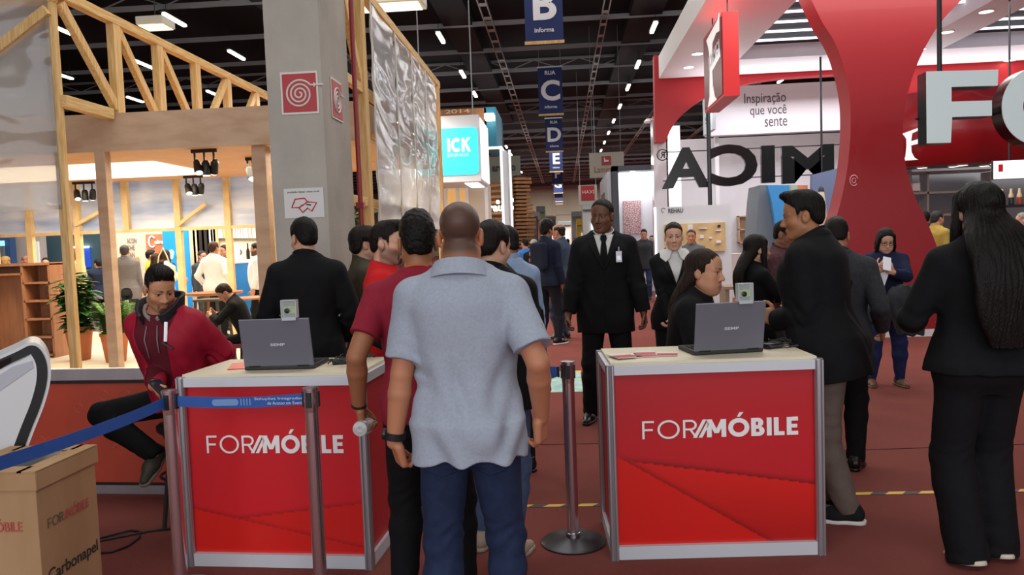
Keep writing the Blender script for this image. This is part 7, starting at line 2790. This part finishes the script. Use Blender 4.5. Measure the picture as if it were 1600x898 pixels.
def x10(c):
    U = c['U']
    mr = mat('print_coral', 'c9606a', .6)
    for i, (a, z) in enumerate(((-.6, 1.40), (-.75, 1.22), (-.75, 1.12), (-.75, 1.02))):
        j = c['J'][-1]
        p = j['s'] + (j['e'] - j['s']) * (i * .33)
        mb = MB(); mb.box(Vector(p + V3(-.07, -.03, 0)), (.02, .07, .05)); mb.build('sleeve_print', mr if i != 1 else M_BANW, c['root'])
    mb = MB(); mb.box(Vector(U(.02, -.20, 1.27)), (.27, .11, .38), bev=.04); mb.build('backpack', cloth('backpack_navy', '1e2436'), c['root'])


person('young man with high curly hair in a navy sweater and backpack in the aisle', L10, -40, 1.57 + (376 - 347) * 11.6 / 1200, skin='8d6048', h=.008, hair=dict(side=.012, top=.03, afro=.05, curly=1, freq=90, amp=.006), extra=x10,
       wear=[dict(t='jacket', m=NAVY, hem=.84), dict(t='trousers', m=cloth('ink', '20222c')), dict(t='shoes', m=LEATH, sole=RUBW)], feet=((.12, .05, -8, 0), (-.12, -.08, 8, 0)))
L11 = (-.05, 12.2, 0)
person('balding man with glasses in a grey blue jacket facing left in the aisle', L11, 60, 1.57 + (375 - 350) * 12.2 / 1200, skin='b98468', h=.008, hair=dict(side=.004, top=-.012, dz=.2, shave=.35, c='2a2220'),
       wear=[dict(t='jacket', m=cloth('steel_blue', '3f4f63', var=.25), hem=.84), dict(t='trousers', m=cloth('denim_far', '2f3d58')), dict(t='shoes', m=LEATH), dict(t='glasses', m=M_BLACK)])

# --- security guard
L12 = (at(950, 600, 6.6).x, 6.6, 0)


def x12(c):
    U = c['U']
    p = Vector(U(-.115, .175, 1.315))
    mb = MB(); mb.box(p, (.045, .006, .085), bev=.002); b_ = mb.build('name_badge', M_BANW, c['root'])
    mb = MB(); mb.box(p + Vector((0, .004, -.01)), (.03, .002, .03)); mb.build('badge_print', M_ALU, b_)
    mb = MB(); mb.tube([p + Vector((0, .004, .04)), p + Vector((0, .0, .075))], .006, 6); mb.build('badge_clip', M_ALU, b_)


person('tall guard in a black suit and tie facing the camera beside the right counter', L12, 176, 1.885, skin='6b4531', h=.0042, head=(-20, 2, 0), wide=1.04, hair=dict(side=.003, top=.007, shave=.7, c='14100e'), extra=x12, face=dict(nose=1.15, jaw=1.08, scale=1.07),
       feet=((.15, .0, -15, 0), (-.15, .02, 15, 0)), hands=dict(l=dict(w=(-.33, .06, .88)), r=dict(w=(.33, .08, .87))),
       wear=[dict(t='shirt', m=WHT), dict(t='tie', m=BLK2), dict(t='jacket', m=BLK, vopen=(1.22, .075), buttons=2, hem=.72, ease=.032, arm=(.026, .028, .026), fold=.005), dict(t='trousers', m=BLK, ease=.016, hem=.026), dict(t='shoes', m=LEATH)])

# --- woman with a white roll collar
L13, zt = loc_of(1052, 348, 6.7)


def x13(c):
    # wide white shirt collar over the blazer
    U, Ru, T = c['U'], c['Ru'], c['torso']
    o32, R32 = c['Pv'].astype(f32), Ru.astype(f32)
    base = c['torso_ops'](.036)

    def fn(P):
        d = None
        for kd, kk, g in base:
            e = g(P)
            d = e if d is None else smin(d, e, kk)
        q = (P - o32) @ R32
        x, y, z = np.abs(q[:, 0]), q[:, 1], q[:, 2] + f32(.93)
        d = np.abs(d) - .0045
        return np.maximum(np.maximum(d, np.maximum(1.405 + .9 * np.abs(x - .085) - z, z - 1.52)), np.maximum(.035 + (1.47 - z) * .35 - x, x - .13))
    v, q = sculpt([('u', 0, fn)], c['nb'] - .3, c['nb'] + .3, c['hr'])
    if len(v):
        np_mesh('wide_collar', v, q, WHT, c['root'])


person('woman in a black blazer with a white roll collar and pulled back hair', L13, 178, zt, sex='f', skin='d6a68c', h=.0042, head=(-4, 2, 0), hair=dict(side=.006, top=.010, c='2a1c16', shave=.5, dz=-.008, bun=(0, -.12, .01)), extra=x13, brow='2a1c16',
       hands=dict(l=dict(w=(.02, .16, .86), pole=(-1, -.4, 0), fd=(.6, .2, -.6)), r=dict(w=(.06, .19, .85), pole=(1, -.4, 0), fd=(-.6, .2, -.6))),
       wear=[dict(t='turtleneck', m=WHT), dict(t='jacket', m=BLK, vopen=(1.20, .085), hem=.80, ease=.026, collar=False), dict(t='trousers', m=BLK), dict(t='shoes', m=LEATH)])

# --- woman sitting at the right laptop
A14 = -108
L14 = (at(1098, 470, 4.66).x - .14, 4.66, 0)
person('woman with long brown hair sitting behind the right counter looking right', L14, A14, 1.66, sex='f', skin='c08a6c', h=.0042, zp=.74, lean=14, wide=1.22, deep=1.2, head=(-14, 4, 0), face=dict(fat=1, jaw=1.10, scale=1.10), brow='2a1d16',
       feet=((.12, .38, 0, .2), (-.12, .38, 0, .2)), knees=((.2, 1, .4), (-.2, 1, .4)),
       hands=dict(l=dict(w=(-.10, .30, 1.03), pole=(-.6, -.6, -1)), r=dict(w=(.12, .28, 1.02), pole=(.8, -.6, -1))),
       hair=dict(long=-.40, top=.010, c='2b1c15', w=.105, sides=-.16, open=.24, only=9, yb=-.15, clear=0),
       wear=[dict(t='jacket', m=BLK, hem=.86, ease=.03, fold=.007, arm=(.03, .03, .022)), dict(t='trousers', m=BLK), dict(t='shoes', m=LEATH)])
t = empty('bar_stool', (L14[0] - .02, L14[1] - .02, 0), 0, 'bar stool carrying the brown haired woman behind the right counter', 'stool')
mb = MB(); mb.lathe([(0, .535), (.17, .535), (.18, .55), (.17, .57), (0, .572)], 24, cap=False); mb.build('seat', M_BLACK, t, True)
for a in (45, 135, 225, 315):
    mb = MB(); mb.tube([(.12 * math.cos(R(a)), .12 * math.sin(R(a)), .54), (.19 * math.cos(R(a)), .19 * math.sin(R(a)), 0)], .012, 8); mb.build('leg', M_DARK, t, True)

# --- woman with long dark hair holding a tray-like reader
A15 = -80
L15, zt = loc_of(1180, 367, 5.95)


def x15(c):
    U = c['U']
    mb = MB(); mb.tube([Vector(U(-.06, .02, 1.47)), Vector(U(-.065, .10, 1.40)), Vector(U(-.03, .155, 1.25)), Vector(U(0, .15, 1.12))], .006, 6); mb.tube([Vector(U(.06, .02, 1.47)), Vector(U(.065, .10, 1.40)), Vector(U(.03, .155, 1.25)), Vector(U(0, .15, 1.12))], .006, 6)
    l_ = mb.build('lanyard', mat('lanyard_red', '9c2630', .6), c['root'], 'all')
    mb = MB(); mb.box(Vector(U(0, .17, 1.06)), (.06, .006, .09), bev=.002); mb.build('badge', M_BANW, l_)


person('woman with long dark hair in black facing right beyond the right laptop', L15, A15, zt, sex='f', skin='c99a80', h=.0048, head=(0, 2, 0), hair=dict(long=-.42, top=.012, c='1a1210', w=.09, sides=-.30, open=.22, yb=-.16, clear=0), extra=x15,
       hands=dict(l=dict(w=(-.06, .34, 1.06), pole=(-1, -.5, -.6), fd=(.3, 1, .1), pn=(.2, -.1, 1), curl=((.2, .3, .2),) * 4), r=dict(w=(.10, .33, 1.05), pole=(1, -.5, -.6), fd=(-.2, 1, .1), pn=(-.2, -.1, 1), curl=((.2, .3, .2),) * 4)),
       wear=[dict(t='jacket', m=BLK2, hem=.80), dict(t='trousers', m=BLK), dict(t='shoes', m=LEATH)])
t = empty('badge_printer', Vector(at(1184, 452, 5.90)) + Vector((.04, 0, -.02)), R(10), 'flat black badge reader held by the long dark haired woman', 'device')
mb = MB(); mb.box((0, 0, 0), (.16, .18, .05), bev=.015); mb.build('housing', M_BLACK, t)
mb = MB(); mb.box((0, -.02, .028), (.11, .08, .006), bev=.002); mb.build('lid', mat('lid_grey', 'a6a8ac', .4), t)

# --- man in a black suit at the right counter, turned left
A16 = 68
L16 = (1.475, 4.28, 0)


person('man in a long black jacket and taupe trousers turned left at the right counter', L16, A16, 1.79, skin='a5714f', h=.004, head=(8, 6, 0), wide=1.08, deep=1.12, belly=.02, twist=-14, lean=9, pp=(0, .05),
       hands=dict(l=dict(w=lp(L16, A16, 1213, 500, 4.42), pole=(-.8, -.9, -.5), fd=wd(A16, -.7, .3, .35), pn=wd(A16, .4, .8, -.1), curl=((.6, .7, .5),) * 4, thumb=.6), r=dict(w=wd(A16, -.06, .36, 1.10), pole=(1, -.6, -.3), fd=wd(A16, -1, .2, .2))),
       feet=((.11, .04, -6, 0), (-.12, -.05, 8, 0)), hair=dict(side=.007, top=.020, quiff=.008, shave=.65, c='16110f'),
       wear=[dict(t='shirt', m=BLK2), dict(t='jacket', m=BLK, vopen=(1.2, .05), lapel=False, hem=.745, ease=.04, flare=.02, fold=.006, arm=(.026, .028, .024)), dict(t='trousers', m=TAUPE, ease=.016, fold=.006, hem=.024), dict(t='shoes', m=cloth('canvas_black', '1b1a1c'), sole=RUBW)])
# --- two people half hidden behind him
L17, zt = loc_of(1302, 339, 5.15)
person('dark haired man in a charcoal checked jacket hidden behind the black suited man', (L17[0] + .02, 5.15, 0), -25, zt, skin='b07c5e', h=.006, wide=1.1, hair=dict(side=.007, top=.016, shave=.6, c='1a1411'), head=(10, 20, 0), hands=dict(r=dict(w=(.26, .10, .92), pole=(.2, -1, 0))),
       wear=[dict(t='jacket', m=CHARC, hem=.8), dict(t='trousers', m=BLK2), dict(t='shoes', m=LEATH)])
L18, zt = loc_of(1222, 344, 6.7)
person('man in a plum plaid shirt half hidden left of the black suited man', L18, -120, zt, skin='8a5d45', h=.006, head=(-10, 12, 0), hair=dict(side=.004, top=.008, shave=.6), hands=dict(l=dict(w=(-.2, .3, 1.0)), r=dict(w=(.2, .28, 1.02))),
       wear=[dict(t='shirt', m=PLUM, fold=.006, ease=.022), dict(t='trousers', m=CHARC), dict(t='shoes', m=LEATH)])

# --- woman with glasses reading her phone
A19 = 172
L19 = (3.18, 7.85, 0)
hl, hr_ = lp(L19, A19, 1394, 425, 7.52), lp(L19, A19, 1374, 423, 7.55)
person('woman with glasses in a navy sweater and blue jeans reading a phone', L19, A19, 1.57 + (357 - 358) * 7.85 / 1200 + .005, sex='f', skin='d0a088', h=.0048, wide=1.22, deep=1.12, head=(2, 20, 0), face=dict(fat=1),
       hair=dict(long=-.17, top=.016, c='17110f', w=.09, sides=-.14, ys=.02, open=.26, yb=-.08, clear=0),
       hands=dict(l=dict(w=hl, pole=(-1, -.3, -.8), fd=wd(A19, -.5, -.2, .5), pn=wd(A19, -.3, .9, .2), curl=((.4, .5, .3),) * 4, thumb=.4), r=dict(w=hr_, pole=(1, -.3, -.8), fd=wd(A19, .4, -.2, .7), pn=wd(A19, .5, .6, .3), curl=((.45, .5, .3),) * 4, thumb=.4)),
       feet=((.13, 0, -10, 0), (-.13, 0, 12, 0)),
       wear=[dict(t='tee', m=cloth('navy_knit', '1d2340'), sleeve=1.9, collar='crew', hem=.84, name='sweater', ease=.024, fold=.005, arm=(.02, .02, .016)), dict(t='trousers', m=cloth('blue_jeans', '2a3563', var=.2), hem=.006, knee=.012), dict(t='shoes', m=SUEDE), dict(t='glasses', m=M_BLACK)])
p = Vector(at(1386, 412, 7.44))
t = empty('mobile_phone', p, R(8), 'white phone held up by the woman with glasses', 'phone')
mb = MB(); mb.box((0, 0, 0), (.075, .009, .14), M=Matrix.Rotation(R(-25), 4, 'X') @ Matrix.Rotation(R(15), 4, 'Y'), bev=.004); mb.build('case', M_BANW, t)
mb = MB(); mb.box((0, .005, 0), (.066, .002, .125), M=Matrix.Rotation(R(-25), 4, 'X') @ Matrix.Rotation(R(15), 4, 'Y')); mb.build('display', mat('phone_glass', ''), t)
p = Vector(at(1376, 434, 7.55))
t = empty('folded_leaflet', p, R(-10), 'white and green leaflet held below the white phone', 'leaflet')
mb = MB(); mb.box((0, 0, 0), (.11, .006, .16), M=Matrix.Rotation(R(18), 4, 'Y')); mb.build('sheet', M_BANW, t)
mb = MB(); mb.box((0, -.004, -.065), (.10, .002, .03), M=Matrix.Rotation(R(18), 4, 'Y')); mb.build('green_print', mat('leaf_print', '8fae5a', .6), t)
# coat over her arm and black shoulder bag
p0 = Vector(at(1420, 450, 7.50))


def drape(name, c0, size, m, lb, cat, seed):
    def fn(P):
        q = P
        d = Loft([-size[2], -size[2] * .5, -.02, .05], [size[0] * .42, size[0] * .55, size[0] * .6, size[0] * .45], [size[1] * .5, size[1] * .55, size[1] * .6, size[1] * .5], [0, 0, 0, 0], [.02, .0, -.01, -.02], ex=2.3)(q)
        return d
    def disp(P):
        return .012 * np.sin(P[:, 0] * 55 + 2 * np.sin(P[:, 2] * 9 + seed)) + .006 * noise(P, 25, seed)
    v, q = sculpt([('u', 0, fn)], (-.3, -.25, -size[2] - .1), (.3, .25, .15), .008, disp, .02)
    o = np_mesh(name, v, q, m)
    o.location = c0
    tag(o, lb, cat)
    return o


drape('folded_coat', p0 + Vector((-.02, -.03, -.02)), (.26, .16, .42), CHARC, 'dark grey coat hanging over the left arm of the woman with glasses', 'coat', 2)
p = Vector(at(1368, 490, 7.42))
t = empty('shoulder_bag', p, 0, 'soft black shoulder bag hanging at the hip of the woman with glasses', 'bag')
v, q = sculpt([('u', 0, lambda P: d_box(P, (0, 0, 0), (.13, .06, .10), None, .045))], (-.2, -.15, -.2), (.2, .15, .2), .008, lambda P: .008 * noise(P, 22, 4), .02)
np_mesh('body', v, q, mat('bag_black', '19181a', .5), t)
mb = MB(); mb.tube([(-.10, 0, .09), (-.05, .02, .22), (.02, .05, .31), (.08, .10, .38)], .009, 6); mb.build('strap', M_BLACK, t, 'all')

# --- woman with very long hair from behind at the right edge
A20 = 4
L20 = (at(1530, 880, 3.64).x + .01, 3.66, 0)
person('woman in a black pantsuit with very long dark hair seen from behind', L20, A20, 1.755, sex='f', skin='c99a80', h=.0042, head=(4, 0, 0), wide=1.12, hair=dict(long=-.60, top=.016, c='15100e', w=.155, sides=-.30, open=.2, yb=-.215, clear=0, rough=.45, freq=220),
       hands=dict(l=dict(w=(-.16, .30, 1.10), pole=(-.9, -1, -.6)), r=dict(w=(.14, .32, 1.10), pole=(.8, -1, -.6))), feet=((.10, .03, -6, 0, 18), (-.08, -.03, 6, 0, 18)),
       wear=[dict(t='jacket', m=BLK, hem=.90, ease=.028, flare=.025, arm=(.024, .026, .022), fold=.005), dict(t='trousers', m=BLK, ease=.010, knee=.026, hem=.06, cuff=.015, wide_hem=.03), dict(t='shoes', m=mat('shoe_cream', 'cfc3b0', .4))])

# --- people in the booth and farther down the hall
def bg(lb, px, py, Y, rz, sex, top, low, hair, group, h=.009, zf=None, skin='b98468', **k):
    loc, zt = loc_of(px, py, Y)
    zf = zf if zf is not None else (.06 if px < 430 and Y < 15 else 0.)
    person(lb, (loc[0], Y, 0), rz, zt - zf, sex=sex, skin=skin, h=h, hair=hair, wear=[top, dict(t='trousers', m=low), dict(t='shoes', m=LEATH)], group=group, z=zf, **k)


GB, GF, GR_ = 'visitors in the booth', 'visitors far down the aisle', 'visitors at the red stand'
dk = lambda **k: dict(dict(side=.007, top=.016, c='1c1512'), **k)
bg('man in a grey brown blazer seen from behind right of the plywood post', 194, 383, 13.6, 25, 'm', dict(t='jacket', m=GREYW, hem=.74, ease=.04), CHARC, dk(c='4a423c', top=.010), GB)
bg('woman in a yellow top and black cap by the orange poster', 235, 391, 15.4, -60, 'f', dict(t='tee', m=cloth('yellow', 'd9c02c')), BLK2, dk(top=.02), GB, .011)
bg('woman with long brown hair in black between the yellow top and white top', 243, 396, 15.0, -20, 'f', dict(t='jacket', m=BLK2), BLK2, dict(long=-.3, top=.012, c='35251b', clear=0), GB, .011)
bg('woman with brown hair and a white top carrying a cream bag', 257, 390, 14.4, -30, 'f', dict(t='jacket', m=WHT, hem=.9), TAUPE, dict(long=-.24, top=.012, c='3d2418', clear=0), GB, .010, hands=dict(r=dict(w=(.14, .3, 1.0), pole=(.8, -1, -.4))))
p = Vector(at(257, 428, 14.15))
t = empty('tote_bag', p, R(20), 'cream tote bag on the shoulder of the woman in a white top', 'bag')
v, q = sculpt([('u', 0, lambda P: d_box(P, (0, 0, 0), (.20, .08, .17), None, .06))], (-.3, -.2, -.3), (.3, .2, .3), .012, lambda P: .012 * noise(P, 16, 4), .03)
np_mesh('body', v, q, mat('bag_cream', 'd8c896', .7), t)
mb = MB(); mb.tube([(-.12, 0, .14), (-.08, 0, .34), (0, .02, .50), (.06, .0, .34), (.12, 0, .14)], .014, 6); mb.build('strap', mat('bag_cream', ''), t, 'all')
bg('stout man in a white shirt and black trousers seen from behind', 333, 378, 13.2, -10, 'm', dict(t='shirt', m=WHT, ease=.035, fold=.006), BLK2, dk(c='4a2e22'), GB, .008, wide=1.12, belly=.04, hands=dict(r=dict(w=(.32, .05, .95)), l=dict(w=(-.3, .1, .95))))
bg('man in a black jacket facing the stout man in white', 351, 383, 14.6, 150, 'm', dict(t='jacket', m=BLK2), CHARC, dk(), GB, .009, h_=0) if False else bg('man in a black jacket facing the stout man in white', 351, 383, 14.6, 150, 'm', dict(t='jacket', m=BLK2), CHARC, dk(), GB, .009)
bg('bearded man in a white shirt right of the blue counter', 400, 380, 13.7, 100, 'm', dict(t='shirt', m=WHT, ease=.03), BLK2, dk(), GB, .009, beard=dict(full=.8), belly=.05)
bg('person in dark clothes half hidden left of the stout man in white', 315, 392, 15.3, -120, 'm', dict(t='jacket', m=CHARC), CHARC, dk(c='2a2320'), GB, .012)
bg('brown haired woman in a pale top behind the bushy potted plant', 113, 391, 14.0, 20, 'f', dict(t='jacket', m=cloth('pale_green', 'a9b08a')), CHARC, dict(side=.02, top=.025, dn=-.05, c='5a3520', nape=1), GB, .010)
bg('man in a dark suit reaching out behind the plywood post', 153, 405, 16.0, 60, 'm', dict(t='jacket', m=NAVY), BLK2, dk(), GB, .011, zf=0., hands=dict(l=dict(w=(-.2, .55, 1.35), pole=(-1, -1, -.5))))
bg('bald man behind the bookshelf', 41, 398, 16.2, 160, 'm', dict(t='shirt', m=CHARC), CHARC, dict(none=1, shave=.2), GB, .012, zf=0., skin='8d5b4b')
bg('dark haired man behind the bookshelf beside the pine post', 71, 403, 15.6, -150, 'm', dict(t='shirt', m=TAUPE), CHARC, dk(), GB, .012, zf=0.)
bg('blond person behind the bookshelf at the far left edge', 8, 401, 15.8, 0, 'f', dict(t='jacket', m=CHARC), CHARC, dict(side=.02, top=.02, dn=-.05, c='a5814e'), GB, .012, zf=0.)
# bent over the round table
L7 = (at(388, 480, 9.0).x, 9.0, .06)
person('person in black sitting bent over beside the round wooden table', (L7[0], L7[1], 0), 100, 1.48, skin='b98468', h=.008, zp=.60, lean=24, head=(20, 40, 0), z=.06, hair=dk(top=.02, c='2b1d15'), cat='person', feet=((.12, .38, 0, 0), (-.12, .4, 0, 0)), knees=((.1, 1, .5), (-.1, 1, .5)),
       hands=dict(l=dict(w=(-.1, .42, .78), pole=(-1, -.4, -.6)), r=dict(w=(.1, .42, .78), pole=(1, -.4, -.6))), wear=[dict(t='jacket', m=BLK2, hem=.86), dict(t='trousers', m=BLK2), dict(t='shoes', m=LEATH)])
t = empty('dining_chair', (L7[0] + .03, L7[1], .03), R(100), 'chair with a burgundy backrest under the person bent over the table', 'chair')
mb = MB(); mb.box((0, .0, .43), (.42, .42, .05), bev=.012); mb.build('seat', mat('chair_wine', '6b2033', .6), t)
mb = MB(); mb.box((0, -.27, .70), (.42, .04, .36), bev=.015); mb.build('backrest', mat('chair_wine', ''), t)
for sx in (-1, 1):
    for sy in (-1, 1):
        mb = MB(); mb.bar((sx * .17, sy * .17, .41), (sx * .20, sy * .20, 0), .03, .03); mb.build('leg', M_DARK, t)

bg('man in a bright blue shirt far down the aisle', 820, 373, 17.5, 40, 'm', dict(t='tee', m=cloth('azure', '3f7fd0'), sleeve=.7), CHARC, dk(), GF, .011)
bg('grey haired man in black far down the aisle left of the pair', 834, 374, 15.6, 5, 'm', dict(t='jacket', m=BLK2), BLK2, dict(side=.008, top=.012, c='9a9794'), GF, .010)
bg('man in a dark jacket with a white badge beside the white stand', 1006, 359, 19.5, 170, 'm', dict(t='jacket', m=CHARC), cloth('denim_far', ''), dk(top=.03, curly=1, freq=60, amp=.005), GF, .011)
bg('short haired person in dark clothes next to the dark jacketed badge wearer', 1019, 368, 21.0, 150, 'f', dict(t='jacket', m=CHARC), CHARC, dk(), GF, .012)
bg('man in a grey shirt in front of the fitting board', 1080, 359, 13.2, 165, 'm', dict(t='shirt', m=cloth('slate', '5f646b')), CHARC, dk(c='4a3428', top=.012), GF, .009)
bg('person in white far down the aisle under the yellow kiosk', 897, 372, 34, 170, 'f', dict(t='tee', m=WHT), CHARC, dk(), GF, .016)
bg('person in black far down the aisle behind the balding man', 887, 373, 30, 0, 'm', dict(t='jacket', m=BLK2), BLK2, dk(), GF, .016)
bg('person in maroon far down the aisle right of the slatted pillar', 853, 372, 33, 20, 'm', dict(t='tee', m=BURG), CHARC, dk(), GF, .016)
bg('person in dark clothes walking far down the aisle, left of the person in white', 876, 374, 44, 0, 'm', dict(t='jacket', m=NAVY), CHARC, dk(), GF, .018)
bg('grey haired man in a mustard jacket behind the red column', 1464, 330, 13.4, -70, 'm', dict(t='jacket', m=cloth('mustard', 'b39a4c')), CHARC, dict(side=.008, top=.014, c='3b3a3a'), GR_, .009, skin='c9967a')
bg('dark haired person beside the man in the mustard jacket', 1446, 331, 15.0, -30, 'm', dict(t='jacket', m=CHARC), CHARC, dk(), GR_, .011)
bg('person in a tan coat at the right edge below the bottles', 1583, 344, 10.8, -60, 'f', dict(t='jacket', m=cloth('tan', 'a08052')), CHARC, dict(side=.02, top=.02, c='8a6a44', dn=-.05), GR_, .009)
bg('grey haired man at the right picture edge below the bottles', 1600, 332, 12.2, 60, 'm', dict(t='jacket', m=CHARC), CHARC, dict(side=.006, top=.008, c='a39a92'), GR_, .010, skin='cf9f86')
